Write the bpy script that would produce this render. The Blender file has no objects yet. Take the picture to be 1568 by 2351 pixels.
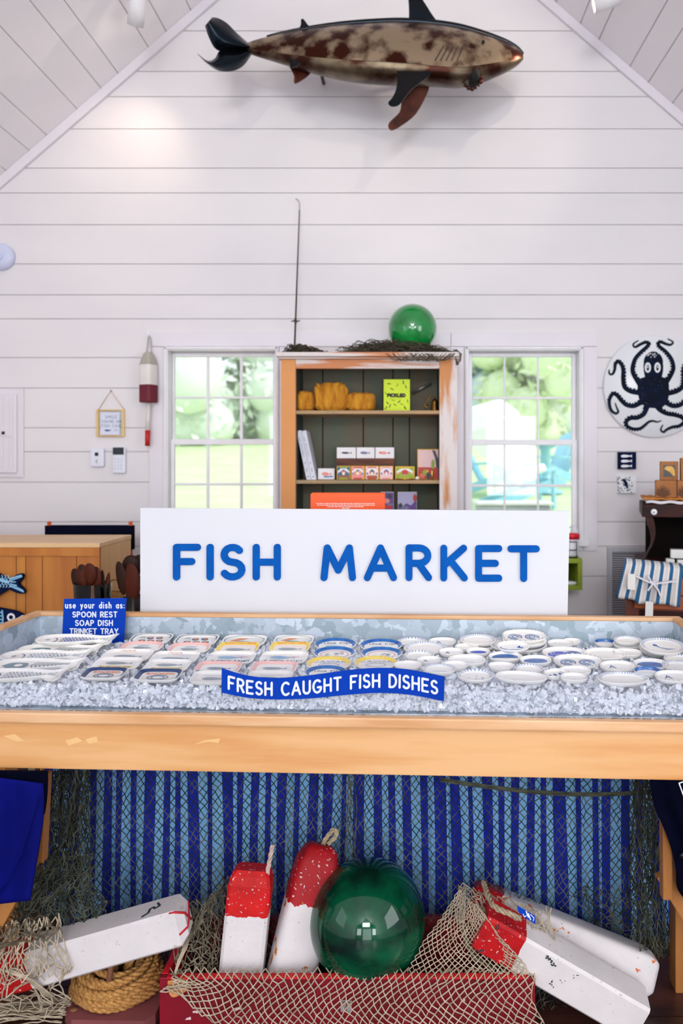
import bpy, bmesh, math, random
from mathutils import Vector, Matrix, Euler, noise
R = random.Random(11)
sc = bpy.context.scene
COL = sc.collection
V = Vector
PI = math.pi
# ------------------------------------------------------------------ camera
F = 1800.0            # focal length in pixels of the 1568x2351 frame
CX, CY, CH = 930.0, 1060.0, 1.5   # principal point and camera height
cam = bpy.data.cameras.new('camera')
cam.sensor_fit = 'VERTICAL'; cam.sensor_height = 36.0; cam.sensor_width = 24.0
cam.lens = F / 2351 * 36
cam.shift_x = (784 - CX) / 2351
cam.shift_y = (CY - 1175.5) / 2351
cam.clip_start = 0.05; cam.clip_end = 200
cam.dof.use_dof = True; cam.dof.focus_distance = 2.25; cam.dof.aperture_fstop = 2.6
camo = bpy.data.objects.new('camera', cam); COL.objects.link(camo)
camo.location = (0, 0, CH); camo.rotation_euler = (PI / 2, 0, 0)
sc.camera = camo
# ------------------------------------------------------------------ light
vs = sc.view_settings
vs.view_transform = 'Standard'; vs.look = 'None'; vs.gamma = 1.0; vs.use_curve_mapping = False
vs.exposure = -0.08
w = bpy.data.worlds.new('sky'); sc.world = w; w.use_nodes = True
bg = w.node_tree.nodes['Background']
bg.inputs[0].default_value = (0.86, 0.93, 1.0, 1); bg.inputs[1].default_value = 1.5
def sun(rot, e, col):
    l = bpy.data.lights.new('sun', 'SUN'); l.energy = e; l.angle = 0.03; l.color = col
    o = bpy.data.objects.new('sun', l); COL.objects.link(o); o.rotation_euler = rot; return o
sun((math.radians(48), 0, math.radians(70)), 2.2, (1, .97, .9))
def area(name, loc, rot, sx, sy, e, col=(1, 1, 1)):
    l = bpy.data.lights.new(name, 'AREA'); l.shape = 'RECTANGLE'; l.size = sx; l.size_y = sy
    l.energy = e; l.color = col
    o = bpy.data.objects.new(name, l); COL.objects.link(o); o.location = loc; o.rotation_euler = rot; return o
sc.cycles.transparent_max_bounces = 24
sc.cycles.diffuse_bounces = 6
FY = -4.6   # wall behind the camera
# area lights standing in for daylight in unseen openings behind and beside the camera
area('door_daylight', (.1, FY - .02, 1.15), (PI / 2, 0, 0), 1.9, 2.2, 42, (.93, .97, 1))
area('window_daylight_left', (-1.75, FY - .02, 1.6), (PI / 2, 0, 0), .95, 1.3, 32, (.93, .97, 1))
area('window_daylight_right', (1.75, FY - .02, 1.6), (PI / 2, 0, 0), .8, 1.3, 44, (.93, .97, 1))
area('gable_fill', (-.14, FY - .02, 3.2), (PI / 2, 0, 0), 1.8, 1.0, 140, (.95, .98, 1))  # added light in an unseen gable opening, brightens the ceiling slopes
area('side_daylight', (2.33, .3, 1.6), (PI / 2, 0, PI / 2), 1.9, 1.5, 34, (.93, .97, 1))
area('side_daylight_left', (-2.61, .3, 1.6), (PI / 2, 0, -PI / 2), 1.5, 1.4, 5, (.93, .97, 1))
# ------------------------------------------------------------------ pixel helpers
def P(px, py, D): return V(((px - CX) * D / F, D, CH - (py - CY) * D / F))
def Pz(px, py, z): return P(px, py, F * (CH - z) / (py - CY))
def RP(px, py, p0, n):
    d = V(((px - CX) / F, 1, -(py - CY) / F)); o = V((0, 0, CH))
    t = (p0 - o).dot(n) / d.dot(n); return o + d * t
def lin(c):
    c = c / 255
    return c / 12.92 if c <= .04045 else ((c + .055) / 1.055) ** 2.4
def S(r, g, b): return (lin(r), lin(g), lin(b), 1)
# ------------------------------------------------------------------ materials
MATS = {}
def mat(name, col, rough=.5, metal=0, col2=None, sc_=(6, 6, 6), lo=.35, hi=.65, bump=0, bsc=60, trans=0, ior=1.45, spec=.5,
        coat=0, emit=0, detail=4, sheen=0, alpha=1):
    if name in MATS: return MATS[name]
    m = bpy.data.materials.new(name); m.use_nodes = True; MATS[name] = m
    nt = m.node_tree; b = nt.nodes['Principled BSDF']
    b.inputs['Roughness'].default_value = rough; b.inputs['Metallic'].default_value = metal
    b.inputs['Transmission Weight'].default_value = trans; b.inputs['IOR'].default_value = ior
    b.inputs['Specular IOR Level'].default_value = spec; b.inputs['Coat Weight'].default_value = coat
    b.inputs['Coat Roughness'].default_value = .04
    b.inputs['Sheen Weight'].default_value = sheen
    tc = nt.nodes.new('ShaderNodeTexCoord')
    if col2 is None: col2 = tuple(c * .9 for c in col[:3]) + (1,)
    mp = nt.nodes.new('ShaderNodeMapping'); mp.inputs['Scale'].default_value = sc_
    nt.links.new(tc.outputs['Object'], mp.inputs[0])
    nz = nt.nodes.new('ShaderNodeTexNoise'); nz.inputs['Scale'].default_value = 1; nz.inputs['Detail'].default_value = detail
    nt.links.new(mp.outputs[0], nz.inputs['Vector'])
    cr = nt.nodes.new('ShaderNodeValToRGB'); cr.color_ramp.elements[0].position = lo; cr.color_ramp.elements[1].position = hi
    cr.color_ramp.elements[0].color = col; cr.color_ramp.elements[1].color = col2
    nt.links.new(nz.outputs['Fac'], cr.inputs[0]); nt.links.new(cr.outputs[0], b.inputs['Base Color'])
    if bump:
        n2 = nt.nodes.new('ShaderNodeTexNoise'); n2.inputs['Scale'].default_value = bsc; n2.inputs['Detail'].default_value = 3
        nt.links.new(tc.outputs['Object'], n2.inputs['Vector'])
        bp = nt.nodes.new('ShaderNodeBump'); bp.inputs['Strength'].default_value = bump; bp.inputs['Distance'].default_value = .004
        nt.links.new(n2.outputs['Fac'], bp.inputs['Height']); nt.links.new(bp.outputs[0], b.inputs['Normal'])
    if emit:
        b.inputs['Emission Color'].default_value = col; b.inputs['Emission Strength'].default_value = emit
    return m
def thin_glass(name, tint=(.95, .98, .97, 1), refl=.06):
    m = bpy.data.materials.new(name); m.use_nodes = True; nt = m.node_tree; nt.nodes.clear()
    out = nt.nodes.new('ShaderNodeOutputMaterial'); t = nt.nodes.new('ShaderNodeBsdfTransparent'); t.inputs[0].default_value = tint
    g = nt.nodes.new('ShaderNodeBsdfGlossy'); g.inputs['Roughness'].default_value = .02
    lw = nt.nodes.new('ShaderNodeFresnel'); lw.inputs[0].default_value = 1.45
    mx = nt.nodes.new('ShaderNodeMixShader')
    nt.links.new(lw.outputs[0], mx.inputs[0]); nt.links.new(t.outputs[0], mx.inputs[1]); nt.links.new(g.outputs[0], mx.inputs[2])
    nt.links.new(mx.outputs[0], out.inputs[0]); MATS[name] = m; return m
def paint(name, ca, cb, level, amp=.03, nscale=30, chips=None, chip_amt=.0, axis='Z', rough=.55, third=None, lv3=0, cscale=38):
    """two painted zones along the local axis with a ragged border, chipped paint showing wood"""
    m = bpy.data.materials.new(name); m.use_nodes = True; nt = m.node_tree; b = nt.nodes['Principled BSDF']
    L = nt.links.new
    tc = nt.nodes.new('ShaderNodeTexCoord'); sp = nt.nodes.new('ShaderNodeSeparateXYZ'); L(tc.outputs['Object'], sp.inputs[0])
    nz = nt.nodes.new('ShaderNodeTexNoise'); nz.inputs['Scale'].default_value = nscale; nz.inputs['Detail'].default_value = 6
    L(tc.outputs['Object'], nz.inputs['Vector'])
    def zone(lv, a):
        s = nt.nodes.new('ShaderNodeMath'); s.operation = 'MULTIPLY_ADD'; s.inputs[1].default_value = a; L(nz.outputs['Fac'], s.inputs[0]); L(sp.outputs[axis], s.inputs[2])
        g = nt.nodes.new('ShaderNodeMath'); g.operation = 'GREATER_THAN'; g.inputs[1].default_value = lv + a * .5; L(s.outputs[0], g.inputs[0]); return g
    def mix(fac, A, B):
        x = nt.nodes.new('ShaderNodeMix'); x.data_type = 'RGBA'; L(fac, x.inputs['Factor'])
        for s_, c in ((x.inputs['A'], A), (x.inputs['B'], B)):
            if isinstance(c, tuple): s_.default_value = c
            else: L(c, s_)
        return x.outputs['Result']
    n3 = nt.nodes.new('ShaderNodeTexNoise'); n3.inputs['Scale'].default_value = 14; n3.inputs['Detail'].default_value = 5; L(tc.outputs['Object'], n3.inputs['Vector'])
    def soft(c, k):
        r = nt.nodes.new('ShaderNodeValToRGB'); r.color_ramp.elements[0].position = .3; r.color_ramp.elements[1].position = .75
        r.color_ramp.elements[0].color = c; r.color_ramp.elements[1].color = tuple(x * k for x in c[:3]) + (1,); L(n3.outputs['Fac'], r.inputs[0]); return r.outputs[0]
    col = mix(zone(level, amp).outputs[0], soft(ca, .88), soft(cb, .55))
    if third: col = mix(zone(lv3, amp).outputs[0], col, soft(third, .8))
    if chips:
        n4 = nt.nodes.new('ShaderNodeTexNoise'); n4.inputs['Scale'].default_value = cscale; n4.inputs['Detail'].default_value = 5; L(tc.outputs['Object'], n4.inputs['Vector'])
        g = nt.nodes.new('ShaderNodeMath'); g.operation = 'GREATER_THAN'; g.inputs[1].default_value = 1 - chip_amt; L(n4.outputs['Fac'], g.inputs[0])
        col = mix(g.outputs[0], col, chips)
    n5 = nt.nodes.new('ShaderNodeTexNoise'); n5.inputs['Scale'].default_value = 120; n5.inputs['Detail'].default_value = 7; L(tc.outputs['Object'], n5.inputs['Vector'])
    isred = zone(level, amp)
    def thr(n_, t):
        g = nt.nodes.new('ShaderNodeMath'); g.operation = 'GREATER_THAN'; g.inputs[1].default_value = t; L(n_.outputs['Fac'], g.inputs[0]); return g
    def mul(a_, b_):
        g = nt.nodes.new('ShaderNodeMath'); g.operation = 'MULTIPLY'; L(a_.outputs[0], g.inputs[0]); L(b_.outputs[0], g.inputs[1]); return g
    col = mix(mul(isred, thr(n5, .645)).outputs[0], col, (.62, .5, .48, 1))
    inv = nt.nodes.new('ShaderNodeMath'); inv.operation = 'SUBTRACT'; inv.inputs[0].default_value = 1; L(isred.outputs[0], inv.inputs[1])
    col = mix(mul(inv, thr(n5, .69)).outputs[0], col, (.34, .29, .25, 1))
    L(col, b.inputs['Base Color']); b.inputs['Roughness'].default_value = rough; b.inputs['Specular IOR Level'].default_value = .25
    bp = nt.nodes.new('ShaderNodeBump'); bp.inputs['Strength'].default_value = .35; bp.inputs['Distance'].default_value = .003
    L(nz.outputs['Fac'], bp.inputs['Height']); L(bp.outputs[0], b.inputs['Normal'])
    return m
# ------------------------------------------------------------------ mesh builder
_BC = {}
def _bev(sx, sy, sz, bev, seg):
    k = (round(sx, 5), round(sy, 5), round(sz, 5), bev, seg)
    if k in _BC: return _BC[k]
    bm = bmesh.new(); bmesh.ops.create_cube(bm, size=1)
    for v in bm.verts: v.co = V((v.co.x * sx, v.co.y * sy, v.co.z * sz))
    if bev > 0: bmesh.ops.bevel(bm, geom=bm.edges[:], offset=min(bev, .45 * min(sx, sy, sz)), segments=seg, profile=.6, affect='EDGES')
    bm.verts.index_update()
    r = ([v.co.copy() for v in bm.verts], [[v.index for v in f.verts] for f in bm.faces]); bm.free(); _BC[k] = r; return r
class MB:
    def __init__(s): s.v = []; s.f = []; s.m = []; s.sm = []; s.uv = None
    def add(s, vs_, fs, mi=0, smooth=False):
        o = len(s.v); s.v += [V(x) for x in vs_]
        for f in fs: s.f.append([i + o for i in f]); s.m.append(mi); s.sm.append(smooth)
        return s
    def box(s, c, size, mi=0, rot=None, bev=0, seg=2, smooth=False):
        vs_, fs = _bev(*size, bev, seg); c = V(c)
        if rot is not None: vs_ = [rot @ x for x in vs_]
        return s.add([x + c for x in vs_], fs, mi, smooth)
    def span(s, a, b, mi=0, bev=0):
        a, b = V(a), V(b); return s.box((a + b) / 2, tuple(abs(x) for x in (b - a)), mi, None, bev)
    def bar(s, a, b, w_, h_, up=V((0, 0, 1)), mi=0, bev=0):
        a, b = V(a), V(b); d = b - a; z = d.normalized(); x = up.cross(z)
        if x.length < 1e-4: x = V((1, 0, 0))
        x.normalize(); y = z.cross(x); M = Matrix((x, y, z)).transposed()
        return s.box((a + b) / 2, (w_, h_, d.length), mi, M, bev)
    def tube(s, path, r, n=8, closed=False, mi=0, cap=True, smooth=True):
        path = [V(p) for p in path]; N = len(path); rs = r if isinstance(r, (list, tuple)) else [r] * N
        vs_ = []; fs = []; nrm = None
        for i, p in enumerate(path):
            if closed: t = path[(i + 1) % N] - path[i - 1]
            else: t = path[min(i + 1, N - 1)] - path[max(i - 1, 0)]
            if t.length < 1e-9: t = V((0, 0, 1))
            t.normalize()
            if nrm is None:
                nrm = t.orthogonal().normalized()
            else:
                nrm = nrm - t * nrm.dot(t)
                nrm = nrm.normalized() if nrm.length > 1e-6 else t.orthogonal().normalized()
            b = t.cross(nrm)
            for k in range(n):
                a = 2 * PI * k / n; vs_.append(p + (nrm * math.cos(a) + b * math.sin(a)) * rs[i])
        for i in range(N if closed else N - 1):
            j = (i + 1) % N
            for k in range(n):
                k2 = (k + 1) % n; fs.append([i * n + k, i * n + k2, j * n + k2, j * n + k])
        if cap and not closed: fs += [list(range(n))[::-1], [(N - 1) * n + k for k in range(n)]]
        return s.add(vs_, fs, mi, smooth)
    def loft(s, rings, mi=0, smooth=True, cap=True, mis=None):
        n = len(rings[0]); vs_ = [p for r in rings for p in r]
        o = len(s.v); s.v += [V(x) for x in vs_]
        for i in range(len(rings) - 1):
            for k in range(n):
                k2 = (k + 1) % n; s.f.append([o + i * n + k, o + i * n + k2, o + (i + 1) * n + k2, o + (i + 1) * n + k])
                s.m.append(mis[i] if mis else mi); s.sm.append(smooth)
        if cap:
            s.f.append([o + k for k in range(n)][::-1]); s.m.append(mis[0] if mis else mi); s.sm.append(False)
            s.f.append([o + (len(rings) - 1) * n + k for k in range(n)]); s.m.append(mis[-1] if mis else mi); s.sm.append(False)
        return s
    def lathe(s, prof, c=(0, 0, 0), n=32, mi=0, M=None, smooth=True, cap=True):
        c = V(c); rings = []
        for r, z in prof:
            ring = []
            for k in range(n):
                a = 2 * PI * k / n; p = V((r * math.cos(a), r * math.sin(a), z))
                ring.append((M @ p if M else p) + c)
            rings.append(ring)
        return s.loft(rings, mi, smooth, cap)
    def sphere(s, c, r, n=32, m=16, mi=0, fn=None):
        c = V(c); vs_ = []; fs = []; rr = r if isinstance(r, (tuple, list)) else (r, r, r)
        for j in range(m + 1):
            t = PI * j / m
            for k in range(n):
                a = 2 * PI * k / n; d = V((math.sin(t) * math.cos(a), math.sin(t) * math.sin(a), math.cos(t)))
                p = V((d.x * rr[0], d.y * rr[1], d.z * rr[2]))
                if fn: p = fn(p, d)
                vs_.append(c + p)
        for j in range(m):
            for k in range(n):
                k2 = (k + 1) % n; fs.append([j * n + k, (j + 1) * n + k, (j + 1) * n + k2, j * n + k2])
        return s.add(vs_, fs, mi, True)
    def sheet(s, fn, nu, nv, th=None, mi=0, smooth=True):
        g = [[V(fn(i / nu, j / nv)) for i in range(nu + 1)] for j in range(nv + 1)]
        vs_ = [p for row in g for p in row]; W = nu + 1
        fs = [[j * W + i, j * W + i + 1, (j + 1) * W + i + 1, (j + 1) * W + i] for j in range(nv) for i in range(nu)]
        if th is not None:
            off = V(th); o = len(vs_); vs_ += [p + off for p in vs_]
            fs += [[o + x for x in f][::-1] for f in fs[:nu * nv]]
            edge = [i for i in range(W)] + [j * W + nu for j in range(1, nv + 1)] + [nv * W + i for i in range(nu - 1, -1, -1)] + [j * W for j in range(nv - 1, 0, -1)]
            for a, b in zip(edge, edge[1:] + edge[:1]): fs.append([a, a + o, b + o, b])
        return s.add(vs_, fs, mi, smooth)
    lift = 0
    def poly(s, pts, fn, z0, z1=None, mi=0):
        """flat patch (z0) or prism (z0..z1) of a 2d outline through fn(x,y,z)"""
        n = len(pts); MB.lift = (MB.lift + 1) % 60; e = MB.lift * 4e-6
        if z1 is None: z0 = z0 + e
        else: z1 = z1 + e * 3
        if z1 is None: return s.add([fn(x, y, z0) for x, y in pts], [list(range(n))], mi)
        vs_ = [fn(x, y, z0) for x, y in pts] + [fn(x, y, z1) for x, y in pts]
        fs = [list(range(n))[::-1], [n + i for i in range(n)]] + [[i, (i + 1) % n, n + (i + 1) % n, n + i] for i in range(n)]
        return s.add(vs_, fs, mi)
    def stroke(s, pts, w_, fn, z0, z1=None, mi=0, nd=10):
        ws = w_ if isinstance(w_, (list, tuple)) else [w_] * len(pts)
        for (p, r) in zip(pts, ws):
            s.poly([(p[0] + r / 2 * math.cos(2 * PI * k / nd), p[1] + r / 2 * math.sin(2 * PI * k / nd)) for k in range(nd)], fn, z0, z1, mi)
        for a, b, ra, rb in zip(pts, pts[1:], ws, ws[1:]):
            dx, dy = b[0] - a[0], b[1] - a[1]; l = math.hypot(dx, dy)
            if l < 1e-7: continue
            nx, ny = -dy / l / 2, dx / l / 2
            s.poly([(a[0] - nx * ra, a[1] - ny * ra), (b[0] - nx * rb, b[1] - ny * rb), (b[0] + nx * rb, b[1] + ny * rb), (a[0] + nx * ra, a[1] + ny * ra)], fn, z0, z1, mi)
        return s
    def rod(s, a, b, r, n=3, mi=0):
        a, b = V(a), V(b); d = b - a
        if d.length < 1e-7: return
        d.normalize(); x = d.orthogonal().normalized(); y = d.cross(x); o = len(s.v)
        for p in (a, b):
            for k in range(n):
                t = 2 * PI * k / n; s.v.append(p + (x * math.cos(t) + y * math.sin(t)) * r)
        for k in range(n):
            k2 = (k + 1) % n; s.f.append([o + k, o + k2, o + n + k2, o + n + k]); s.m.append(mi); s.sm.append(True)
    # ---- output
    def obj(s, name, mats, parent=None, M=None, kind=None):
        me = bpy.data.meshes.new(name)
        pts = s.v
        if M is not None:
            Mi = M.inverted(); pts = [Mi @ p for p in pts]
        me.from_pydata([tuple(p) for p in pts], [], s.f)
        for m in (mats if isinstance(mats, (list, tuple)) else [mats]): me.materials.append(m)
        me.polygons.foreach_set('material_index', s.m); me.polygons.foreach_set('use_smooth', s.sm)
        me.validate(); me.update()
        o = bpy.data.objects.new(name, me); COL.objects.link(o)
        if parent: o.parent = parent
        if kind: o['kind'] = kind
        return o
    def part(s, name, mats, root, label=None, kind=None):
        """a part built in world space under a thing"""
        o = s.obj(name, mats, root, MTX[root.name], kind)
        MTX[o.name] = MTX[root.name] if root.type == 'EMPTY' else MTX[root.name]
        if label: o['label'] = label
        return o
    def base(s):
        xs = [p.x for p in s.v]; ys = [p.y for p in s.v]; zs = [p.z for p in s.v]
        return V(((min(xs) + max(xs)) / 2, (min(ys) + max(ys)) / 2, min(zs)))
    def solo(s, name, mats, label=None, cat=None, group=None, kind=None, M=None):
        """one-mesh thing built in world space; origin at its base (or frame M)"""
        if M is None: M = Matrix.Translation(s.base())
        o = s.obj(name, mats, None, M, kind); o.matrix_world = M
        MTX[o.name] = M
        if label: o['label'] = label; o['category'] = cat
        if group: o['group'] = group
        return o
MTX = {}
def thing(name, label, cat, loc, rz=0, group=None, M=None):
    o = bpy.data.objects.new(name, None); COL.objects.link(o)
    o.empty_display_size = .05
    if M is None: M = Matrix.Translation(V(loc)) @ Matrix.Rotation(rz, 4, 'Z')
    o.matrix_world = M; MTX[o.name] = M
    o['label'] = label; o['category'] = cat
    if group: o['group'] = group
    return o
def struct(mb, name, mats): return mb.solo(name, mats, kind='structure')
def frame(o, z, up=V((0, 1, 0))):
    """matrix at o whose local Z runs along z"""
    z = V(z).normalized(); x = up.cross(z)
    if x.length < 1e-4: x = V((1, 0, 0))
    x.normalize(); y = z.cross(x)
    M = Matrix((x, y, z)).transposed().to_4x4(); M.translation = V(o); return M
def spline(pts, k=8):
    out = []; n = len(pts); dim = len(pts[0])
    for i in range(n - 1):
        p0, p1, p2, p3 = pts[max(i - 1, 0)], pts[i], pts[i + 1], pts[min(i + 2, n - 1)]
        for j in range(k):
            t = j / k
            out.append(tuple(.5 * (2 * p1[d] + (p2[d] - p0[d]) * t + (2 * p0[d] - 5 * p1[d] + 4 * p2[d] - p3[d]) * t * t + (3 * p1[d] - p0[d] - 3 * p2[d] + p3[d]) * t ** 3) for d in range(dim)))
    out.append(tuple(pts[-1])); return out
def arc(cx, cy, rx, ry, a0, a1, n=9):
    return [(cx + rx * math.cos(math.radians(a0 + (a1 - a0) * i / n)), cy + ry * math.sin(math.radians(a0 + (a1 - a0) * i / n))) for i in range(n + 1)]
GL = {
 'A': (.8, [[(0, 0), (.4, 1), (.8, 0)], [(.15, .32), (.65, .32)]]),
 'B': (.6, [[(0, 0), (0, 1), (.3, 1)] + arc(.3, .76, .24, .24, 90, -90) + [(0, .52)], [(.3, .52)] + arc(.32, .26, .28, .26, 90, -90) + [(0, 0)]]),
 'C': (.72, [arc(.42, .5, .42, .5, 50, 310, 14)]),
 'D': (.68, [[(0, 0), (0, 1), (.2, 1)] + arc(.22, .5, .46, .5, 90, -90, 12) + [(0, 0)]]),
 'E': (.58, [[(.58, 1), (0, 1), (0, 0), (.58, 0)], [(0, .5), (.48, .5)]]),
 'F': (.58, [[(.58, 1), (0, 1), (0, 0)], [(0, .52), (.42, .52)]]),
 'G': (.8, [arc(.42, .5, .42, .5, 50, 330, 14) + [(.8, .42), (.48, .42)]]),
 'H': (.66, [[(0, 0), (0, 1)], [(.66, 0), (.66, 1)], [(0, .5), (.66, .5)]]),
 'I': (.02, [[(0, 0), (0.02, 1)]]),
 'J': (.5, [[(.5, 1), (.5, .25)] + arc(.25, .25, .25, .25, 0, -180)]),
 'K': (.62, [[(0, 0), (0, 1)], [(.6, 1), (.04, .45)], [(.2, .58), (.62, 0)]]),
 'L': (.5, [[(0, 1), (0, 0), (.5, 0)]]),
 'M': (.9, [[(0, 0), (.1, 1), (.45, .25), (.8, 1), (.9, 0)]]),
 'N': (.66, [[(0, 0), (0, 1), (.66, 0), (.66, 1)]]),
 'O': (.84, [arc(.42, .5, .42, .5, 0, 360, 18)]),
 'P': (.58, [[(0, 0), (0, 1), (.3, 1)] + arc(.3, .74, .28, .26, 90, -90) + [(0, .48)]]),
 'Q': (.84, [arc(.42, .5, .42, .5, 0, 360, 18), [(.5, .3), (.82, 0)]]),
 'R': (.6, [[(0, 0), (0, 1), (.3, 1)] + arc(.3, .74, .28, .26, 90, -90) + [(0, .48)], [(.3, .46), (.6, 0)]]),
 'S': (.6, [arc(.3, .75, .27, .25, 35, 270, 10) + arc(.3, .25, .3, .25, 90, -150, 10)]),
 'T': (.66, [[(0, 1), (.66, 1)], [(.33, 1), (.33, 0)]]),
 'U': (.66, [[(0, 1), (0, .33)] + arc(.33, .33, .33, .33, 180, 360) + [(.66, 1)]]),
 'V': (.7, [[(0, 1), (.35, 0), (.7, 1)]]),
 'W': (.95, [[(0, 1), (.22, 0), (.47, .8), (.72, 0), (.95, 1)]]),
 'X': (.62, [[(0, 0), (.62, 1)], [(0, 1), (.62, 0)]]),
 'Y': (.66, [[(0, 1), (.33, .48), (.66, 1)], [(.33, .48), (.33, 0)]]),
 'Z': (.6, [[(0, 1), (.6, 1), (0, 0), (.6, 0)]]),
 "'": (.02, [[(0, 1), (0, .8)]]), ':': (.02, [[(0, .05), (0.01, .05)], [(0, .5), (.01, .5)]]), ' ': (.34, []),
 'u': (.46, [[(0, .6), (0, .22)] + arc(.23, .22, .23, .22, 180, 360) + [(.46, .6), (.46, 0)]]),
 's': (.4, [arc(.2, .46, .18, .15, 35, 270, 8) + arc(.2, .16, .2, .16, 90, -150, 8)]),
 'e': (.5, [[(.02, .31), (.5, .31)] + arc(.25, .3, .25, .3, 0, 310, 12)]),
 'y': (.46, [[(0, .6), (.23, .05)], [(.46, .6), (.1, -.28)]]),
 'o': (.5, [arc(.25, .3, .25, .3, 0, 360, 14)]),
 'r': (.34, [[(0, .6), (0, 0)], arc(.2, .36, .2, .24, 180, 50, 6)]),
 'd': (.48, [arc(.24, .28, .24, .28, 0, 360, 14), [(.48, 1), (.48, 0)]]),
 'i': (.02, [[(0, .6), (0, 0)], [(0, .9), (.01, .9)]]),
 'h': (.44, [[(0, 1), (0, 0)], [(0, .3)] + arc(.22, .36, .22, .24, 180, 0) + [(.44, 0)]]),
 'a': (.48, [arc(.24, .29, .24, .29, 0, 360, 14), [(.48, .6), (.48, 0)]]),
}
def twidth(t, gap): return sum(GL[c][0] for c in t) + gap * (len(t) - 1)
def text(mb, t, fn, cx, y, h, sw, z0, z1=None, mi=0, gap=.28, xs=1.0, warp=None):
    hx = abs(h) * xs; x = cx - twidth(t, gap) * hx / 2
    for c in t:
        wd, st = GL[c]
        for pl in st:
            pts = [(x + p[0] * hx, y + p[1] * h) for p in pl]
            if warp: pts = [warp(*p) for p in pts]
            mb.stroke(pts, sw, fn, z0, z1, mi)
        x += (wd + gap) * hx
def glyph_fit(mb, c, x0, x1, y0, y1, sw, fn, z0, z1, mi=0):
    wd, st = GL[c]; sgn = 1 if y1 > y0 else -1
    a, b = x0 + sw / 2, x1 - sw / 2; lo, hi = y0 + sgn * sw / 2, y1 - sgn * sw / 2
    for pl in st:
        mb.stroke([(a + (p[0] / max(wd, .3)) * (b - a) if wd > .1 else (x0 + x1) / 2, lo + p[1] * (hi - lo)) for p in pl], sw, fn, z0, z1, mi, nd=16)
# ------------------------------------------------------------------ palette
white_wall = mat('white_painted_boards', S(228, 224, 226), .6, col2=S(223, 219, 222), sc_=(1.5, 1.5, 3))
white_trim = mat('white_trim_paint', S(228, 222, 228), .4, col2=S(222, 217, 224), sc_=(2, 2, 2))
white_sash = mat('white_sash_paint', S(240, 238, 242), .35)
white_ceil = mat('white_ceiling_boards', S(246, 242, 244), .6, col2=S(242, 238, 241), sc_=(2, 2, 2))
groove = mat('groove_shade_paint', S(186, 186, 184), .9)
floor_m = mat('floor_planks_wood', S(74, 40, 30), .35, col2=S(38, 22, 18), sc_=(2, 14, 2), bump=.2, bsc=40)
grout = mat('floor_gap', S(24, 16, 13), .9)
pane_m = thin_glass('window_glass', (.97, .99, .99, 1))
case_glass = thin_glass('case_glass', (.98, .985, 1, 1))
DW = 4.09; sW = F / DW
def wx(px): return (px - CX) / sW
def wz(py): return CH - (py - CY) / sW
RX, RZ, SL = wx(868), wz(-343), .868
XL, XR = -2.6, 2.32
def roof(x): return RZ - SL * abs(x - RX)
# ------------------------------------------------------------------ back wall of horizontal boards
holes = [(wx(384), wx(634), wz(1244), wz(801)), (wx(1073), wx(1330), wz(1244), wz(801))]
seams = sorted([0.0] + [wz(y) for y in (-318, -262, -180, -98, -20, 71, 164, 222, 296, 386, 443, 516, 606, 677, 732, 821, 891, 982, 1037, 1107, 1198, 1254, 1323, 1412, 1490, 1560, 1640)] + [RZ + .05])
mb = MB()
def wall_piece(z0, z1, y0, y1, mi):
    cuts = sorted({z0, z1} | {h for H in holes for h in H[2:] if z0 < h < z1} | {z for z in (roof(XL), roof(XR)) if z0 < z < z1})
    for a, b in zip(cuts, cuts[1:]):
        xs = lambda z, s: max(XL, RX - (RZ - z) / SL) if s < 0 else min(XR, RX + (RZ - z) / SL)
        if a >= RZ - .002: continue
        b = min(b, RZ - .001)
        ints = [(None, None)]
        hs = sorted(h for h in holes if h[2] < (a + b) / 2 < h[3])
        edges = [None] + [e for h in hs for e in h[:2]] + [None]
        for i in range(0, len(edges), 2):
            l, r = edges[i], edges[i + 1]
            la, lb = (xs(a, -1), xs(b, -1)) if l is None else (l, l)
            ra, rb = (xs(a, 1), xs(b, 1)) if r is None else (r, r)
            vs_ = [V((la, y, a)) for y in (y0, y1)] + [V((ra, y, a)) for y in (y0, y1)] + [V((rb, y, b)) for y in (y0, y1)] + [V((lb, y, b)) for y in (y0, y1)]
            mb.add(vs_, [[0, 2, 4, 6], [1, 7, 5, 3], [0, 1, 3, 2], [4, 5, 7, 6], [0, 6, 7, 1], [2, 3, 5, 4]], mi)
for a, b in zip(seams, seams[1:]): wall_piece(a + .0023, b - .0023, DW, DW + .014, 0)
wall_piece(0, RZ, DW + .006, DW + .1, 1)
struct(mb, 'wall_back', [white_wall, groove])
# a few butt joints between boards are part of the boards: thin vertical gaps
# ------------------------------------------------------------------ ceiling: two slopes of boards running to the back wall
mb = MB(); cg = .0026
def ceil_board(x0, x1, lift, th, y0, y1, mi):
    vs_ = []
    for y in (y0, y1):
        for x in (x0, x1):
            for t in (0, th): vs_.append(V((x, y, roof(x) + lift + t)))
    mb.add(vs_, [[0, 2, 3, 1], [4, 5, 7, 6], [0, 1, 5, 4], [2, 6, 7, 3], [0, 4, 6, 2], [1, 3, 7, 5]], mi)
lx = [wx(p) for p in (18, 71, 111, 180, 235, 274, 343, 384, 440, 496, 535, 600, 655, 700, 770, 815)]
lx = [wx(p) for p in (-218, -150, -105, -50)] + lx + [RX]
rx_ = [RX] + [wx(p) for p in (935, 975, 1040, 1095, 1135, 1180, 1230, 1275, 1331, 1373, 1444, 1486, 1541, 1600, 1640, 1710, 1765, 1810, 1880)] + [XR + .02]
for a, b in list(zip(lx, lx[1:])) + list(zip(rx_, rx_[1:])):
    ceil_board(a + cg, b - cg, 0, .014, FY, DW, 0)
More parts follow.
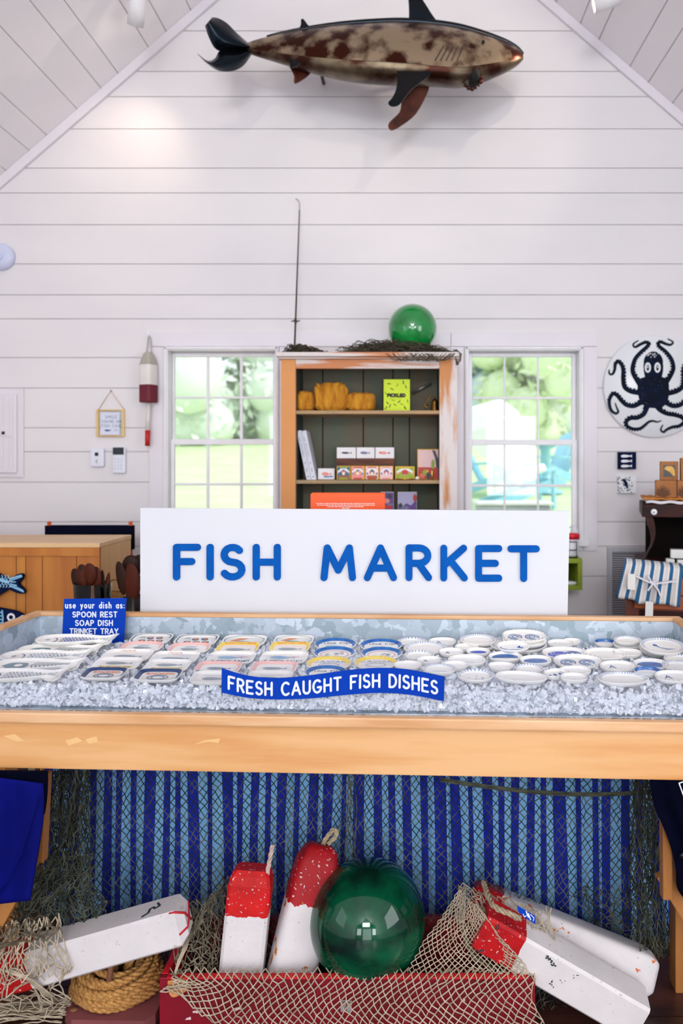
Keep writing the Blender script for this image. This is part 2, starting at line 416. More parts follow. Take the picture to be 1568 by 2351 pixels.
ceil_board(XL - .05, RX, .006, .12, FY - .1, DW + .1, 1); ceil_board(RX, XR + .05, .006, .12, FY - .1, DW + .1, 1)
struct(mb, 'ceiling', [white_ceil, groove])
# rake trim where slopes meet the wall
for i, sgn in ((7, -1), (8, 1)):
    mb = MB(); xe = XL if sgn < 0 else XR
    q = []
    for x in (RX, xe):
        for y in (DW - .02, DW - .0005):
            for dz in (-.001, -.062): q.append(V((x, y, roof(x) + dz)))
    mb.add(q, [[0, 1, 3, 2], [4, 6, 7, 5], [0, 2, 6, 4], [1, 5, 7, 3], [0, 4, 5, 1], [2, 3, 7, 6]], 0)
    struct(mb, 'trim_%d' % i, white_trim)
# ------------------------------------------------------------------ other walls, floor
mb = MB(); mb.span((XL - .1, FY, 0), (XL, -.45, roof(XL))); mb.span((XL - .1, 1.05, 0), (XL, DW, roof(XL)))
mb.span((XL - .1, -.45, 0), (XL, 1.05, .9)); mb.span((XL - .1, -.45, 2.3), (XL, 1.05, roof(XL))); struct(mb, 'wall_left', white_wall)
mb = MB(); mb.span((XR, FY, 0), (XR + .1, -.65, roof(XR))); mb.span((XR, 1.25, 0), (XR + .1, DW, roof(XR)))
mb.span((XR, -.65, 0), (XR + .1, 1.25, .85)); mb.span((XR, -.65, 2.35), (XR + .1, 1.25, roof(XR))); struct(mb, 'wall_right', white_wall)
mb = MB(); ys0, ys1 = FY - .1, FY
def wf(x0, x1, z0, z1): mb.span((x0, ys0, z0), (x1, ys1, z1))
for x0, x1 in ((XL, -2.25), (-1.25, -.85), (1.05, 1.35), (2.15, XR)): wf(x0, x1, 0, 2.28)
for x0, x1 in ((-2.25, -1.25), (1.35, 2.15)): wf(x0, x1, 0, .95); wf(x0, x1, 2.25, 2.28)
wf(-.85, 1.05, 2.25, 2.28); wf(XL, XR, 2.28, 2.55)
for x0, x1 in ((-1.9, -1.04), (.76, 1.6)): wf(x0, x1, 2.55, 3.1)
wf(-1.04, .76, 2.55, 2.7)
z = 3.1
for z in [2.55 + .1 * k for k in range(22)]:
    hw = (RZ - z) / SL
    a, b = max(XL, RX - hw), min(XR, RX + hw)
    if z < 3.7 and z > 2.64: wf(a, -1.04, z, z + .1); wf(.76, b, z, z + .1)
    else: wf(a, b, z, z + .1)
struct(mb, 'wall_front', white_wall)
mb = MB(); R.seed(3)
mb.span((XL - .1, FY - .1, -.1), (XR + .1, DW + .1, -.004), 1)
y = FY
while y < DW:
    x = XL - R.random() * .8
    while x < XR:
        L_ = .9 + R.random() * .8; a, b = max(x, XL), min(x + L_, XR)
        if b - a > .02: mb.span((a + .002, y + .002, -.02), (b - .002, y + .118, 0), 0)
        x += L_
    y += .12
struct(mb, 'floor', [floor_m, grout])
# ------------------------------------------------------------------ windows in the back wall
def window(n, ox0, ox1, ix0, ix1, gl_cols, rows_up, rows_lo):
    rt = MB(); y0 = DW - .022
    zt, zb = wz(797), wz(1252)
    X0, X1, x0, x1 = wx(ox0), wx(ox1), wx(ix0), wx(ix1); it, ib = wz(806), wz(1238)
    for a, b in (((X0, y0, zb), (x0, DW + .1, zt)), ((x1, y0, zb), (X1, DW + .1, zt)), ((x0, y0, it), (x1, DW + .1, zt)), ((X0 - .02, y0 - .03, zb), (X1 + .02, DW + .1, ib))):
        rt.span(a, b, 0, .003)
    # inner step of the moulding
    for a, b in (((X0 + .006, y0 - .008, ib), (X0 + .016, y0, zt - .004)), ((X1 - .016, y0 - .008, ib), (X1 - .006, y0, zt - .004)), ((X0 + .006, y0 - .008, zt - .014), (X1 - .006, y0, zt - .004))):
        rt.span(a, b, 0, .002)
    root = struct(rt, 'window_%d' % n, white_sash)
    for nm, rows, D, top, bot in (('upper_sash', rows_up, DW + .055, None, 1018), ('lower_sash', rows_lo, DW + .025, 1009, 1238)):
        s_ = F / D; gx = lambda p: (p - CX) / s_; gz = lambda p: CH - (p - CY) / s_
        m = MB(); a0, a1 = (x0 + .001, x1 - .001)
        T_ = it - .001 if top is None else gz(top); B_ = gz(bot) if top is None else ib + .001
        g0, g1, t_, b_ = gx(gl_cols[0][0]), gx(gl_cols[-1][1]), gz(rows[0][0]), gz(rows[-1][1])
        b_ = max(b_, B_ + .02)
        for p, q in (((a0, D, B_), (g0, D + .028, T_)), ((g1, D, B_), (a1, D + .028, T_)), ((g0, D, t_), (g1, D + .028, T_)), ((g0, D, B_), (g1, D + .028, b_))): m.span(p, q, 0, .003)
        for (c0, c1), (d0, d1) in zip(gl_cols, gl_cols[1:]): m.span((gx(c1), D + .004, b_), (gx(d0), D + .024, t_), 0, .003)
        for (c0, c1), (d0, d1) in zip(rows, rows[1:]): m.span((g0, D + .003, gz(d0)), (g1, D + .025, gz(c1)), 0, .003)
        so = m.part(nm, white_sash, root)
        gm = MB(); gm.span((g0, D + .012, b_), (g1, D + .016, t_)); gm.part('glass_pane', pane_m, so)
window(1, 378, 641, 388, 633, [(400, 473), (479, 550), (556, 626)], [(819, 910), (915, 1008)], [(1021, 1109), (1115, 1205), (1210, 1228)])
window(2, 1066, 1338, 1076, 1328, [(1084, 1157), (1161, 1234), (1238, 1313)], [(819, 911), (916, 1010)], [(1022, 1112), (1118, 1208), (1213, 1228)])
# flat casing boards around the windows
def flat(n, rects):
    m = MB()
    for x0, x1, y0, y1 in rects: m.span((wx(x0), DW - .012, wz(y1)), (wx(x1), DW - .0005, wz(y0)), 0, .002)
    struct(m, 'trim_%d' % n, white_trim)
flat(1, [(344, 377, 797, 1265)]); flat(2, [(642, 690, 797, 1265)]); flat(3, [(1034, 1065, 797, 1265)]); flat(4, [(1339, 1370, 797, 1264)])
flat(5, [(344, 1034.5, 764, 796), (1035.5, 1370, 764, 796)]); flat(6, [(378, 641, 1253, 1275), (1066, 1338, 1253, 1264)])
mb = MB(); mb.span((XL, DW - .02, 0), (XR, DW - .0005, .14), 0, .004); struct(mb, 'baseboard_back', white_trim)
# ------------------------------------------------------------------ outdoors
lawn = mat('lawn_grass', S(214, 230, 184), .9, col2=S(200, 222, 164), sc_=(1.2, 1.2, 1.2))
lawn_b = mat('lawn_blades', S(188, 215, 140), .9)
def gz_(D): return .3 + (D - 4.5) * .085
mb = MB(); mb.sheet(lambda u, v: (-26 + 52 * u, 4.3 + 40 * v, gz_(4.3 + 40 * v) + .03 * noise.noise(V((u * 30, v * 30, 0)))), 40, 40)
mb.solo('lawn', lawn, 'pale sunlit grass lawn outside the windows', 'lawn', kind='stuff')
leafs = [mat('leaf_yellow_green_haze', S(232, 240, 206), .8, col2=S(220, 232, 200)), mat('leaf_gray_green_haze', S(222, 232, 224), .8, col2=S(230, 236, 222)), mat('leaf_blue_gray_haze', S(212, 222, 232), .8, col2=S(220, 230, 230))]  # near-white leaf colours carry the bright outdoor haze
bark = mat('tree_bark', S(170, 165, 165), .9)
def tree(x, D, h_, rad, k, label):
    root = thing('garden_tree', label, 'tree', (x, D, gz_(D)), group='trees beyond the lawn')
    m = MB(); b0 = V((x, D, gz_(D) - .05))
    m.tube([b0, b0 + V((.05, 0, h_ * .3)), b0 + V((-.05, 0, h_ * .75))], [.16, .12, .05], 8); m.part('trunk', bark, root)
    m = MB(); c = b0 + V((0, 0, h_ * .55))
    blobs = [(c + V((R.uniform(-.6, .6) * rad, R.uniform(-.5, .5) * rad, R.uniform(-1.0, .6) * h_ * .5)), rad * R.uniform(.35, .6)) for _ in range(19)]
    for bc, br in blobs:
        for _ in range(75):
            d = V((R.gauss(0, 1), R.gauss(0, 1), R.gauss(0, 1))).normalized(); p = bc + d * br * R.uniform(.75, 1.05)
            p.z = max(p.z, gz_(p.y) + .1); s_ = R.uniform(.12, .26); a = V((R.gauss(0, 1), R.gauss(0, 1), R.gauss(0, 1))).normalized(); b = a.orthogonal().normalized()
            m.add([p - a * s_, p + b * s_ * .5, p + a * s_, p - b * s_ * .5], [[0, 1, 2, 3]], 0)
        m.sphere(bc, br * .8, 10, 6, 0, lambda p_, d_: V((p_.x, p_.y, max(p_.z, gz_(bc.y + p_.y) + .1 - bc.z))))
    m.part('foliage', leafs[k], root)
R.seed(5)
tl = [(-9.6, 27, 8, 3.2, 2, 'blue gray tree seen through the top left pane of the left window'), (-7.6, 25, 7.5, 2.6, 1, 'gray green tree seen through the middle of the left window'),
 (-5.6, 28, 8.5, 3, 0, 'yellow green tree seen through the right panes of the left window'), (-4.2, 26, 7, 2.2, 1, 'gray green tree beside the right edge of the left window'),
 (2.2, 27, 8, 2.4, 2, 'blue gray tree at the left edge of the right window'), (4.0, 25, 7.5, 2.2, 0, 'yellow green tree seen through the middle of the right window'),
 (6.0, 28, 8.5, 3, 1, 'gray green tree behind the white parasol in the right window'), (7.6, 26, 7.5, 2.6, 2, 'blue gray tree at the right edge of the right window')]
for t in tl: tree(*t)
teal = mat('teal_chair_paint', S(140, 202, 224), .55, col2=S(152, 208, 228))
cushion = mat('white_cushion_cloth', S(245, 245, 245), .8)
def adirondack(px, D, yaw, label):
    x = (px - CX) * D / F
    root = thing('garden_chair', label, 'chair', (x, D, gz_(D)), yaw, 'teal garden chairs on the lawn')
    def pt(nm, boxes):
        m = MB()
        for a, b, w_, h_ in boxes: m.bar(V(a), V(b), w_, h_)
        return m.obj(nm, teal, root)
    for i in (-.28, .28):
        pt('side_rail', [((i, -.38, .35), (i, .5, .04), .04, .13)]); pt('leg', [((i, -.4, 0), (i, -.4, .52), .1, .03)])
        pt('armrest', [((i * 1.1, -.45, .54), (i * 1.1, .35, .5), .13, .03)])
    pt('seat', [((-.27 + 0, -.36 + .1 * k, .37 - .035 * k), (.27, -.36 + .1 * k, .37 - .035 * k), .03, .09) for k in range(5)])
    pt('backrest', [((-.22 + .11 * k, .06, .2), (-.25 + .125 * k, .42, .98 - .04 * abs(k - 2)), .095, .02) for k in range(5)])
adirondack(1118, 12.2, math.radians(75), 'teal garden chair under the white parasol')
adirondack(1192, 11.0, math.radians(100), 'teal garden chair with a white cushion beside the garden table')
m = MB(); D = 11.0; cxx = (1205 - CX) * D / F
m.box((cxx, D - .15, gz_(D) + .5), (.5, .42, .12), 0, Euler((0, -.3, 0)).to_matrix(), .05, 3, True)
m.solo('garden_cushion', cushion, 'white cushion lying on a teal garden chair', 'cushion')
adirondack(1272, 13.4, math.radians(-60), 'teal garden chair at the far right behind the garden table')
D = 12.6; x0 = (1252 - CX) * D / F
root = thing('garden_table', 'teal round garden table with a white top between the chairs', 'table', (x0, D, gz_(D)))
m = MB(); m.lathe([(.02, .78), (.6, .78), (.62, .8), (.6, .83), (.02, .83)], (0, 0, 0), 24); m.obj('tabletop', cushion, root)
m = MB(); m.lathe([(.28, 0), (.26, .05), (.09, .1), (.08, .7), (.2, .78)], (0, 0, 0), 14); m.obj('pedestal', teal, root)
# white parasol, tipped over towards the house
D = 10.6; c0 = P(1138, 985, D); nrm = V((.18, -.94, .28)).normalized(); Mx = frame(c0, nrm)
root = thing('garden_parasol', 'open white parasol tipped over on the lawn outside the right window', 'parasol', None, M=Mx)
m = MB(); ring = []
pol = [(1150, 915), (1190, 945), (1216, 1015), (1203, 1072), (1165, 1077), (1105, 1045), (1062, 1000), (1080, 935)]
pts = [RP(px, py, c0, nrm) for px, py in pol]; apex = c0 + nrm * .34
inn = [p.lerp(c0, .06) - nrm * .02 for p in pts]; ap2 = apex - nrm * .03
n = len(pts); m.add(pts + [apex] + inn + [ap2], [[i, (i + 1) % n, n] for i in range(n)] + [[n + 1 + (i + 1) % n, n + 1 + i, 2 * n + 1] for i in range(n)] + [[i, n + 1 + i, n + 1 + (i + 1) % n, (i + 1) % n] for i in range(n)], 0)
m.part('canopy', cushion, root)
m = MB(); m.tube([apex + nrm * .05, c0 - nrm * .1, V((c0.x + .1, c0.y + 1.0, gz_(c0.y + 1.0)))], .022, 8); m.part('pole', bark, root)
log_m = mat('weathered_log', S(150, 150, 165), .9, col2=S(196, 196, 205), sc_=(3, 3, 12)); log_t = mat('log_top', S(228, 226, 226), .9)
D = 7.2; a = P(1095, 1172, D); b = P(1258, 1172, D)
root = thing('garden_bench', 'gray stone edged bench with a pale top just outside the right window', 'bench', ((a.x + b.x) / 2, D, gz_(D)))
m = MB(); m.span((a.x, D - .18, gz_(D) - .02), (b.x, D + .18, P(0, 1158, D).z), 0, .03); m.part('bench_base', log_m, root)
m = MB(); m.span((a.x - .02, D - .2, P(0, 1158, D).z), (b.x + .02, D + .2, P(0, 1151, D).z), 0, .012); m.part('seat_slab', log_t, root)
# ------------------------------------------------------------------ shelf cabinet between the windows
cab_p = mat('worn_white_over_orange_wood', S(226, 216, 214), .7, col2=S(208, 142, 88), sc_=(14, 14, 2.2), lo=.5, hi=.6, detail=6, bump=.2)
cab_h = mat('worn_white_header_paint', S(222, 212, 208), .7, col2=S(206, 136, 92), sc_=(2.2, 14, 20), lo=.47, hi=.57, detail=6)
cab_o = mat('orange_worn_wood', S(220, 152, 92), .7, col2=S(228, 204, 190), sc_=(14, 14, 2), lo=.55, hi=.66, detail=6)
cab_b = mat('gray_green_boards', S(96, 104, 90), .8, col2=S(110, 98, 82), sc_=(9, 9, 1.3), detail=6)
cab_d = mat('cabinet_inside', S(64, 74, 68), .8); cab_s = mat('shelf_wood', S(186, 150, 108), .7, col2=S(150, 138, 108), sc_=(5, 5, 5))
dark_gap = mat('dark_gap', S(20, 26, 24), .9)
DF, DB = 3.75, 4.055; sF = F / DF
cx = lambda p: (p - CX) / sF
cz = lambda p: CH - (p - CY) / sF
X0, X1, x0, x1 = cx(645), cx(1050), cx(678.5), cx(1009)
root = thing('shelf_cabinet', 'tall open shelf cabinet with worn white and orange paint between the two windows', 'cabinet', ((X0 + X1) / 2, (DF + DB) / 2, 0))
m = MB(); m.span((X0, DF, 0), (x0, DF + .03, cz(823)), 0, .002); m.part('stile', cab_o, root)
m = MB(); m.span((x1, DF, 0), (X1, DF + .03, cz(823)), 0, .002); m.part('stile', cab_p, root)
m = MB(); m.span((x0 + .0005, DF + .002, cz(846)), (x1 - .0005, DF + .03, cz(823.5)), 0, .002); m.part('header', cab_h, root)
m = MB(); m.span((cx(636), DF - .045, cz(821)), (cx(1059), DB, cz(811)), 0, .004); m.span((cx(640), DF - .022, cz(825)), (cx(1055), DB, cz(821)), 0, .003); m.part('cornice', cab_h, root)
m = MB(); m.span((X0, DF + .03, 0), (X0 + .025, DB, cz(825))); m.part('side_panel', cab_o, root)
m = MB(); m.span((X1 - .025, DF + .03, 0), (X1, DB, cz(825))); m.part('side_panel', cab_p, root)
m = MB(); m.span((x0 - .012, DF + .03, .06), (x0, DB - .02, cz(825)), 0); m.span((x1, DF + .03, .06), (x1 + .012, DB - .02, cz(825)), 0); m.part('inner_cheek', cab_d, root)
m = MB(); px_ = [695, 742, 806, 880, 912, 952, 1003]
g_ = [x0 - .012] + [(p - CX) * (DB - .03) / F for p in (741, 834, 902, 940)] + [x1 + .012]
for a, b in zip(g_, g_[1:]): m.span((a + .003, DB - .03, .06), (b - .003, DB - .014, cz(825)), 0)
m.span((x0 - .012, DB - .014, .06), (x1 + .012, DB, cz(825)), 1); m.part('back_boards', [cab_b, dark_gap], root)
sh1, sh2 = cz(942), cz(1102.5)
for zt in (sh1, sh2, cz(1205), cz(1330)):
    m = MB(); m.span((x0 - .011, DF + .012, zt - .017), (x1 + .011, DB - .031, zt), 0, .002); m.part('shelf', cab_s, root)
m = MB(); m.span((x0, DF + .005, .0), (x1, DF + .03, .09)); m.part('kick_board', cab_p, root)
sh1 += .0008; sh2 += .0008
# --- things in the cabinet
sponge_m = mat('golden_sponge', S(214, 152, 44), .95, col2=S(170, 104, 22), sc_=(40, 40, 12), bump=1, bsc=120)
def at(px, D): return (px - CX) * D / F
def sponge(x0_, x1_, ytop, D, label, seed):
    s_ = F / D; w_ = (x1_ - x0_) / s_ / 2; h_ = (cz(942) - (CH - (ytop - CY) / s_)) * -1 / 2
    c = V((at((x0_ + x1_) / 2, D), D, sh1 + h_))
    def fn(p, d):
        q = V((math.copysign(abs(d.x) ** .55, d.x) * w_, math.copysign(abs(d.y) ** .6, d.y) * .05, math.copysign(abs(d.z) ** .5, d.z) * h_))
        k = 1 + .16 * abs(noise.noise(V((q.x * 80 + seed, q.y * 60, q.z * 9)))) - .12 * max(0, noise.noise(V((q.x * 110, q.y * 110 + seed, q.z * 90)))) + .07 * noise.noise(V((q.x * 30, q.y * 30 + seed, q.z * 25)))
        if d.z > .6: k += .1 * noise.noise(V((q.x * 70, q.y * 50, seed)))
        q = q * k; q.z = max(q.z, -h_ + .0005); return q
    m = MB(); m.sphere(c, 1, 48, 32, 0, fn)
    m.solo('sea_sponge', sponge_m, label, 'sponge', 'golden sponges on the upper shelf')
sponge(681, 722, 900, 3.86, 'small golden sponge cut off by the left cheek of the cabinet', 1)
sponge(724, 799, 881, 3.87, 'tallest golden sponge in the middle of the three on the upper shelf', 5)
sponge(797, 861, 903, 3.86, 'low wide golden sponge nearest the yellow book', 9)
paper = mat('paper_white', S(240, 238, 235), .7); ink = mat('black_ink', S(18, 20, 22), .6); ink_g = mat('gray_ink', S(140, 146, 160), .7)
neon = mat('neon_yellow_cover', S(214, 238, 12), .5, col2=S(206, 230, 10)); dgreen = mat('dark_green_print', S(36, 70, 30), .6); ng = mat('yellow_green_print', S(150, 190, 20), .6)
def facing(D): return lambda x, y, z: P(x, y, D) + V((0, -z, 0))
D = 3.88; root = thing('cook_book', 'neon yellow hardcover book with black title on the upper shelf', 'book', (at(910, D), D, sh1))
m = MB(); a = P(879, 871, D); b = P(941, 942, D); m.span((a.x, D, sh1), (b.x, D + .003, a.z), 0); m.span((a.x, D + .024, sh1), (b.x, D + .027, a.z), 0); m.span((a.x, D, sh1), (a.x + .004, D + .027, a.z), 0)
fn = facing(D); R.seed(4)
text(m, 'PICKLED', fn, 910, 911, -6.5, 3.0, .0006, None, 1, gap=.3, xs=1.12)
for px, py, w_, a_ in ((893, 881, 3, .1), (926, 878, 3.4, 1.5), (932, 888, 3, 1.2), (900, 893, 3, .4), (890, 925, 3, .8), (895, 932, 3, 2), (907, 929, 2.5, .5), (916, 922, 3, 2.4), (922, 928, 2, .3), (930, 936, 3.5, 1), (886, 936, 3, 2.2), (936, 921, 2.5, 1.4), (903, 919, 2, .2), (912, 884, 2, 2), (886, 903, 2, 1)):
    dx, dy = 3.2 * math.cos(a_), 3.2 * math.sin(a_); m.stroke([(px - dx, py - dy), (px + dx * .2, py + dy * .6), (px + dx, py + dy)], w_ * .7, fn, .0005, None, 2, 6)
for k in range(3): m.stroke([(895 + k * 10, 916), (902 + k * 10, 916)], 1, fn, .0005, None, 3, 6)
m.part('cover', [neon, ink, dgreen, ng], root)
m = MB(); m.span((a.x + .004, D + .003, sh1 + .003), (b.x - .003, D + .024, a.z - .003)); m.part('page_block', paper, root)
brass = mat('aged_brass', S(150, 110, 50), .35, 1, col2=S(70, 50, 26)); gold = mat('bright_gold', S(226, 180, 90), .25, 1)
D = 3.85; c = V((at(998, D), D, sh1)); root = thing('ship_bell', 'small dark brass bell with bracket at the right end of the upper shelf', 'bell', c)
m = MB(); m.lathe([(.002, .002), (.022, 0), (.024, .006), (.017, .025), (.0155, .045), (.012, .058), (.002, .062)], c, 18); m.part('bell_body', brass, root)
m = MB(); m.tube([c + V((-.0, 0, .062)), c + V((0, 0, .075)), c + V((-.02, 0, .08)), c + V((-.036, 0, .05)), c + V((-.04, 0, .03))], .004, 6); m.tube([c + V((-.04 + .009 * math.cos(t * .6), 0, .03 + .009 * math.sin(t * .6))) for t in range(11)], .0035, 6); m.part('bracket', brass, root)
m = MB(); D = 3.99; m.tube([P(946, 902, D), P(990, 880, D)], .006, 8); m.solo('fishing_gaff', mat('gray_metal', S(150, 155, 150), .4, .8), 'thin gray rod leaning across the back boards of the upper shelf', 'rod')
# two leaning white books
blu_spine = mat('pale_blue_cover', S(226, 228, 240), .6); ink_b = mat('slate_ink', S(150, 160, 178), .7); ink_d = mat('deep_teal_ink', S(20, 60, 80), .6)
def lean_book(xt, xb, wpx, label, D=3.83):
    s_ = F / D; top = P(xt, 988, D); bot = P(xb, 1101.5, D); d = (top - bot); L_ = d.length; d.normalize(); ang = math.atan2(-d.x, d.z)
    M = Matrix.Translation(bot) @ Matrix.Rotation(-ang, 4, 'Y')
    M = Matrix.Translation(V((bot.x, D, sh2 + abs(math.sin(ang)) * .002))) @ Matrix.Rotation(-ang, 4, 'Y')
    root = thing('hardcover_book', label, 'book', None, 0, 'white books leaning on the middle shelf', M=M)
    W_ = wpx / s_; m = MB()
    m.box((-W_ / 2, .075, L_ / 2), (W_, .15, L_), 0, None, .002)
    fn = lambda x, y, z: V((-W_ / 2 + x * .001, -z, y * .001))
    H = L_ * 1000
    f2 = lambda x, y, z: fn(-y, -x, z)
    text(m, 'FISH', f2, -H * .83, -.0 * 1, 7, 1.1, .0006, None, 1, gap=.3); text(m, 'BUTCHERY', f2, -H * .6, -3.4, 9, 1.2, .0006, None, 1, gap=.3)
    for py_, l in ((.36, 8), (.24, 18)): m.stroke([(0, H * py_), (0, H * py_ - l)], 2.2, fn, .0006, None, 2, 6)
    m.stroke([(0, H * .07), (.1, H * .07)], 6, fn, .0006, None, 2, 10)
    o = m.obj('book_cover', [blu_spine, ink_b, ink_d], root); return root
lean_book(691, 714.5, 10.9, 'white book leaning left, the left one touching the cabinet cheek')
lean_book(702.5, 726, 10.9, 'white book leaning left, the right one of the two on the middle shelf')
# riser and tins
riser_m = mat('red_brown_wood', S(120, 62, 36), .6, col2=S(62, 30, 20), sc_=(6, 6, 40))
D = 3.86
m = MB(); a, b = P(772, 1052.5, D + .03), P(906, 1102, D + .03); m.span((a.x, D + .03, sh2), (b.x, D + .13, a.z), 0, .002); m.solo('wooden_riser', riser_m, 'dark red brown wooden block under the three white tins', 'riser')
rz_ = a.z
tc = {k: mat('tin_' + k, S(*v), .45) for k, v in dict(white=(240, 238, 242), yellow=(236, 184, 40), pink=(240, 150, 140), orange=(232, 120, 70), teal=(40, 100, 120), green=(150, 176, 40), blue=(90, 130, 190), red=(200, 50, 50), lilac=(120, 120, 160), dark=(60, 60, 75), brown=(170, 90, 40), rose=(245, 205, 205), purple=(104, 70, 150), mauve=(190, 185, 225)).items()}
TK = list(tc); TM = [tc[k] for k in TK]; ti = {k: i for i, k in enumerate(TK)}
def tin(name, x0_, x1_, y0_, y1_, D, dep, zb, label, group, deco, body='white', rad=.003):
    m = MB(); a, b = P(x0_, y0_, D), P(x1_, y1_, D); m.span((a.x, D, zb), (b.x, D + dep, zb + (a.z - b.z)), ti[body], rad)
    fn0 = facing(D); dz = zb - b.z
    fn = lambda x, y, z: fn0(x_map(x), y_map(y), z) + V((0, 0, dz))
    x_map = lambda x: x0_ + (x1_ - x0_) * x; y_map = lambda y: y1_ + (y0_ - y1_) * y
    for d in deco:
        if d[0] == 'r': m.poly([(d[1], d[2]), (d[3], d[2]), (d[3], d[4]), (d[1], d[4])], fn, d[6] if len(d) > 6 else .0006, None, ti[d[5]])
        elif d[0] == 'e': m.poly([(d[1] + d[3] * math.cos(t * PI / 8), d[2] + d[4] * math.sin(t * PI / 8)) for t in range(16)], fn, d[6] if len(d) > 6 else .0008, None, ti[d[5]])
        elif d[0] == 'p': m.poly(d[1], fn, d[3] if len(d) > 3 else .0008, None, ti[d[2]])
    return m.solo(name, TM, label, 'tin' if 'tin' in name else 'box', group)
fishp = lambda cx_, cy_, w_, h_, col, tail: [('p', [(cx_ - w_, cy_ + h_ * .2), (cx_ - w_ * .5, cy_ + h_), (cx_ + w_ * .2, cy_ + h_ * .8), (cx_ + w_ * .7, cy_), (cx_ + w_, cy_ + h_), (cx_ + w_ * .95, cy_ - h_ * .9), (cx_ + w_ * .68, cy_ - h_ * .2), (cx_ + w_ * .1, cy_ - h_), (cx_ - w_ * .6, cy_ - h_ * .8)], col)] + tail
tin('fish_tin', 773, 817, 1027, 1052.5, D + .03, .08, rz_, 'white tin with a dark slim fish, leftmost on the wooden riser', 'white fish tins', fishp(.5, .5, .28, .1, 'dark', []))
tin('fish_tin', 818.5, 860, 1027, 1052.5, D + .03, .08, rz_, 'white tin with a lilac fish, middle one on the wooden riser', 'white fish tins', fishp(.46, .5, .28, .13, 'lilac', []))
tin('fish_tin', 861.5, 905, 1027, 1052.5, D + .03, .08, rz_, 'white tin with an orange fish, rightmost on the wooden riser', 'white fish tins', fishp(.46, .5, .28, .14, 'pink', [('e', .25, .52, .06, .1, 'orange', .001), ('e', .74, .48, .05, .06, 'dark', .001)]))
tin('fish_tin', 730, 768, 1076, 1101.5, D, .07, sh2, 'white tin with a pink fish standing beside the leaning books', 'white fish tins', fishp(.5, .5, .3, .18, 'pink', [('p', [(.3, .3), (.9, .34), (.9, .22), (.4, .18)], 'blue')]))
def folk(bg, c1, c2, c3, c4): return [('r', .05, .04, .95, .95, bg), ('p', [(.08, .62), (.3, .82), (.7, .82), (.92, .62), (.92, .45), (.7, .62), (.3, .62), (.08, .45)], 'white'), ('e', .5, .55, .17, .2, c1, .001), ('e', .5, .66, .09, .09, c2, .0012), ('e', .5, .45, .09, .12, 'white', .0012),
    ('r', .12, .08, .88, .3, c3, .001), ('r', .2, .03, .8, .13, c4, .0012), ('e', .15, .45, .06, .08, c2, .0012), ('e', .85, .45, .06, .08, c2, .0012), ('r', .2, .86, .8, .93, c4, .001)]
for i, (bg_, a1, a2, a3, a4, nm) in enumerate((('teal', 'orange', 'blue', 'brown', 'green', 'dark blue and brown'), ('pink', 'yellow', 'blue', 'pink', 'red', 'salmon pink'), ('rose', 'brown', 'teal', 'brown', 'red', 'white and brown'), ('rose', 'red', 'blue', 'rose', 'pink', 'pale rose'))):
    tin('spice_tin', 773 + i * 32.7, 804.5 + i * 32.7, 1071, 1102.5, D - .03, .05, sh2, 'small square tin with %s folk picture before the wooden riser' % nm, 'square picture tins', folk(bg_, a1, a2, a3, a4), 'yellow')
tin('spice_tin', 907, 952, 1070, 1100.5, D - .01, .05, sh2, 'wide yellow and green picture tin right of the wooden riser', None, folk('green', 'red', 'pink', 'green', 'yellow') + [('r', .08, .7, .92, .92, 'white', .0007)], 'yellow')
D = 3.9
root = None
tin('gift_card_box', 958, 1009, 1032, 1101.5, D, .02, sh2, 'pale yellow and red card with flowers leaning at the right end of the middle shelf', None, [('r', .04, .4, .96, .97, 'rose'), ('r', .04, .02, .96, .4, 'red'), ('e', .35, .22, .12, .1, 'green'), ('e', .22, .12, .12, .08, 'orange'), ('e', .5, .12, .1, .12, 'dark'), ('e', .45, .27, .06, .05, 'yellow', .001), ('p', [(.66, .97), (.8, .95), (.98, .6), (.98, .3), (.85, .4), (.8, .7)], 'dark'), ('e', .7, .5, .08, .16, 'green')], 'yellow')
m = MB(); D = 3.8; c = V((at(992, D), D, sh2)); m.lathe([(.004, 0), (.006, .002), (.005, .015), (.0075, .024), (.008, .03), (.004, .034), (.006, .04), (.0058, .045), (.001, .049)], c, 14); m.solo('brass_figure', gold, 'tiny bright gold figure standing at the right end of the middle shelf', 'figurine')
m = MB(); c = V((at(930, D), D, sh2)); m.lathe([(.001, 0), (.04, .001), (.048, .006), (.046, .006), (.038, .003), (.001, .002)], c, 20); m.solo('brass_dish', gold, 'flat gold dish before the yellow tin on the middle shelf', 'dish')
m = MB(); c = V((at(958, D), D, sh2)); m.sphere(c + V((0, 0, .0085)), (.011, .009, .0085), 14, 8); m.solo('pearl_shell', mat('pearl', S(246, 236, 220), .2), 'small shiny pearl white shell beside the gold dish', 'shell')
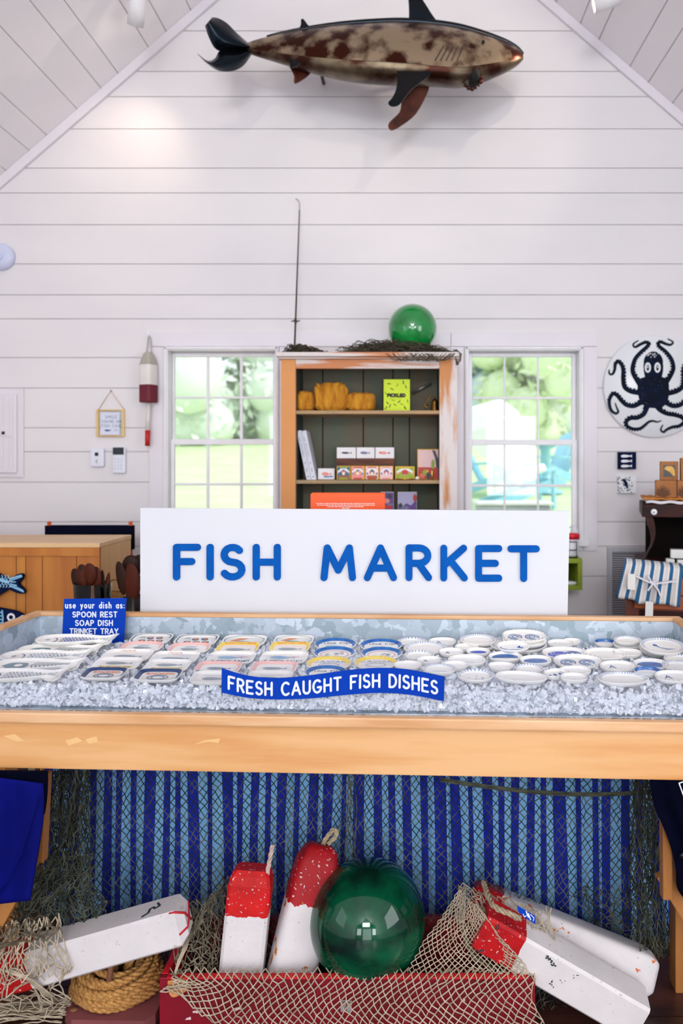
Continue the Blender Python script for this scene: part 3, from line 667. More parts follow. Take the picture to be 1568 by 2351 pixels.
# purple cards on the lower shelf
sh3 = cz(1205) + .0008
tin('post_card', 874, 904, 1133, 1202, 3.92, .004, sh3, 'purple and pink picture card partly behind the orange book', 'picture cards on the lower shelf', [('r', .02, .02, .98, .98, 'purple'), ('e', .4, .7, .3, .08, 'pink'), ('e', .6, .5, .3, .07, 'red'), ('e', .7, .85, .2, .07, 'dark'), ('e', .4, .3, .35, .1, 'blue'), ('r', .5, .55, .95, .62, 'lilac', .001)])
tin('post_card', 913, 957, 1133, 1202, 3.92, .004, sh3, 'lilac picture card with orange flowers right of the orange book', 'picture cards on the lower shelf', [('r', .02, .02, .98, .98, 'mauve'), ('p', [(.02, .3), (.02, .6), (.2, .5), (.45, .62), (.7, .55), (.98, .75), (.98, .3)], 'purple'), ('e', .35, .47, .25, .06, 'lilac', .001), ('e', .9, .8, .1, .12, 'red', .001), ('e', .15, .55, .1, .08, 'dark', .001), ('e', .5, .3, .4, .12, 'orange', .001), ('e', .3, .3, .12, .06, 'red', .0013), ('e', .65, .36, .12, .05, 'yellow', .0013)])
# orange book held up behind the sign on a wooden stand
ob = mat('orange_cover', S(250, 92, 14), .45, col2=S(244, 84, 10)); D = 2.78
a, b = P(713, 1132, D), P(883, 1132, D); zb = .98
root = thing('orange_book', 'large orange hardcover book standing behind the sign', 'book', ((a.x + b.x) / 2, D, zb))
m = MB(); m.span((a.x, D, zb), (b.x, D + .0035, a.z - .003), 0, .001); m.span((a.x, D + .0355, zb), (b.x, D + .039, a.z), 0, .001); m.span((b.x - .004, D + .002, zb), (b.x + .001, D + .037, a.z), 0, .001)
fn = facing(D); R.seed(8)
for (x_0, x_1, y_) in ((727, 862, 1156), (729, 860, 1159.6), (752, 836, 1163.2), (786, 803, 1166.8)):
    x = x_0
    while x < x_1:
        l = R.uniform(2, 8); l = min(l, x_1 - x); m.stroke([(x, y_), (x + l, y_ + .15)], 1.5, fn, .0006, None, 1, 5); x += l + 2.2
m.part('cover', [ob, paper], root)
m = MB(); m.span((a.x + .003, D + .0036, zb + .004), (b.x - .0045, D + .0354, a.z - .006)); m.part('page_block', paper, root)
# --- on top of the cabinet
ctop = cz(811)
net_d = mat('old_dark_net_twine', S(58, 52, 42), .9, col2=S(88, 80, 62), sc_=(60, 60, 60))
def net_heap(x0_, x1_, ymax, D, seed, n, droop, taper):
    R.seed(seed); m = MB(); L_ = (x1_ - x0_) / (F / D); xa = at(x0_, D); H = (811 - ymax) / (F / D)
    for k in range(n):
        p = []; ph = R.random() * 6.28; zc = R.random(); yy = R.uniform(-.11, .1); a0 = R.uniform(0, .35); a1 = R.uniform(.65, 1)
        for i in range(22):
            t = a0 + (a1 - a0) * i / 21; env = max(.12, math.sin(min(1, t * 1.08 + .02) * PI) ** .5 * (1 - taper * t))
            z_ = ctop + .003 + H * env * abs(zc * .8 + .2 * math.sin(t * 40 + ph))
            p.append(V((xa + L_ * t + .006 * math.sin(t * 55 + ph), D + yy + .025 * math.sin(t * 23 + ph * 2), z_)))
        m.tube(p, .0019, 4)
    for k in range(int(n * droop)):
        t0 = R.uniform(.35, .75); p = []
        for i in range(14):
            t = i / 13; z_ = ctop + .004 - .05 * math.sin(t * PI) * R.uniform(.8, 1); p.append(V((xa + L_ * (t0 + .22 * t), D - .155 - .004 * math.sin(t * PI), max(z_, ctop - .06))))
        p[0].y = D - .1; p[-1].y = D - .1; p[0].z = p[-1].z = ctop + .004; m.tube(p, .0015, 4)
    return m
net_heap(652, 760, 782, 3.86, 1, 130, 0, .6).solo('net_bundle', net_d, 'small heap of dark netting on the left end of the cabinet top', 'fishing net')
m = net_heap(770, 1056, 778, 3.86, 2, 170, .12, 0)
for k in range(8):  # loop hanging over the right corner
    m.tube([P(1045 + R.uniform(-6, 4), 806, 3.74 - .01) + V((0, .02, .01)), P(1056 + k * .5, 812, 3.69), P(1057 + R.uniform(-1.5, 1), 828, 3.688), P(1050 + R.uniform(-3, 3), 838, 3.69), P(1046, 826 - k, 3.692)], .0015, 4)
m.solo('net_bundle', net_d, 'long dark net draped over the right side of the cabinet top under the green ball', 'fishing net')
gball = mat('bright_green_glass', S(14, 168, 74), .06, trans=.35, col2=S(10, 134, 54), sc_=(9, 9, 14), coat=1, ior=1.5)
D = 3.86; c = P(947, 754, D); rad = 56 * D / F
M = Matrix.Translation(c - V((0, 0, rad))); m = MB(); m.sphere(c, rad, 48, 32)
m.solo('glass_float', gball, 'bright green glass ball resting on the net on top of the cabinet', 'glass ball', M=M)
# harpoon-like rod against the wall
rod_m = mat('dark_rod', S(66, 38, 26), .5, col2=S(40, 28, 24)); tip_m = mat('rod_tip', S(160, 160, 150), .4, .5)
b0 = P(675.5, 793, 3.93); b0.z = ctop + .004; t0 = P(687.5, 482, 4.07)
root = thing('fishing_rod', 'tall thin dark rod standing on the cabinet and leaning on the wall', 'rod', b0)
m = MB(); m.tube([b0, b0.lerp(t0, .25), t0], [.0048, .0045, .0025], 8); m.part('shaft', rod_m, root)
m = MB(); m.tube([t0, t0 + V((.0, 0, .035)), t0 + V((-.006, 0, .05)), t0 + V((-.02, -.006, .056))], .0022, 6); m.part('tip', tip_m, root)
q = b0.lerp(t0, .24); m = MB(); m.tube([q + V((-.023, 0, -.002)), q + V((-.01, 0, .001)), q + V((.01, 0, -.001)), q + V((.023, 0, .002))], [.002, .004, .004, .002], 6); m.lathe([(.003, -.02), (.0065, -.01), (.0065, .01), (.003, .02)], q, 10); m.part('cross_guard', rod_m, root)
# ------------------------------------------------------------------ metal shark on the gable
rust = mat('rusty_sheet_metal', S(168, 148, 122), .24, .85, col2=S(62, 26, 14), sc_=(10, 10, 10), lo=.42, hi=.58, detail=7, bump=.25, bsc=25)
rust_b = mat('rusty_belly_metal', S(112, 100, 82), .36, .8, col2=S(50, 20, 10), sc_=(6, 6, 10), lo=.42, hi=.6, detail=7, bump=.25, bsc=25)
steel = mat('blue_black_steel', S(26, 36, 46), .25, .85, col2=S(44, 40, 38), sc_=(5, 5, 5), bump=.15, bsc=18)
rust_r = mat('red_brown_metal', S(92, 42, 28), .35, .6, col2=S(50, 24, 18), sc_=(12, 12, 12)); black = mat('soot_black', S(5, 5, 6), .8)
DS = 3.74
q = lambda x, y: (440 + x / 1.96, y / 1.96)
top = [(250, 192), (290, 178), (400, 150), (550, 124), (700, 107), (880, 97), (1000, 99), (1100, 107), (1200, 122), (1300, 148), (1400, 182), (1460, 212), (1492, 242)]
bot = [(250, 238), (290, 254), (400, 288), (550, 334), (700, 368), (880, 386), (1000, 388), (1100, 392), (1200, 398), (1300, 376), (1400, 334), (1460, 300), (1492, 268)]
rid = [(250, 218), (290, 224), (400, 240), (550, 256), (700, 268), (880, 278), (1000, 286), (1100, 296), (1200, 302), (1300, 292), (1400, 276), (1460, 266), (1492, 256)]
root = thing('metal_shark', 'large rusty sheet metal shark mounted high on the gable wall', 'sculpture', P(*q(860, 245), DW - .02))
tp, bt, rd = spline(top, 4), spline(bot, 4), spline(rid, 4)
up = MB(); lo_ = MB(); bk = MB(); ringU = []; ringL = []; ringB = []
for (x, yt), (_, yb), (_, yr) in zip(tp, bt, rd):
    hw = .5 * (yb - yt) / 1.96 * DS / F * .95
    pt_ = P(*q(x, yt), DS); pb = P(*q(x, yb), DS); pr = P(*q(x, yr), DS - hw)
    ringU.append([P(*q(x, yt + (yr - yt) * (1 - math.cos(a)) ** 1.0), DS - hw * math.sin(a) * 1.02) for a in [PI / 2 * k / 8 for k in range(9)]])
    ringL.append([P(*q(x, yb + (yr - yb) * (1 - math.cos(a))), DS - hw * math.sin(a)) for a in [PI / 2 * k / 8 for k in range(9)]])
    ringB.append([P(*q(x, yt + (yb - yt) * k / 8), DS + hw * 1.0 * math.sin(PI * k / 8)) for k in range(9)])
def ribbon(mb_, rings):
    n = len(rings[0]); vs_ = [p for r in rings for p in r]
    mb_.add(vs_, [[i * n + k, (i + 1) * n + k, (i + 1) * n + k + 1, i * n + k + 1] for i in range(len(rings) - 1) for k in range(n - 1)], 0, True)
ribbon(up, ringU); ribbon(lo_, ringL); ribbon(bk, ringB)
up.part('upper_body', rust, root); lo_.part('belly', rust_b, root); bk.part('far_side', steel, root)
m = MB(); m.tube([P(*q(x, yt), DS) for x, yt in tp[6:]], [.006 + .012 * math.sin(PI * i / (len(tp) - 7)) for i in range(len(tp) - 6)], 8); m.part('back_seam', steel, root)
def fin(nm, pts, D0, bend, mt, th=.006):
    m = MB(); ps = spline(pts + [pts[0]], 3)[:-1]
    fn = lambda x, y, z: P(*q(x, y), D0 + bend(x, y)) + V((0, z, 0))
    # triangulated fan with bend
    m.poly(ps, fn, 0, th, 0); return m.part(nm, mt, root)
fin('dorsal_fin', [(975, 110), (978, 60), (974, -10), (960, -70), (990, -62), (1040, 0), (1075, 55), (1108, 112), (1040, 112)], DS - .004, lambda x, y: 0, steel)
fin('rear_dorsal_fin', [(470, 142), (490, 115), (492, 88), (503, 86), (520, 108), (535, 130)], DS - .003, lambda x, y: 0, steel)
fin('pectoral_fin', [(915, 282), (925, 340), (920, 400), (902, 440), (884, 462), (900, 478), (935, 470), (965, 430), (1000, 392), (1075, 335), (1082, 300), (1000, 280)], DS - .125, lambda x, y: -.0004 * (y - 290), steel)
fin('pectoral_fin', [(1070, 380), (1060, 420), (1010, 510), (950, 560), (905, 585), (886, 575), (890, 550), (935, 505), (945, 460), (970, 425), (1000, 382)], DS + .03, lambda x, y: .0004 * (y - 390), rust_r)
fin('pelvic_fin', [(430, 242), (520, 240), (516, 268), (470, 296), (444, 304), (442, 275)], DS - .07, lambda x, y: -.0003 * (y - 240), steel)
fin('anal_fin', [(440, 300), (530, 318), (520, 342), (474, 372), (460, 370), (460, 340)], DS, lambda x, y: 0, rust_r)
def tail(pts, nm):
    m = MB(); a = spline(pts[0], 4); b = spline(pts[1], 4); rings = []
    for (x_, y_), (x2, y2) in zip(a, b):
        rings.append([P(*q(x_ + (x2 - x_) * k / 6, y_ + (y2 - y_) * k / 6), DS - .05 * math.sin(PI * k / 6) - .0006 * (250 - (x_ + (x2 - x_) * k / 6))) for k in range(7)])
    n = 7; vs_ = [p for r in rings for p in r]; fs = [[i * n + k, (i + 1) * n + k, (i + 1) * n + k + 1, i * n + k + 1] for i in range(len(rings) - 1) for k in range(n - 1)]
    o_ = len(vs_); vs_ += [p + V((0, .005, 0)) for p in vs_]; fs += [[o_ + x for x in f][::-1] for f in fs]
    m.add(vs_, fs, 0, True); m.part(nm, steel, root)
tail(([(258, 196), (205, 150), (160, 105), (120, 82), (92, 78)], [(258, 222), (180, 232), (112, 222), (78, 170), (60, 116)]), 'tail_lobe')
tail(([(262, 214), (200, 224), (130, 226), (105, 262), (70, 272), (26, 240)], [(268, 246), (230, 295), (180, 318), (120, 316), (70, 286), (26, 242)]), 'tail_lobe')
m = MB(); e = P(*q(1313, 188), DS - .085); m.sphere(e, .008, 12, 8); m.part('eye', black, root)
def flank(x, y):
    yt, yb, yr = [next(a[1] + (b[1] - a[1]) * (x - a[0]) / (b[0] - a[0]) for a, b in zip(L_, L_[1:]) if a[0] <= x <= b[0]) for L_ in (tp, bt, rd)]
    hw = .5 * (yb - yt) / 1.96 * DS / F * .97; c_ = 1 - (y - yt) / (yr - yt); return P(*q(x, y), DS - hw * math.sqrt(max(0, 1 - c_ * c_)) - .001)
m = MB()
for k in range(5): m.tube([flank(1095 + k * 25 + (38 - 3 * k) * t, 272 - 64 * t) for t in (0, .25, .5, .75, 1)], .0022, 5)
m.part('gill_slits', black, root)
m = MB(); m.sphere(P(*q(1268, 345), DS - .075), (.034, .05, .044), 16, 10, 0, lambda p, d: p * (1 + .25 * noise.noise(d * 3)))
m.part('mouth_hole', black, root)
m = MB(); R.seed(2)
for k in range(16): # torn metal around the mouth
    a = 2 * PI * k / 16; p = P(*q(1262 + 42 * math.cos(a), 348 + 52 * math.sin(a)), DS - .09); m.sphere(p, R.uniform(.006, .012), 7, 5, 0)
m.part('torn_jaw', rust_r, root)
m = MB()
for x in (560, 1050): m.tube([P(*q(x, 235), DS + .04), V((P(*q(x, 235), DS).x, DW - .001, P(*q(x, 235), DS).z + .02))], .009, 8)
m.part('wall_bracket', steel, root)
# ------------------------------------------------------------------ track lights
lamp_w = mat('lamp_white', S(238, 236, 238), .4); bulb = mat('lamp_glow', (1, .86, .66, 1), .5, emit=14)
def track_light(px, py, D, aim, e, label, size=.7, blend=.6, col=(1, .84, .66)):
    c = P(px, py, D) if D else V((px[0], px[1], px[2])); aim = V(aim); d = (aim - c).normalized(); M = frame(c, d)
    root = thing('track_light', label, 'lamp', None, 0, 'white track lights', M=M)
    m = MB(); m.lathe([(.02, -.06), (.036, -.055), (.038, .06), (.034, .06), (.032, .045), (.001, .044)], (0, 0, 0), 20); m.obj('lamp_shade', lamp_w, root)
    m = MB(); m.lathe([(.001, .05), (.03, .05), (.031, .054), (.001, .055)], (0, 0, 0), 20); m.obj('bulb', bulb, root)
    zc = roof(c.x); m = MB(); m.tube([c, c + V((0, .0, .04)), V((c.x, c.y, zc - .02))], .011, 8); m.box((c.x, c.y, zc - .012), (.05, .12, .03), 0, Matrix.Rotation(math.atan(SL) * (1 if c.x < RX else -1) * -1, 3, 'Y'), .004); m.part('mounting_stem', lamp_w, root)
    l = bpy.data.lights.new('track_lamp', 'SPOT'); l.energy = e; l.spot_size = size; l.spot_blend = blend; l.shadow_soft_size = .03; l.color = col
    o = bpy.data.objects.new('track_lamp', l); COL.objects.link(o); o.parent = root
    o.matrix_local = Matrix.Translation(V((0, 0, .07))) @ Matrix.Rotation(PI, 4, 'X')
track_light(314, 26, 3.62, P(275, 430, DW), 9, 'white track light on the left ceiling slope', 1.5, 1.0, (1, .76, .58))
track_light(1392, 2, 3.6, P(1000, 140, DS), 26, 'white track light on the right ceiling slope', .8)
track_light((-.9, 1.9, 3.75), 0, 0, P(700, 150, DS), 13, 'white track light over the middle of the room, left of the ridge', .8)
track_light((.55, 1.9, 3.75), 0, 0, P(1050, 160, DS), 22, 'white track light over the middle of the room, right of the ridge', .8)
# ------------------------------------------------------------------ things on the left wall
plast = mat('white_plastic', S(228, 230, 240), .4, col2=S(222, 224, 236)); scr = mat('dark_screen', S(10, 30, 34), .2)
root = thing('smoke_detector', 'round pale smoke detector on the left end of the back wall', 'detector', P(5, 622, DW))
c = P(5, 591, DW); Mr = Matrix.Rotation(PI / 2, 3, 'X'); rr = 31 / sW
m = MB(); m.lathe([(.001, .0), (rr, 0), (rr, .018), (rr * .9, .03), (rr * .5, .034), (.001, .034)], c, 32, 0, Mr); m.part('housing', mat('detector_plastic', S(206, 212, 238), .4), root)
m = MB(); m.lathe([(.001, .034), (rr * .36, .034), (rr * .36, .038), (rr * .3, .04), (.001, .04)], c + V((-.005, 0, 0)), 24, 0, Mr); m.part('vent_cap', mat('detector_cap', S(196, 204, 234), .4), root)
# electrical panel
root = thing('electric_panel', 'white flush electrical panel cover at the left edge of the back wall', 'panel', P(0, 1092, DW))
m = MB(); a, b = P(-120, 892, DW), P(56, 1096, DW); m.span((a.x, DW - .012, b.z), (b.x, DW - .0005, a.z), 0, .003); m.part('surround', white_trim, root)
m = MB(); a, b = P(-112, 905, DW), P(43, 1086, DW); m.span((a.x, DW - .026, b.z), (b.x, DW - .012, a.z), 0, .006); m.part('cover', white_trim, root)
m = MB()
for px in (-95, -80, -55, -30, -8, 4, 12, 26, 34): a, b = P(px, 914, DW), P(px + 1.6, 1076, DW); m.span((a.x, DW - .0285, b.z), (b.x, DW - .026, a.z), 0)
m.part('door_ribs', white_trim, root)
m = MB(); a, b = P(8, 988, DW), P(34, 1002, DW); m.span((a.x, DW - .031, b.z), (b.x, DW - .026, a.z), 0, .002); lt = m.part('latch_plate', white_trim, root)
m = MB(); a, b = P(11, 991, DW), P(18, 998, DW); m.span((a.x, DW - .034, b.z), (b.x, DW - .031, a.z), 0, .001); m.part('latch', scr, lt, 'black square latch')
# thermostat, keypad
root = thing('thermostat', 'small white thermostat with a tiny dark display left of the keypad', 'thermostat', P(226, 1073, DW))
m = MB(); a, b = P(211, 1029, DW), P(242, 1072, DW); m.span((a.x, DW - .025, b.z), (b.x, DW - .0005, a.z), 0, .008); m.part('housing', plast, root)
m = MB(); a, b = P(222, 1039, DW), P(230, 1047, DW); m.span((a.x, DW - .0265, b.z), (b.x, DW - .025, a.z)); m.part('display', scr, root)
m = MB(); a, b = P(224, 1055, DW), P(228, 1063, DW); m.span((a.x, DW - .027, b.z), (b.x, DW - .025, a.z), 0, .0005); m.part('button', mat('gray_button', S(180, 190, 192), .5), root)
root = thing('alarm_keypad', 'tall white alarm keypad with a black display on top', 'keypad', P(276, 1088, DW))
m = MB(); a, b = P(261, 1027, DW), P(291, 1087, DW); m.span((a.x, DW - .024, b.z), (b.x, DW - .0005, a.z), 0, .009); m.part('housing', plast, root)
m = MB(); a, b = P(263, 1027.5, DW), P(288, 1044, DW); m.span((a.x, DW - .026, b.z), (b.x, DW - .024, a.z), 0, .001); m.part('display', scr, root)
m = MB()
for i in range(3):
    for j in range(4): a = P(269 + i * 7, 1054 + j * 7, DW); m.box((a.x, DW - .0245, a.z), (.011, .002, .01), 0, None, .0008)
m.part('keys', mat('pale_key', S(214, 218, 234), .5), root, kind=None)
# framed note
root = thing('picture_frame', 'small gold framed glass note hanging by a chain on the left wall', 'frame', P(256, 1003, DW))
gold_f = mat('gold_frame', S(222, 180, 100), .35, .6)
a, b = P(224, 941, DW), P(287, 1003, DW); t_ = .009
m = MB(); y0, y1 = DW - .016, DW - .004
for p, q2 in (((a.x, y0, b.z), (a.x + t_, y1, a.z)), ((b.x - t_, y0, b.z), (b.x, y1, a.z)), ((a.x + t_, y0, a.z - t_ * .6), (b.x - t_, y1, a.z)), ((a.x + t_, y0, b.z), (b.x - t_, y1, b.z + t_ * .6))): m.span(p, q2, 0, .001)
m.part('frame', gold_f, root)
m = MB(); m.span((a.x + t_ * .5, DW - .011, b.z + .003), (b.x - t_ * .5, DW - .009, a.z - .003)); m.part('glass', pane_m, root)
m = MB(); a2, b2 = P(233, 947, DW), P(277, 999, DW); m.span((a2.x, DW - .013, b2.z), (b2.x, DW - .0115, a2.z), 0)
fn = facing(DW - .013); navy_i = mat('navy_ink', S(30, 84, 150), .6); gi = mat('soft_teal_ink', S(120, 150, 165), .7)
for t, y, h_ in (('SMILE', 960, 6), ("YOU'RE ON", 970.5, 5.2), ('FISH CAM', 980.5, 5.6)): text(m, t, fn, 255, y, -h_, .9, .0008, None, 2, gap=.42)
m.poly([(238, 987.5), (243, 986.5), (247, 986), (252, 987.5), (256, 986.3), (255, 988.5), (250, 989.8), (246, 990.6), (242, 989.2)], fn, .0008, None, 1)
m.stroke([(262, 986), (271, 986)], .7, fn, .0008, None, 2, 5); m.stroke([(262, 989), (271, 989)], .7, fn, .0008, None, 2, 5)
m.part('note', [mat('note_paper', S(222, 224, 240), .7), navy_i, gi], root)
m = MB(); nail = P(254.5, 897, DW - .008); m.tube([P(225, 942, DW - .01), nail, P(286, 942, DW - .01)], .0016, 5); m.part('chain', gold_f, root)
m = MB(); m.tube([nail + V((0, -.004, 0)), nail + V((0, .007, 0))], .003, 6); m.part('nail', brass, root)
# hanging buoy
root = thing('wall_buoy', 'white and dark red lobster buoy hanging on the wall left of the left window', 'buoy', P(340, 1025, DW - .05))
bw = mat('aged_white_buoy', S(214, 208, 200), .7, col2=S(232, 228, 224)); br = mat('dark_red_buoy', S(112, 30, 46), .6, col2=S(96, 24, 40)); bg_ = mat('gray_buoy_tip', S(176, 172, 160), .7)
D = DW - .055; h2 = 17 / (F / D) * .96
m = MB(); rings = []; zs = [(808, .3), (812, .55), (828, .86), (838, .98), (882, 1), (884, 1), (921, 1.0), (924, .96)]
def sq(c, s_, n=5): return [c + V((math.copysign(abs(math.cos(t)) ** .35, math.cos(t)), math.copysign(abs(math.sin(t)) ** .35, math.sin(t)), 0)) * s_ for t in [2 * PI * (k + .5) / 16 for k in range(16)]]
Mz = Matrix.Rotation(math.radians(-24), 3, 'Z')
cc = P(341, 860, D)
for y, k in zs:
    c = V((cc.x, D, P(0, y, D).z)); rings.append([c + Mz @ (p - c) for p in sq(c, h2 * k)])
m.loft(rings, 0, True, True, [2, 2, 2, 0, 0, 1, 1]); m.part('float_body', [bw, br, bg_], root)
m = MB(); m.tube([V((cc.x + .0, D, P(0, 926, D).z)), V((cc.x - .004, D, P(0, 990, D).z))], .012, 10); hd_ = m.part('handle', bw, root)
m = MB(); m.tube([V((cc.x - .004, D, P(0, 988, D).z)), V((cc.x - .006, D, P(0, 1024, D).z))], [.0135, .012], 10); m.part('handle_tip', mat('red_tip', S(190, 30, 26), .5), hd_)
m = MB(); tpz = P(343, 776, DW - .02); m.tube([V((cc.x - .012, D, P(0, 815, D).z)), tpz + V((-.006, 0, 0)), tpz + V((0, -.004, .012)), tpz + V((.006, 0, 0)), V((cc.x + .016, D, P(0, 815, D).z))], .003, 6); m.part('cord', bg_, root)
m = MB(); a = P(343, 772, DW); m.box((a.x, DW - .004, a.z), (.018, .007, .06), 0, None, .002); m.tube([a + V((0, -.004, -.01)), a + V((0, -.022, -.012)), a + V((0, -.024, .004))], .004, 6); m.part('hook', plast, root)
# ------------------------------------------------------------------ counter cabinet, director chair
oak = mat('warm_oak_frame', S(196, 124, 48), .5, col2=S(176, 104, 36), sc_=(14, 14, 2.5), detail=6); oak_p = mat('warm_oak_panel', S(196, 126, 50), .5, col2=S(172, 100, 36), sc_=(16, 16, 1.4), detail=6)
oak_t = mat('pale_oak_top', S(226, 188, 140), .45, col2=S(214, 174, 124), sc_=(2, 16, 16)); oak_s = mat('pale_oak_side', S(222, 178, 120), .5, col2=S(212, 166, 108), sc_=(16, 16, 2))
D0, D1 = 3.2, 3.57; s0 = F / D0; zt = CH - (1247 - CY) / s0; xr = (228 - CX) / s0; xl = -2.35
root = thing('counter_cabinet', 'honey coloured wooden counter cabinet standing at the left behind the fish table', 'cabinet', ((xl + xr) / 2, (D0 + D1) / 2, 0))
m = MB(); m.span((xl, D0 - .002, zt - .018), (xr + .002, D1, zt), 0, .002); m.part('countertop', oak_t, root)
m = MB(); m.span((xr - .02, D0 + .02, 0), (xr, D1 - .002, zt - .0185)); m.part('side_panel', oak_s, root)
m = MB(); zr = CH - (1277 - CY) / s0; m.span((xl, D0, zr), (xr, D0 + .02, zt - .0185), 0, .001); m.span((xr - .022, D0 + .0005, 0), (xr, D0 + .0199, zr - .0005), 0, .001); m.part('face_frame', oak, root)
m = MB(); pxs = [228 - 10, 174, 95, 57, 35, -30, -75, -140, -200, -300, -400]
for i, (b_, a_) in enumerate(zip(pxs, pxs[1:])): m.span((max(xl, (a_ - CX) / s0) + .0015, D0 + .008, .05), ((b_ - CX) / s0 - .0015, D0 + .02, zr - .001), (0, 0, 1, 0, 0, 1, 0, 0, 1, 0)[i])
m.part('front_panel', [oak_p, oak], root)
# patterned cloth fishes pinned on the counter front
nv = mat('navy_cloth', S(6, 16, 50), .85, col2=S(8, 24, 66), spec=.15); lb = mat('light_blue_cloth', S(150, 196, 224), .85, col2=S(120, 176, 210)); wc = mat('white_cloth', S(238, 240, 244), .85)
Dp = D0 - .025; fn = facing(Dp)
def pillow(pts, label, deco):
    root = thing('fish_pillow', label, 'pillow', P(20, 1400, D0), 0, 'cloth fishes on the counter front'); m = MB()
    ps = spline(pts + [pts[0]], 3)[:-1]; cxp = sum(p[0] for p in ps) / len(ps); cyp = sum(p[1] for p in ps) / len(ps)
    k = lambda f_, z: [fn(cxp + (x - cxp) * f_, cyp + (y - cyp) * f_, z) for x, y in ps]
    rings = [k(.97, -.022), k(1, -.012), k(.985, -.004), k(.96, .0)]
    m.loft(rings, 0, False, True); bo = m.part('body', nv, root)
    m = MB(); deco(m); m.part('printed_pattern', [lb, wc, nv], bo)
def d1(m):
    for a, b, w_ in (((23, 1329), (49, 1321), 4), ((23, 1334), (51, 1323.5), 2.2), ((24, 1345), (54, 1358), 4), ((24, 1340), (53, 1355), 2), ((25, 1341), (38, 1344), 3), ((24, 1336), (36, 1336), 2.5)): m.stroke([a, b], w_, fn, .0015, None, 0, 6)
    for x in range(-60, 20, 7):
        for y in range(1324, 1346, 7): m.stroke(arc(x + (y % 2) * 3, y, 3.4, 3.4, -70, 70, 4), 2, fn, .0015, None, 0, 5)
    m.stroke([(-60, 1330), (0, 1331), (18, 1336)], 7, fn, .001, None, 0, 6)
pillow([(-90, 1300), (-20, 1312), (10, 1326), (20, 1330), (40, 1318), (52, 1319), (50, 1330), (42, 1340), (52, 1352), (56, 1361), (48, 1364), (34, 1360), (20, 1354), (5, 1362), (-30, 1380), (-90, 1385)], 'navy cloth fish with pale blue tail on the counter front', d1)
def d2(m):
    m.stroke([(25.5, 1417), (25.6, 1417)], 19, fn, .0012, None, 1, 18); m.stroke([(25.5, 1417), (25.6, 1417)], 9.5, fn, .0016, None, 2, 14); m.stroke([(44, 1418), (53, 1413)], 3, fn, .0012, None, 1, 6)
    m.stroke([(5, 1402), (7, 1420), (5, 1442)], 4, fn, .0012, None, 0, 6)
    for x in range(-40, 4, 8):
        for y in range(1406, 1442, 8): m.stroke([(x, y), (x + 4, y)], 3.4, fn, .0012, None, 0, 6)
pillow([(-90, 1390), (-20, 1394), (20, 1400), (42, 1406), (53, 1414), (46, 1424), (25, 1434), (0, 1450), (-40, 1460), (-90, 1462)], 'navy cloth fish head with a big white ringed eye low on the counter front', d2)
canvas = mat('navy_canvas', S(4, 6, 26), .9, col2=S(6, 8, 32), spec=.1); orange_w = mat('orange_varnished_wood', S(216, 96, 40), .4, col2=S(190, 74, 34))
Dc = 3.74; sc_c = F / Dc
root = thing('director_chair', 'tall folding chair with navy canvas back behind the counter cabinet', 'chair', P(205, 1300, Dc) * 1.0)
root_b = MTX[root.name]
xa, xb = (113 - CX) / sc_c, (300 - CX) / sc_c; zc = lambda y: CH - (y - CY) / sc_c
for x in (xa, xb):
    m = MB(); m.tube([V((x, Dc, zc(1310))), V((x, Dc, zc(1197)))], .0095, 10); m.part('back_post', orange_w, root)
    for yy in (Dc - .0, Dc - .13):
        m = MB(); m.span((x - .016, yy - .016, 0), (x + .016, yy + .016, zc(1310)), 0, .003); m.part('leg', orange_w, root)
    m = MB(); m.span((x - .022, Dc - .16, zc(1310)), (x + .022, Dc + .02, zc(1302)), 0, .004); m.part('armrest', orange_w, root)
m = MB(); m.sheet(lambda u, v: (xa - .014 + (xb - xa + .028) * u, Dc + .012 - .028 + .02 * math.sin(PI * u) - .0, zc(1206) - (zc(1206) - zc(1262)) * v - .004 * math.sin(PI * u)), 20, 4, (0, .004, 0)); m.sheet(lambda u, v: (xa - .014 + (xb - xa + .028) * u, Dc + .014, zc(1206) - (zc(1206) - zc(1262)) * v), 8, 2, (0, .003, 0)); m.part('canvas_back', canvas, root)
m = MB(); m.span((xa, Dc - .15, zc(1330)), (xb, Dc + .0, zc(1326))); m.part('canvas_seat', canvas, root)
# ------------------------------------------------------------------ display bench behind the tray, with utensils
ash = mat('gray_bench_wood', S(150, 128, 104), .6)
root = thing('back_bench', 'low wooden bench behind the tray holding the spoons and the basket', 'bench', (-.55, 2.95, 0))
m = MB(); m.span((-1.38, 2.735, .83), (.2, 3.14, .86), 0, .004); m.part('bench_top', ash, root)
for x in (-1.33, .15):
    for y in (2.775, 3.1):
        m = MB(); m.span((x - .03, y - .02, 0), (x + .03, y + .02, .83), 0, .003); m.part('leg', ash, root)
m = MB(); m.span((-.42, 2.74, .8605), (.0, 2.86, .98), 0, .003); m.solo('book_riser', ash, 'wooden block under the orange book behind the sign', 'riser')
clear = thin_glass('clear_jar_glass', (.975, .985, .985, 1))
sp_w = [mat('dark_walnut_spoon', S(52, 26, 15), .55, col2=S(32, 16, 10), spec=.2, sc_=(8, 8, 2)), mat('red_brown_spoon', S(84, 32, 16), .55, col2=S(58, 22, 12), spec=.2, sc_=(8, 8, 2))]
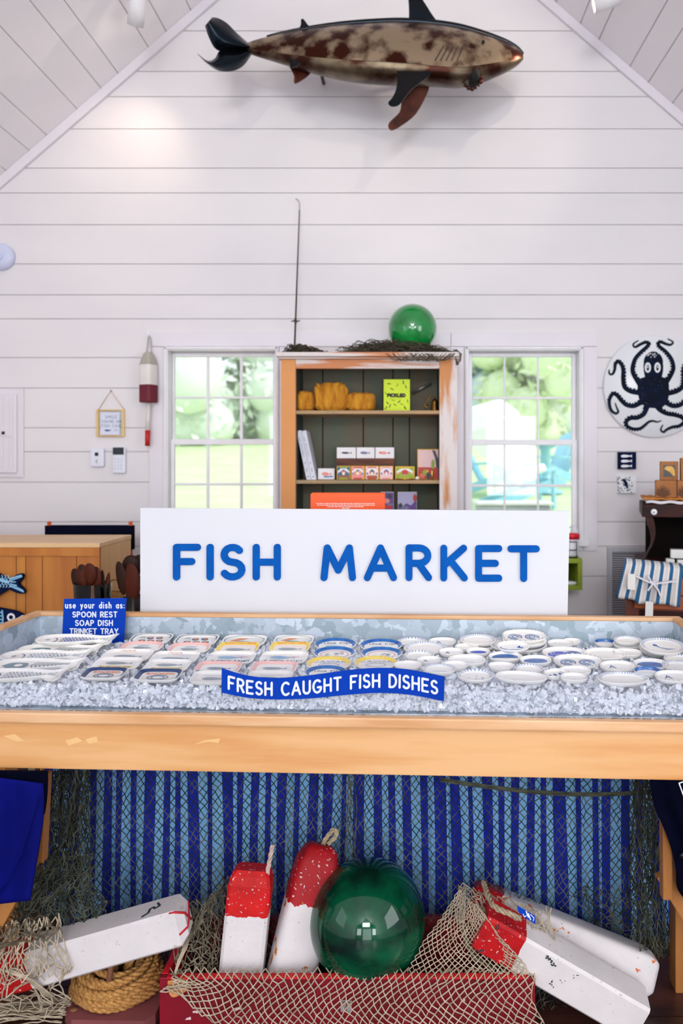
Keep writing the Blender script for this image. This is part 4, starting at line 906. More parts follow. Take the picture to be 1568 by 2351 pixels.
def spoon(base, head, w_, l_, label, group, k, yaw=0):
    base, head = V(base), V(head); d = (head - base).normalized(); M = frame(base, d, V((math.sin(yaw), math.cos(yaw), 0))); L_ = (head - base).length
    root = thing('wooden_spoon', label, 'spoon', None, 0, group, M=M)
    m = MB(); m.tube([V((0, 0, 0)), V((0, 0, L_ - l_ * .55))], [.0055, .006], 8); m.obj('handle', sp_w[k], root)
    m = MB(); m.sphere((0, 0, L_), 1, 18, 12, 0, lambda p, e: V((e.x * w_ / 2, e.y * .008 + (.35 * (e.x ** 2) * w_ - .2 * w_) * (1 if e.y > -2 else 0) * .3, e.z * l_ / 2))); m.obj('bowl', sp_w[k], root)
Dj = 2.86
def jar(cxp, wtop, wbot, ytop, Dj_, label, rim=False):
    s_ = F / Dj_; b = V(((cxp - CX) / s_, Dj_, .861)); zt_ = CH - (ytop - CY) / s_; h_ = zt_ - .861
    m = MB(); r0, r1 = wbot / s_ / 2, wtop / s_ / 2
    m.lathe([(.001, 0), (r0, 0), (r1, h_), (r1 - .003, h_), (r0 - .003, .006), (.001, .006)], b, 36, 0, None, True, False)
    return m.solo('utensil_jar', clear, label, 'jar'), b, r1, zt_
o, b, r1, zt_ = jar(213, 84, 70, 1338, 2.84, 'clear glass jar full of small red brown spoons above the blue card')
R.seed(6)
for i, (px, py, w_, l_, k, yw) in enumerate(((176, 1330, 30, 52, 0, .3), (190, 1322, 30, 54, 1, 0), (207, 1317, 34, 50, 1, .2), (188, 1307, 14, 22, 0, .2), (208, 1308, 22, 26, 1, -.2), (222, 1330, 30, 60, 1, .5), (233, 1337, 24, 58, 0, .9), (246, 1346, 22, 66, 1, 1.0))):
    s_ = F / 2.84; hd = P(px, py, 2.84 + R.uniform(-.025, .025))
    spoon((b.x + (px - 213) / s_ * .35, 2.84 + R.uniform(-.012, .012), .87), hd, w_ / s_, l_ / s_, 'small red brown wooden spoon in the clear jar above the blue card', 'small spoons in the jar', k, yw)
o, b, r1, zt_ = jar(306, 40, 38, 1367, 2.8, 'clear glass cylinder with large dark spoons beside the left end of the sign')
for i, (px, py, w_, l_, k, yw, lb_) in enumerate(((279, 1327, 34, 78, 0, .5, 'large dark wooden spoon leaning furthest left in the glass cylinder'), (302, 1300, 46, 52, 0, 0, 'large dark wooden spoon with the roundest head in the glass cylinder'), (303, 1338, 44, 92, 1, .3, 'large brown wooden spoon in front of the others in the glass cylinder'), (320, 1296, 36, 46, 0, 0, 'darkest wooden spoon half hidden behind the sign'))):
    s_ = F / 2.8; dd = (0, .02, -.02, .03)[i]
    spoon((b.x + (px - 306) / s_ * .2, 2.8 + dd * .4, .87), P(px, py, 2.8 + dd), w_ / s_, l_ / s_, lb_, 'large spoons in the cylinder', k, yw)
Db = 3.0; root = thing('wire_basket', 'small gold wire basket with an arched handle between the two jars of spoons', 'basket', P(275, 1400, Db)); s_ = F / Db
wire = mat('gold_wire', S(160, 112, 50), .35, .8)
m = MB(); cb = P(275, 1357, Db); w_ = 22 / s_; zb = .862
for k in range(13): x = cb.x - w_ + 2 * w_ * k / 12; m.tube([V((x, Db, cb.z)), V((x, Db, zb))], .0016, 5); m.tube([V((x, Db + .1, cb.z)), V((x, Db + .1, zb))], .0016, 5)
for z in (cb.z, cb.z - .02, (cb.z + zb) / 2, zb + .002): m.tube([V((cb.x - w_, Db, z)), V((cb.x + w_, Db, z)), V((cb.x + w_, Db + .1, z)), V((cb.x - w_, Db + .1, z))], .0022, 5, True)
m.part('wire_body', wire, root)
m = MB(); m.tube([cb + V((-w_ + .03 + .026 * math.cos(a), .02, .002 + .04 * math.sin(a))) + V((-.02, 0, 0)) for a in [PI - PI * k / 10 for k in range(11)]], .0035, 6); m.part('handle', wire, root)
# ------------------------------------------------------------------ right wall group
disc_m = mat('white_glazed_disc', S(230, 232, 238), .25, col2=S(220, 224, 226), sc_=(3, 3, 3)); oct_m = mat('octopus_navy', S(2, 10, 24), .6, col2=S(4, 18, 44), sc_=(14, 14, 14), spec=.12)
c = P(1500.5, 888, DW); rr = 117 / sW
root = thing('octopus_plaque', 'large round white plaque with a navy octopus on the right of the back wall', 'plaque', c - V((0, 0, rr)))
m = MB(); m.lathe([(.001, .001), (rr * .97, .001), (rr, .006), (rr, .02), (rr * .985, .025), (.001, .025)], c, 96, 0, Mr); m.part('disc', disc_m, root)
fn = lambda x, y, z: P(1380 + x / 8.34, 760 + y / 8.34, DW - .025) + V((0, -z, 0))
m = MB(); wht = 1
T = [([(760, 1040), (690, 930), (620, 800), (612, 690), (655, 545), (745, 430), (880, 305), (915, 240), (855, 212), (755, 250), (665, 300), (622, 285), (625, 240), (712, 183)], 120, 1),
     ([(1180, 1060), (1270, 930), (1345, 800), (1375, 690), (1335, 540), (1230, 400), (1110, 300), (1090, 235), (1140, 205), (1230, 240), (1310, 262), (1362, 240), (1368, 205), (1272, 150)], 120, -1),
     ([(860, 1180), (720, 1170), (560, 1140), (455, 1060), (430, 900), (432, 760), (405, 655), (335, 580), (270, 625), (256, 730), (225, 810), (175, 825), (150, 785), (160, 740)], 130, 1),
     ([(860, 1330), (740, 1370), (620, 1425), (490, 1405), (390, 1320), (310, 1225), (225, 1195), (160, 1290), (152, 1400), (190, 1520), (275, 1580), (328, 1545), (300, 1470), (268, 1380)], 125, 1),
     ([(900, 1380), (850, 1500), (800, 1590), (690, 1650), (560, 1660), (475, 1730), (490, 1820), (600, 1880), (740, 1875), (835, 1810), (910, 1745), (990, 1725), (1070, 1742), (1150, 1718)], 125, 1),
     ([(1050, 1400), (1130, 1500), (1260, 1570), (1420, 1600), (1550, 1650), (1595, 1735), (1500, 1820), (1360, 1845), (1260, 1890), (1195, 1935), (1140, 1890), (1180, 1800)], 120, -1),
     ([(1140, 1180), (1280, 1180), (1440, 1140), (1545, 1060), (1570, 900), (1568, 760), (1595, 655), (1665, 580), (1730, 625), (1744, 730), (1775, 810), (1825, 825), (1850, 785), (1840, 740)], 130, -1),
     ([(1140, 1300), (1260, 1370), (1380, 1425), (1510, 1405), (1610, 1320), (1690, 1225), (1775, 1195), (1840, 1290), (1848, 1400), (1810, 1520), (1725, 1580), (1672, 1545), (1700, 1470), (1732, 1380)], 125, -1)]
for pts, w0, sd in T:
    p = spline(pts, 6); n = len(p); ws = [w0 * (1 - i / n) ** .62 * .86 + 12 for i in range(n)]
    m.stroke(p, ws, fn, .0006, None, 0, 10)
    acc = 0
    for i in range(6, n - 3):   # suckers: row of white dots along one edge
        dx, dy = p[i + 1][0] - p[i - 1][0], p[i + 1][1] - p[i - 1][1]; l = math.hypot(dx, dy) or 1; acc += math.hypot(p[i][0] - p[i - 1][0], p[i][1] - p[i - 1][1])
        if acc > max(26, ws[i] * .5):
            acc = 0; s_ = 1 if sd < 0 else -1
            e = (p[i][0] + dy / l * ws[i] * .42 * s_ * (1 if sd else 1), p[i][1] - dx / l * ws[i] * .42 * s_)
            m.stroke([e, (e[0] + .1, e[1])], max(9, ws[i] * .26), fn, .0011, None, 1, 8)
E = lambda cx_, cy_, rx, ry, z, mi, n=36: m.poly([(cx_ + rx * math.cos(2 * PI * k / n), cy_ + ry * math.sin(2 * PI * k / n)) for k in range(n)], fn, z, None, mi)
E(1000, 600, 186, 210, .0007, 0); m.poly([(808, 640), (815, 760), (840, 900), (1160, 900), (1188, 760), (1190, 640)], fn, .00072, None, 0)
m.poly(spline([(700, 930), (850, 880), (1160, 880), (1280, 950), (1300, 1150), (1270, 1350), (1150, 1470), (980, 1475), (850, 1450), (740, 1340), (700, 1150), (700, 930)], 6)[:-1], fn, .00075, None, 0)
for cx_, a_ in ((893, 1), (1078, -1)):
    E(cx_, 700, 60, 98, .0012, 1); E(cx_, 705, 26, 58, .0016, 0); E(cx_ - 4 * a_, 690, 12, 20, .002, 1)
R.seed(9)
for _ in range(16): E(R.uniform(890, 1120), R.uniform(425, 520), R.uniform(7, 14), R.uniform(7, 14), .0012, 1, 8)
for _ in range(16): E(R.uniform(760, 1240), R.uniform(920, 1400), R.uniform(6, 10), R.uniform(6, 10), .0012, 2, 8)
m.part('octopus_picture', [oct_m, disc_m, mat('dusk_blue', S(40, 60, 90), .5)], root)
def tile(y0_, y1_, label, draw, body):
    root = thing('wall_tile', label, 'tile', P(1437, y1_, DW), 0, 'small square pictures under the plaque'); m = MB(); a, b = P(1417, y0_, DW), P(1457, y1_, DW); m.span((a.x, DW - .03, b.z), (b.x, DW - .0005, a.z), 0, .002); m.part('block', body, root)
    m = MB(); fn = facing(DW - .03); draw(m, fn); m.part('picture', [wc, nv], root)
def t1(m, fn):
    for y in (1047, 1058.5, 1070):
        m.poly(spline([(1425, y), (1430, y - 3), (1442, y - 2.2), (1446, y - 1), (1451, y - 3.5), (1450, y), (1451.5, y + 3), (1446, y + 1.2), (1438, y + 3), (1428, y + 3), (1425, y)], 3)[:-1], fn, .0006, None, 0)
tile(1038, 1077, 'small navy square picture with three white fish on the back wall', t1, nv)
def t2(m, fn):
    R.seed(21)
    for _ in range(46):
        x, y = R.uniform(1419, 1453), R.uniform(1095, 1130); a = R.uniform(0, 3); l = R.uniform(1.5, 3.6); m.stroke([(x, y), (x + l * math.cos(a), y + l * math.sin(a))], R.uniform(1.2, 2.4), fn, .0006, None, 1, 6)
    m.stroke([(1432, 1101), (1437, 1110), (1441, 1121)], [5, 8, 3], fn, .0008, None, 1)
tile(1093, 1132, 'small white square picture with a navy bird and leaf pattern', t2, wc)
# return air grille
gr_m = mat('grille_gray_paint', S(190, 190, 196), .5); gr_d = mat('grille_dark', S(50, 54, 60), .7)
root = thing('air_grille', 'gray framed air grille on the wall behind the dark desk', 'grille', P(1440, 1430, DW))
a, b = P(1393, 1256, DW), P(1510, 1450, DW); m = MB(); y0 = DW - .02
for p, q2 in (((a.x, y0, b.z), (a.x + .024, DW - .0005, a.z)), ((b.x - .024, y0, b.z), (b.x, DW - .0005, a.z)), ((a.x + .024, y0, a.z - .024), (b.x - .024, DW - .0005, a.z))): m.span(p, q2, 0, .002)
m.part('frame', gr_m, root)
m = MB(); m.span((a.x + .024, DW - .003, b.z), (b.x - .024, DW - .0005, a.z - .024), 1)
for k in range(36):
    z = a.z - .03 - .0115 * k
    if z > b.z: m.box(((a.x + b.x) / 2, DW - .009, z), (b.x - a.x - .05, .009, .002), 0, Matrix.Rotation(.6, 3, 'X'))
m.part('louvres', [gr_m, gr_d], root)
# green wall crate with wire caddy on top, right of the sign
lime = mat('lime_green_paint', S(150, 166, 40), .6, col2=S(128, 146, 30)); Dg = 3.82; sg = F / Dg
a, b = P(1225, 1283, Dg), P(1337, 1355, Dg)
root = thing('wall_crate', 'lime green open wooden crate fixed to the wall right of the sign', 'crate', P(1290, 1355, Dg + .1)); t_ = .022
for nm, p, q2 in (('top_board', (a.x, Dg, a.z - t_), (b.x, DW - .013, a.z)), ('bottom_board', (a.x, Dg, b.z), (b.x, DW - .013, b.z + t_)), ('side_board', (a.x, Dg, b.z + t_), (a.x + t_, DW - .013, a.z - t_)), ('side_board', (b.x - t_, Dg, b.z + t_), (b.x, DW - .013, a.z - t_)), ('back_board', (a.x, DW - .013, b.z), (b.x, DW - .0125 + .012, a.z))):
    m = MB(); m.span(p, q2, 0, .002); m.part(nm, lime, root)
m = MB(); e = V((at(1312, Dg), Dg + .06, b.z + t_)); m.lathe([(.001, 0), (.04, 0), (.045, .012), (.001, .014)], e, 20); m.solo('small_dish', wc, 'small white and red dish inside the lime green crate', 'dish')
root = thing('wire_caddy', 'small wire caddy on top of the lime green crate', 'caddy', V((at(1290, Dg), Dg + .08, a.z))); m = MB(); x_0, x_1 = at(1225, Dg), at(1326, Dg); wired = mat('dark_wire', S(60, 70, 66), .5, .5)
ztop = P(0, 1245, Dg).z
for z in (a.z + .003, (a.z + ztop) / 2, ztop): m.tube([V((x_0, Dg + .02, z)), V((x_1, Dg + .02, z)), V((x_1, Dg + .14, z)), V((x_0, Dg + .14, z))], .0022, 5, True)
for x in (x_0, (x_0 + x_1) / 2, x_1 - .05, x_1):
    for y in (Dg + .02, Dg + .14): m.tube([V((x, y, a.z + .002)), V((x, y, ztop))], .0022, 5)
m.part('wire_body', wired, root)
red_l = mat('red_lid', S(216, 26, 44), .35); jarw = mat('frosted_jar', S(232, 232, 240), .3)
for i, (px, lab) in enumerate(((1312, 'white jar with a red lid at the right end of the wire caddy'), (1278, 'white jar with a red lid hidden behind the sign in the wire caddy'))):
    c = V((at(px, Dg + .08), Dg + .08, a.z + .005)); root = thing('lidded_jar', lab, 'jar', c, 0, 'red lidded jars'); hh = P(0, 1240, Dg).z - c.z
    m = MB(); m.lathe([(.001, 0), (.034, 0), (.036, .01), (.036, hh - .012), (.03, hh)], c, 24); m.part('body', jarw, root)
    m = MB(); m.lathe([(.001, hh), (.04, hh), (.041, hh + .02), (.036, hh + .026), (.001, hh + .028)], c, 24); m.part('lid', red_l, root)
m = MB(); c = V((at(1316, DW - .04), DW - .045, wz(1253) + .0)); m.lathe([(.001, 0), (.022, 0), (.02, .05), (.008, .062), (.008, .075), (.001, .076)], c + V((0, -.02, .04)), 16); m.solo('small_bottle', jarw, 'small pale bottle on the sill at the right window corner', 'bottle')
# ------------------------------------------------------------------ dark desk (turned a little towards the room)
BEFORE = set(o.name for o in bpy.data.objects)
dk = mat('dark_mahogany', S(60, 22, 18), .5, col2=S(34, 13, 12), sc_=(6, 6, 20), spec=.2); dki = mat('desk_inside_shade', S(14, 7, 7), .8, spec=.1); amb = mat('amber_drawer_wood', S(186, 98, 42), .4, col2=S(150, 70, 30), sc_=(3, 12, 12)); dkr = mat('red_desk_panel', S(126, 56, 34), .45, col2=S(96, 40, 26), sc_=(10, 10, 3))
Dd = 3.42; sd_ = F / Dd; xz = lambda px, py, D=Dd: P(px, py, D)
root = thing('writing_desk', 'dark red brown antique desk with an upper shelf at the right edge', 'desk', P(1540, 1500, Dd + .2))
xR = at(1760, Dd); x_s = at(1474, Dd); z_t, z_b = P(0, 1158, Dd).z, P(0, 1187, Dd).z
m = MB(); m.span((x_s, Dd, z_b), (xR, Dd + .42, z_t), 0, .003); m.part('shelf_box', dk, root)
m = MB(); kc = P(1500, 1175, Dd); m.lathe([(.001, .0), (.013, 0), (.0135, .006), (.01, .011), (.001, .012)], kc, 20, 0, Mr); kn = m.part('knob', wc, root, 'white ceramic knob')
m = MB(); m.lathe([(.001, .012), (.003, .012), (.003, .014), (.001, .014)], kc, 12, 0, Mr); m.part('knob_screw', dki, kn)
# shaped bracket side
prof = [(1482, 1187), (1494, 1187), (1500, 1200), (1502, 1225), (1496, 1250), (1488, 1265), (1482, 1285), (1500, 1297), (1500, 1300), (1464, 1300), (1474, 1286), (1486, 1262), (1492, 1248), (1492, 1232), (1488, 1215), (1484, 1205)]
m = MB(); m.poly(spline(prof + [prof[0]], 3)[:-1], lambda x, y, z: P(x, y, Dd + .01) + V((0, z, 0)), 0, .03); m.part('side_bracket', dk, root)
z_d = P(0, 1299, Dd).z
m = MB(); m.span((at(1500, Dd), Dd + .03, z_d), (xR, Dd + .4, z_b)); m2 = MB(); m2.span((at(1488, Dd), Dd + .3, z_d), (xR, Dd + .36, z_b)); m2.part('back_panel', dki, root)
x_f = at(1425, Dd - .12); Df = Dd - .12
m = MB(); m.span((at(1462, Dd), Df, z_d - .03), (xR, Dd + .42, z_d), 0, .004); m.part('desktop', dk, root)
m = MB(); m.span((at(1438, Dd), Df + .02, .0), (xR, Df + .05, z_d - .0305)); m.span((at(1438, Dd), Df + .05, 0), (at(1438, Dd) + .03, Dd + .42, z_d - .0305)); m.part('lower_case', dkr, root)
for y0_, y1_ in ((1302, 1364), (1368, 1398)):
    m = MB(); a, b = P(1474, y0_, Df), P(1650, y1_, Df); m.span((a.x, Df + .004, b.z), (b.x, Df + .02, a.z), 0, .003); m.part('drawer_front', amb, root)
m = MB(); m.span((at(1486, Df), Df + .012, P(0, 1450, Df).z), (at(1640, Df), Df + .02, P(0, 1402, Df).z), 0, .002); m.part('lower_panel', dk, root)
# runner mat and kraft boxes on the shelf
straw = mat('orange_straw_mat', S(206, 134, 54), .9, col2=S(170, 96, 30), sc_=(60, 60, 60)); linen = mat('white_linen', S(232, 228, 234), .9)
a = P(1482, 1158, Dd); m = MB(); m.sheet(lambda u, v: (a.x + .003 + (xR - a.x - .02) * u, Dd + .006 + .38 * v, z_t + .001 + .003 * (1 + math.sin(u * 40))), 40, 2, (0, 0, .012)); m.solo('linen_runner', linen, 'white linen runner on the shelf of the dark desk', 'cloth')
zm = P(0, 1143, Dd).z; m = MB(); m.sheet(lambda u, v: (a.x - .012 + (xR - a.x - .02) * u, Dd - .006 + .37 * v, z_t + .0215 + .0015 * math.sin(u * 90) + .0015 * math.sin(v * 60)), 60, 8, (0, 0, zm - z_t - .023)); m.solo('straw_mat', straw, 'orange woven mat under the brown boxes', 'mat')
kraft = mat('kraft_board', S(168, 112, 66), .8, col2=S(150, 96, 54), sc_=(8, 8, 8)); kr_d = mat('kraft_stamp', S(98, 66, 44), .85); win_d = mat('box_window_dark', S(36, 20, 18), .3); gsoap = mat('yellow_shell_soap', S(222, 176, 80), .5, col2=S(196, 140, 50), sc_=(50, 50, 50))
def kbox(x0_, x1_, y0_, y1_, dep, label, kind, zb, D=Dd + .03):
    root = thing('kraft_box', label, 'box', V((at((x0_ + x1_) / 2, D), D + dep / 2, zb)), 0, 'brown card boxes on the desk shelf'); fn = facing(D); dz = zb - P(0, y1_, D).z; f3 = lambda x, y, z: fn(x, y, z) + V((0, 0, dz))
    a, b = P(x0_, y0_, D), P(x1_, y1_, D); m = MB(); m.span((a.x, D, zb), (b.x, D + dep, zb + a.z - b.z), 0, .002); ct = m.part('carton', kraft, root)
    w_ = x1_ - x0_; h_ = y1_ - y0_; m = MB()
    if kind == 'window':
        m.poly([(x0_ + w_ * .16, y0_ + h_ * .2), (x0_ + w_ * .84, y0_ + h_ * .2), (x0_ + w_ * .84, y0_ + h_ * .82), (x0_ + w_ * .16, y0_ + h_ * .82)], f3, .0006, None, 0); wn = m.part('window', win_d, ct)
        m = MB(); m.poly(spline([(x0_ + w_ * .2, y0_ + h_ * .42), (x0_ + w_ * .3, y0_ + h_ * .28), (x0_ + w_ * .6, y0_ + h_ * .26), (x0_ + w_ * .78, y0_ + h_ * .45), (x0_ + w_ * .78, y0_ + h_ * .8), (x0_ + w_ * .6, y0_ + h_ * .66), (x0_ + w_ * .4, y0_ + h_ * .5), (x0_ + w_ * .2, y0_ + h_ * .42)], 4)[:-1], f3, .0008, .004, 0); m.part('soap', gsoap, root)
    else:
        R.seed(int(x0_)); cx_, by = x0_ + w_ * .33, y1_ - h_ * .05
        for a_ in range(-5, 6):
            an = PI / 2 + a_ * .24; l = h_ * (.68 - .04 * abs(a_)); m.stroke([(cx_ + math.cos(an) * l * k / 5 + R.uniform(-1, 1), by - math.sin(an) * l * k / 5) for k in range(6)], [3, 4, 4.5, 4, 3, 1.5], f3, .0006, None, 0, 6)
        m.part('stamped_print', kr_d, ct)
hb = (P(0, 1103, Dd + .03).z - P(0, 1142, Dd + .03).z)
kbox(1500, 1545, 1103, 1142, .09, 'plain brown box with a dark coral print, left one of the lower row', 'p', zm + .001)
kbox(1546.5, 1592, 1103, 1142, .09, 'plain brown box with a dark coral print cut by the right edge of the photo', 'p', zm + .001)
kbox(1510, 1549, 1058, 1101, .07, 'brown box with a window showing yellow soap, left one of the upper row', 'window', zm + .002 + hb)
kbox(1554, 1596, 1050, 1101, .07, 'taller brown box with a window cut by the right edge of the photo', 'window', zm + .002 + hb)
soap_m = mat('white_soap', S(226, 226, 222), .5)
for px0, px1, y0_, y1_, zo, lab in ((1522, 1541, 1279, 1294, 0, 'small white soap block, leftmost on the desk'), (1546, 1560, 1280, 1294, 0, 'small white soap block, second from the left on the desk'), (1562, 1590, 1277, 1295, 0, 'white soap block at the right edge of the photo'), (1532, 1561, 1259, 1279, 1, 'large white soap block stacked on two smaller ones'), (1562, 1592, 1255, 1277, 1, 'tall white soap block stacked at the right edge of the photo')):
    D = Dd + .03; z = z_d + .0006 if zo == 0 else z_d + (P(0, 1277.5, D).z - P(0, 1294, D).z) + .001
    a, b = P(px0, y0_, D), P(px1, y1_, D); m = MB(); m.span((a.x, D, z), (b.x, D + .05, z + a.z - b.z), 0, .005); m.solo('soap_block', soap_m, lab, 'soap', 'white soap blocks on the desk')
# striped towel over the desk edge
tw = bpy.data.materials.new('striped_towel'); tw.use_nodes = True; nt = tw.node_tree; bs = nt.nodes['Principled BSDF']; bs.inputs['Roughness'].default_value = .95
uvn = nt.nodes.new('ShaderNodeUVMap'); spn = nt.nodes.new('ShaderNodeSeparateXYZ'); nt.links.new(uvn.outputs[0], spn.inputs[0]); rp = nt.nodes.new('ShaderNodeValToRGB'); rp.color_ramp.interpolation = 'CONSTANT'
fr = nt.nodes.new('ShaderNodeMath'); fr.operation = 'FRACT'; nt.links.new(spn.outputs['X'], fr.inputs[0]); nt.links.new(fr.outputs[0], rp.inputs[0]); nt.links.new(rp.outputs[0], bs.inputs['Base Color'])
els = rp.color_ramp.elements; els[0].position = 0; els[0].color = S(40, 94, 136); els[1].position = .36; els[1].color = S(222, 218, 214)
for p_, c_ in ((.58, S(176, 168, 160)), (.62, S(222, 218, 214)), (.72, S(176, 168, 160)), (.76, S(222, 218, 214))): e = els.new(p_); e.color = c_
def set_uv(o, nu, nv, fnuv):
    me = o.data; uvl = me.uv_layers.new(name='UVMap'); W = nu + 1; N = W * (nv + 1)
    for l in me.loops:
        i = l.vertex_index % N; uvl.data[l.index].uv = fnuv((i % W) / nu, (i // W) / nv)
Dt = Dd - .15
root = thing('striped_towel', 'blue and white striped towel folded over the edge of the dark desk', 'towel', P(1490, 1395, Dt))
TL, TR, BL, BR = (1458, 1294), (1586, 1303), (1438, 1374), (1578, 1389)
def tfn(u, v):
    x = TL[0] + (TR[0] - TL[0]) * u; y = TL[1] + (TR[1] - TL[1]) * u; xb = BL[0] + (BR[0] - BL[0]) * u; yb = BL[1] + (BR[1] - BL[1]) * u + (6 if .3 < u < .55 else 0)
    if v < .2: k = v / .2; return P(x, y, Dt - .0) + V((0, .14 * (1 - k), .0 + .006 * math.sin(k * PI)))
    k = (v - .2) / .8; return P(x + (xb - x) * k, y + (yb - y) * k, Dt) + V((0, -.01 * math.sin(u * 22) * k - .012 * k, 0))
m = MB(); m.sheet(tfn, 60, 16, (0, .012, .003)); o = m.part('cloth', tw, root); set_uv(o, 60, 16, lambda u, v: (u * 6.2 + .15, v))
m = MB(); fnT = lambda x, y, z: P(x + 21, y, Dt - .032) + V((0, -z, 0))
for pl in ([(1468, 1324), (1485, 1332), (1505, 1340), (1530, 1336), (1553, 1332)], [(1503, 1341), (1494, 1322)], [(1503, 1341), (1494, 1355)], [(1506, 1340), (1516, 1354), (1520, 1366)], [(1500, 1338), (1510, 1334)]): m.stroke(pl, 3.4, fnT, -.012, .006, 0, 6)
m.part('tie_ribbon', linen, o)
for x0_, y0_, lab in ((1449, 1318, 0), (1488, 1380, 0)):
    m = MB(); m.poly([(x0_, y0_), (x0_ + 17, y0_ + 1), (x0_ + 16, y0_ + 38), (x0_ - 1, y0_ + 36)], fnT, .006, .008, 0); m.part('paper_tag', paper, o)
pv = P(1474, 1187, Dd); RT = Matrix.Translation(pv) @ Matrix.Rotation(math.radians(-15), 4, 'Z') @ Matrix.Translation(-pv)
for o in list(bpy.data.objects):
    if o.name not in BEFORE and o.parent is None:
        o.matrix_world = RT @ MTX[o.name]
# ------------------------------------------------------------------ fish table (market cart) with its tray
TH = math.radians(2.6); TO = V((-.1985, 1.985, 0)); ux = V((math.cos(TH), -math.sin(TH), 0)); uy = V((math.sin(TH), math.cos(TH), 0))
def T(x, y, z): return TO + ux * x + uy * y + V((0, 0, z))
TM4 = Matrix((ux.to_4d(), uy.to_4d(), V((0, 0, 1, 0)), V((0, 0, 0, 1)))).transposed(); TM4.translation = TO
TM4[3][0] = TM4[3][1] = TM4[3][2] = 0; TM4[3][3] = 1; TM4[0][3], TM4[1][3], TM4[2][3] = TO
maple = mat('maple_apron_wood', S(226, 176, 124), .3, col2=S(210, 146, 84), sc_=(1.6, 6, 18), lo=.4, hi=.68, detail=6, coat=.25)
maple_t = mat('pale_trim_wood', S(226, 182, 140), .5, col2=S(204, 150, 100), sc_=(3, 10, 24), detail=6)
galv = bpy.data.materials.new('galvanized_steel'); galv.use_nodes = True; nt = galv.node_tree; bs = nt.nodes['Principled BSDF']; bs.inputs['Metallic'].default_value = .35; bs.inputs['Roughness'].default_value = .42
tcn = nt.nodes.new('ShaderNodeTexCoord'); nzn = nt.nodes.new('ShaderNodeTexNoise'); nzn.inputs['Scale'].default_value = 20; nzn.inputs['Detail'].default_value = 4
mxv = nt.nodes.new('ShaderNodeMix'); mxv.data_type = 'RGBA'; mxv.inputs['Factor'].default_value = .08
nt.links.new(tcn.outputs['Object'], nzn.inputs['Vector']); nt.links.new(tcn.outputs['Object'], mxv.inputs['A']); nt.links.new(nzn.outputs['Color'], mxv.inputs['B'])
vor = nt.nodes.new('ShaderNodeTexVoronoi'); vor.inputs['Scale'].default_value = 32; nt.links.new(mxv.outputs['Result'], vor.inputs['Vector'])
sepv = nt.nodes.new('ShaderNodeSeparateColor'); nt.links.new(vor.outputs['Color'], sepv.inputs[0]); crv = nt.nodes.new('ShaderNodeValToRGB'); nt.links.new(sepv.outputs[0], crv.inputs[0])
crv.color_ramp.elements[0].color = S(148, 166, 176); crv.color_ramp.elements[1].color = S(206, 216, 228); nt.links.new(crv.outputs[0], bs.inputs['Base Color'])
HW = 1.03; DPT = .55
root = thing('fish_table', 'long wooden market table with a glass fronted metal tray of ice', 'table', None, M=TM4)
def tb(nm, mats, spans, bev=.002, label=None):
    m = MB()
    for a, b in spans: m.span(a, b, 0, bev)
    o = m.obj(nm, mats, root)
    if label: o['label'] = label
    MTX[o.name] = TM4
    return o
fap = tb('front_apron', maple, [((-1.16, -.006, .712), (1.16, .02, .8335))], .002)
tb('side_apron', maple, [((-1.16, .0205, .712), (-1.135, .68, .8335))]); tb('side_apron', maple, [((1.135, .0205, .712), (1.16, .68, .8335))]); tb('rear_apron', maple, [((-1.1345, .655, .712), (1.1345, .68, .8335))])
tb('table_board', maple_t, [((-1.16, .012, .8338), (1.16, .68, .858))])
tb('front_trim', maple_t, [((-1.165, -.024, .834), (1.165, .0115, .8605))], .004)
tb('tray_wall', galv, [((-HW, .535, .8585), (HW, .545, .995))], .0005); tb('tray_wall', galv, [((-HW, .004, .8585), (-HW + .008, .5345, .995))], .0005); tb('tray_wall', galv, [((HW - .008, .004, .8585), (HW, .5345, .995))], .0005)
tb('tray_floor', galv, [((-HW + .009, .006, .8585), (HW - .009, .534, .862))], .0005)
tb('rim_board', maple_t, [((-HW - .018, .532, .9955), (HW + .018, .562, 1.008))], .003); tb('rim_board', maple_t, [((-HW - .018, .0, .9955), (-HW + .012, .5315, 1.008))], .003); tb('rim_board', maple_t, [((HW - .012, .0, .9955), (HW + .018, .5315, 1.008))], .003)
tb('tray_casing', maple_t, [((-HW - .012, .0, .8585), (-HW - .001, .56, .995)), ((HW + .001, .0, .8585), (HW + .012, .56, .995)), ((-HW, .546, .8585), (HW, .56, .995))], .001)
tb('front_glass', case_glass, [((-HW + .0085, -.003, .8608), (HW - .0085, .003, 1.007))], .0005, 'clear glass front pane')
leg_w = mat('amber_leg_wood', S(170, 112, 56), .5, col2=S(140, 86, 40), sc_=(8, 8, 2))
for x in (-.97, .97):
    for y in (.3, .63): tb('leg', leg_w, [((x - .02, y - .03, 0), (x + .02, y + .03, .8335))], .003)
for pa, pb_, w_ in ((P(62, 1950, 2.05), P(-62, 2180, 2.03), .085), (P(1524, 2000, 2.02), P(1640, 2190, 2.0), .05)):
    m = MB(); m.bar(pa, pb_, w_, .03, V((0, 1, 0)), 0, .003); m.part('strut', leg_w, root)
for pa, pb_ in ((P(104, 1772, 2.03), P(94, 1975, 2.03)), (P(1527, 1790, 1.99), P(1529, 2060, 1.99))):
    m = MB(); m.bar(pa, pb_, .024, .03, V((0, 1, 0)), 0, .003); m.part('post', leg_w, root)
for s_ in (-1, 1): tb('side_rail', leg_w, [((s_ * 1.0 - .012, .1, .36), (s_ * 1.0 + .012, .6, .42))])
scr_m = mat('tape_mark', S(238, 192, 134), .35)
m = MB(); fa = lambda x, y, z: RP(x, y, T(0, -.006, .77), -uy) + (-uy) * z
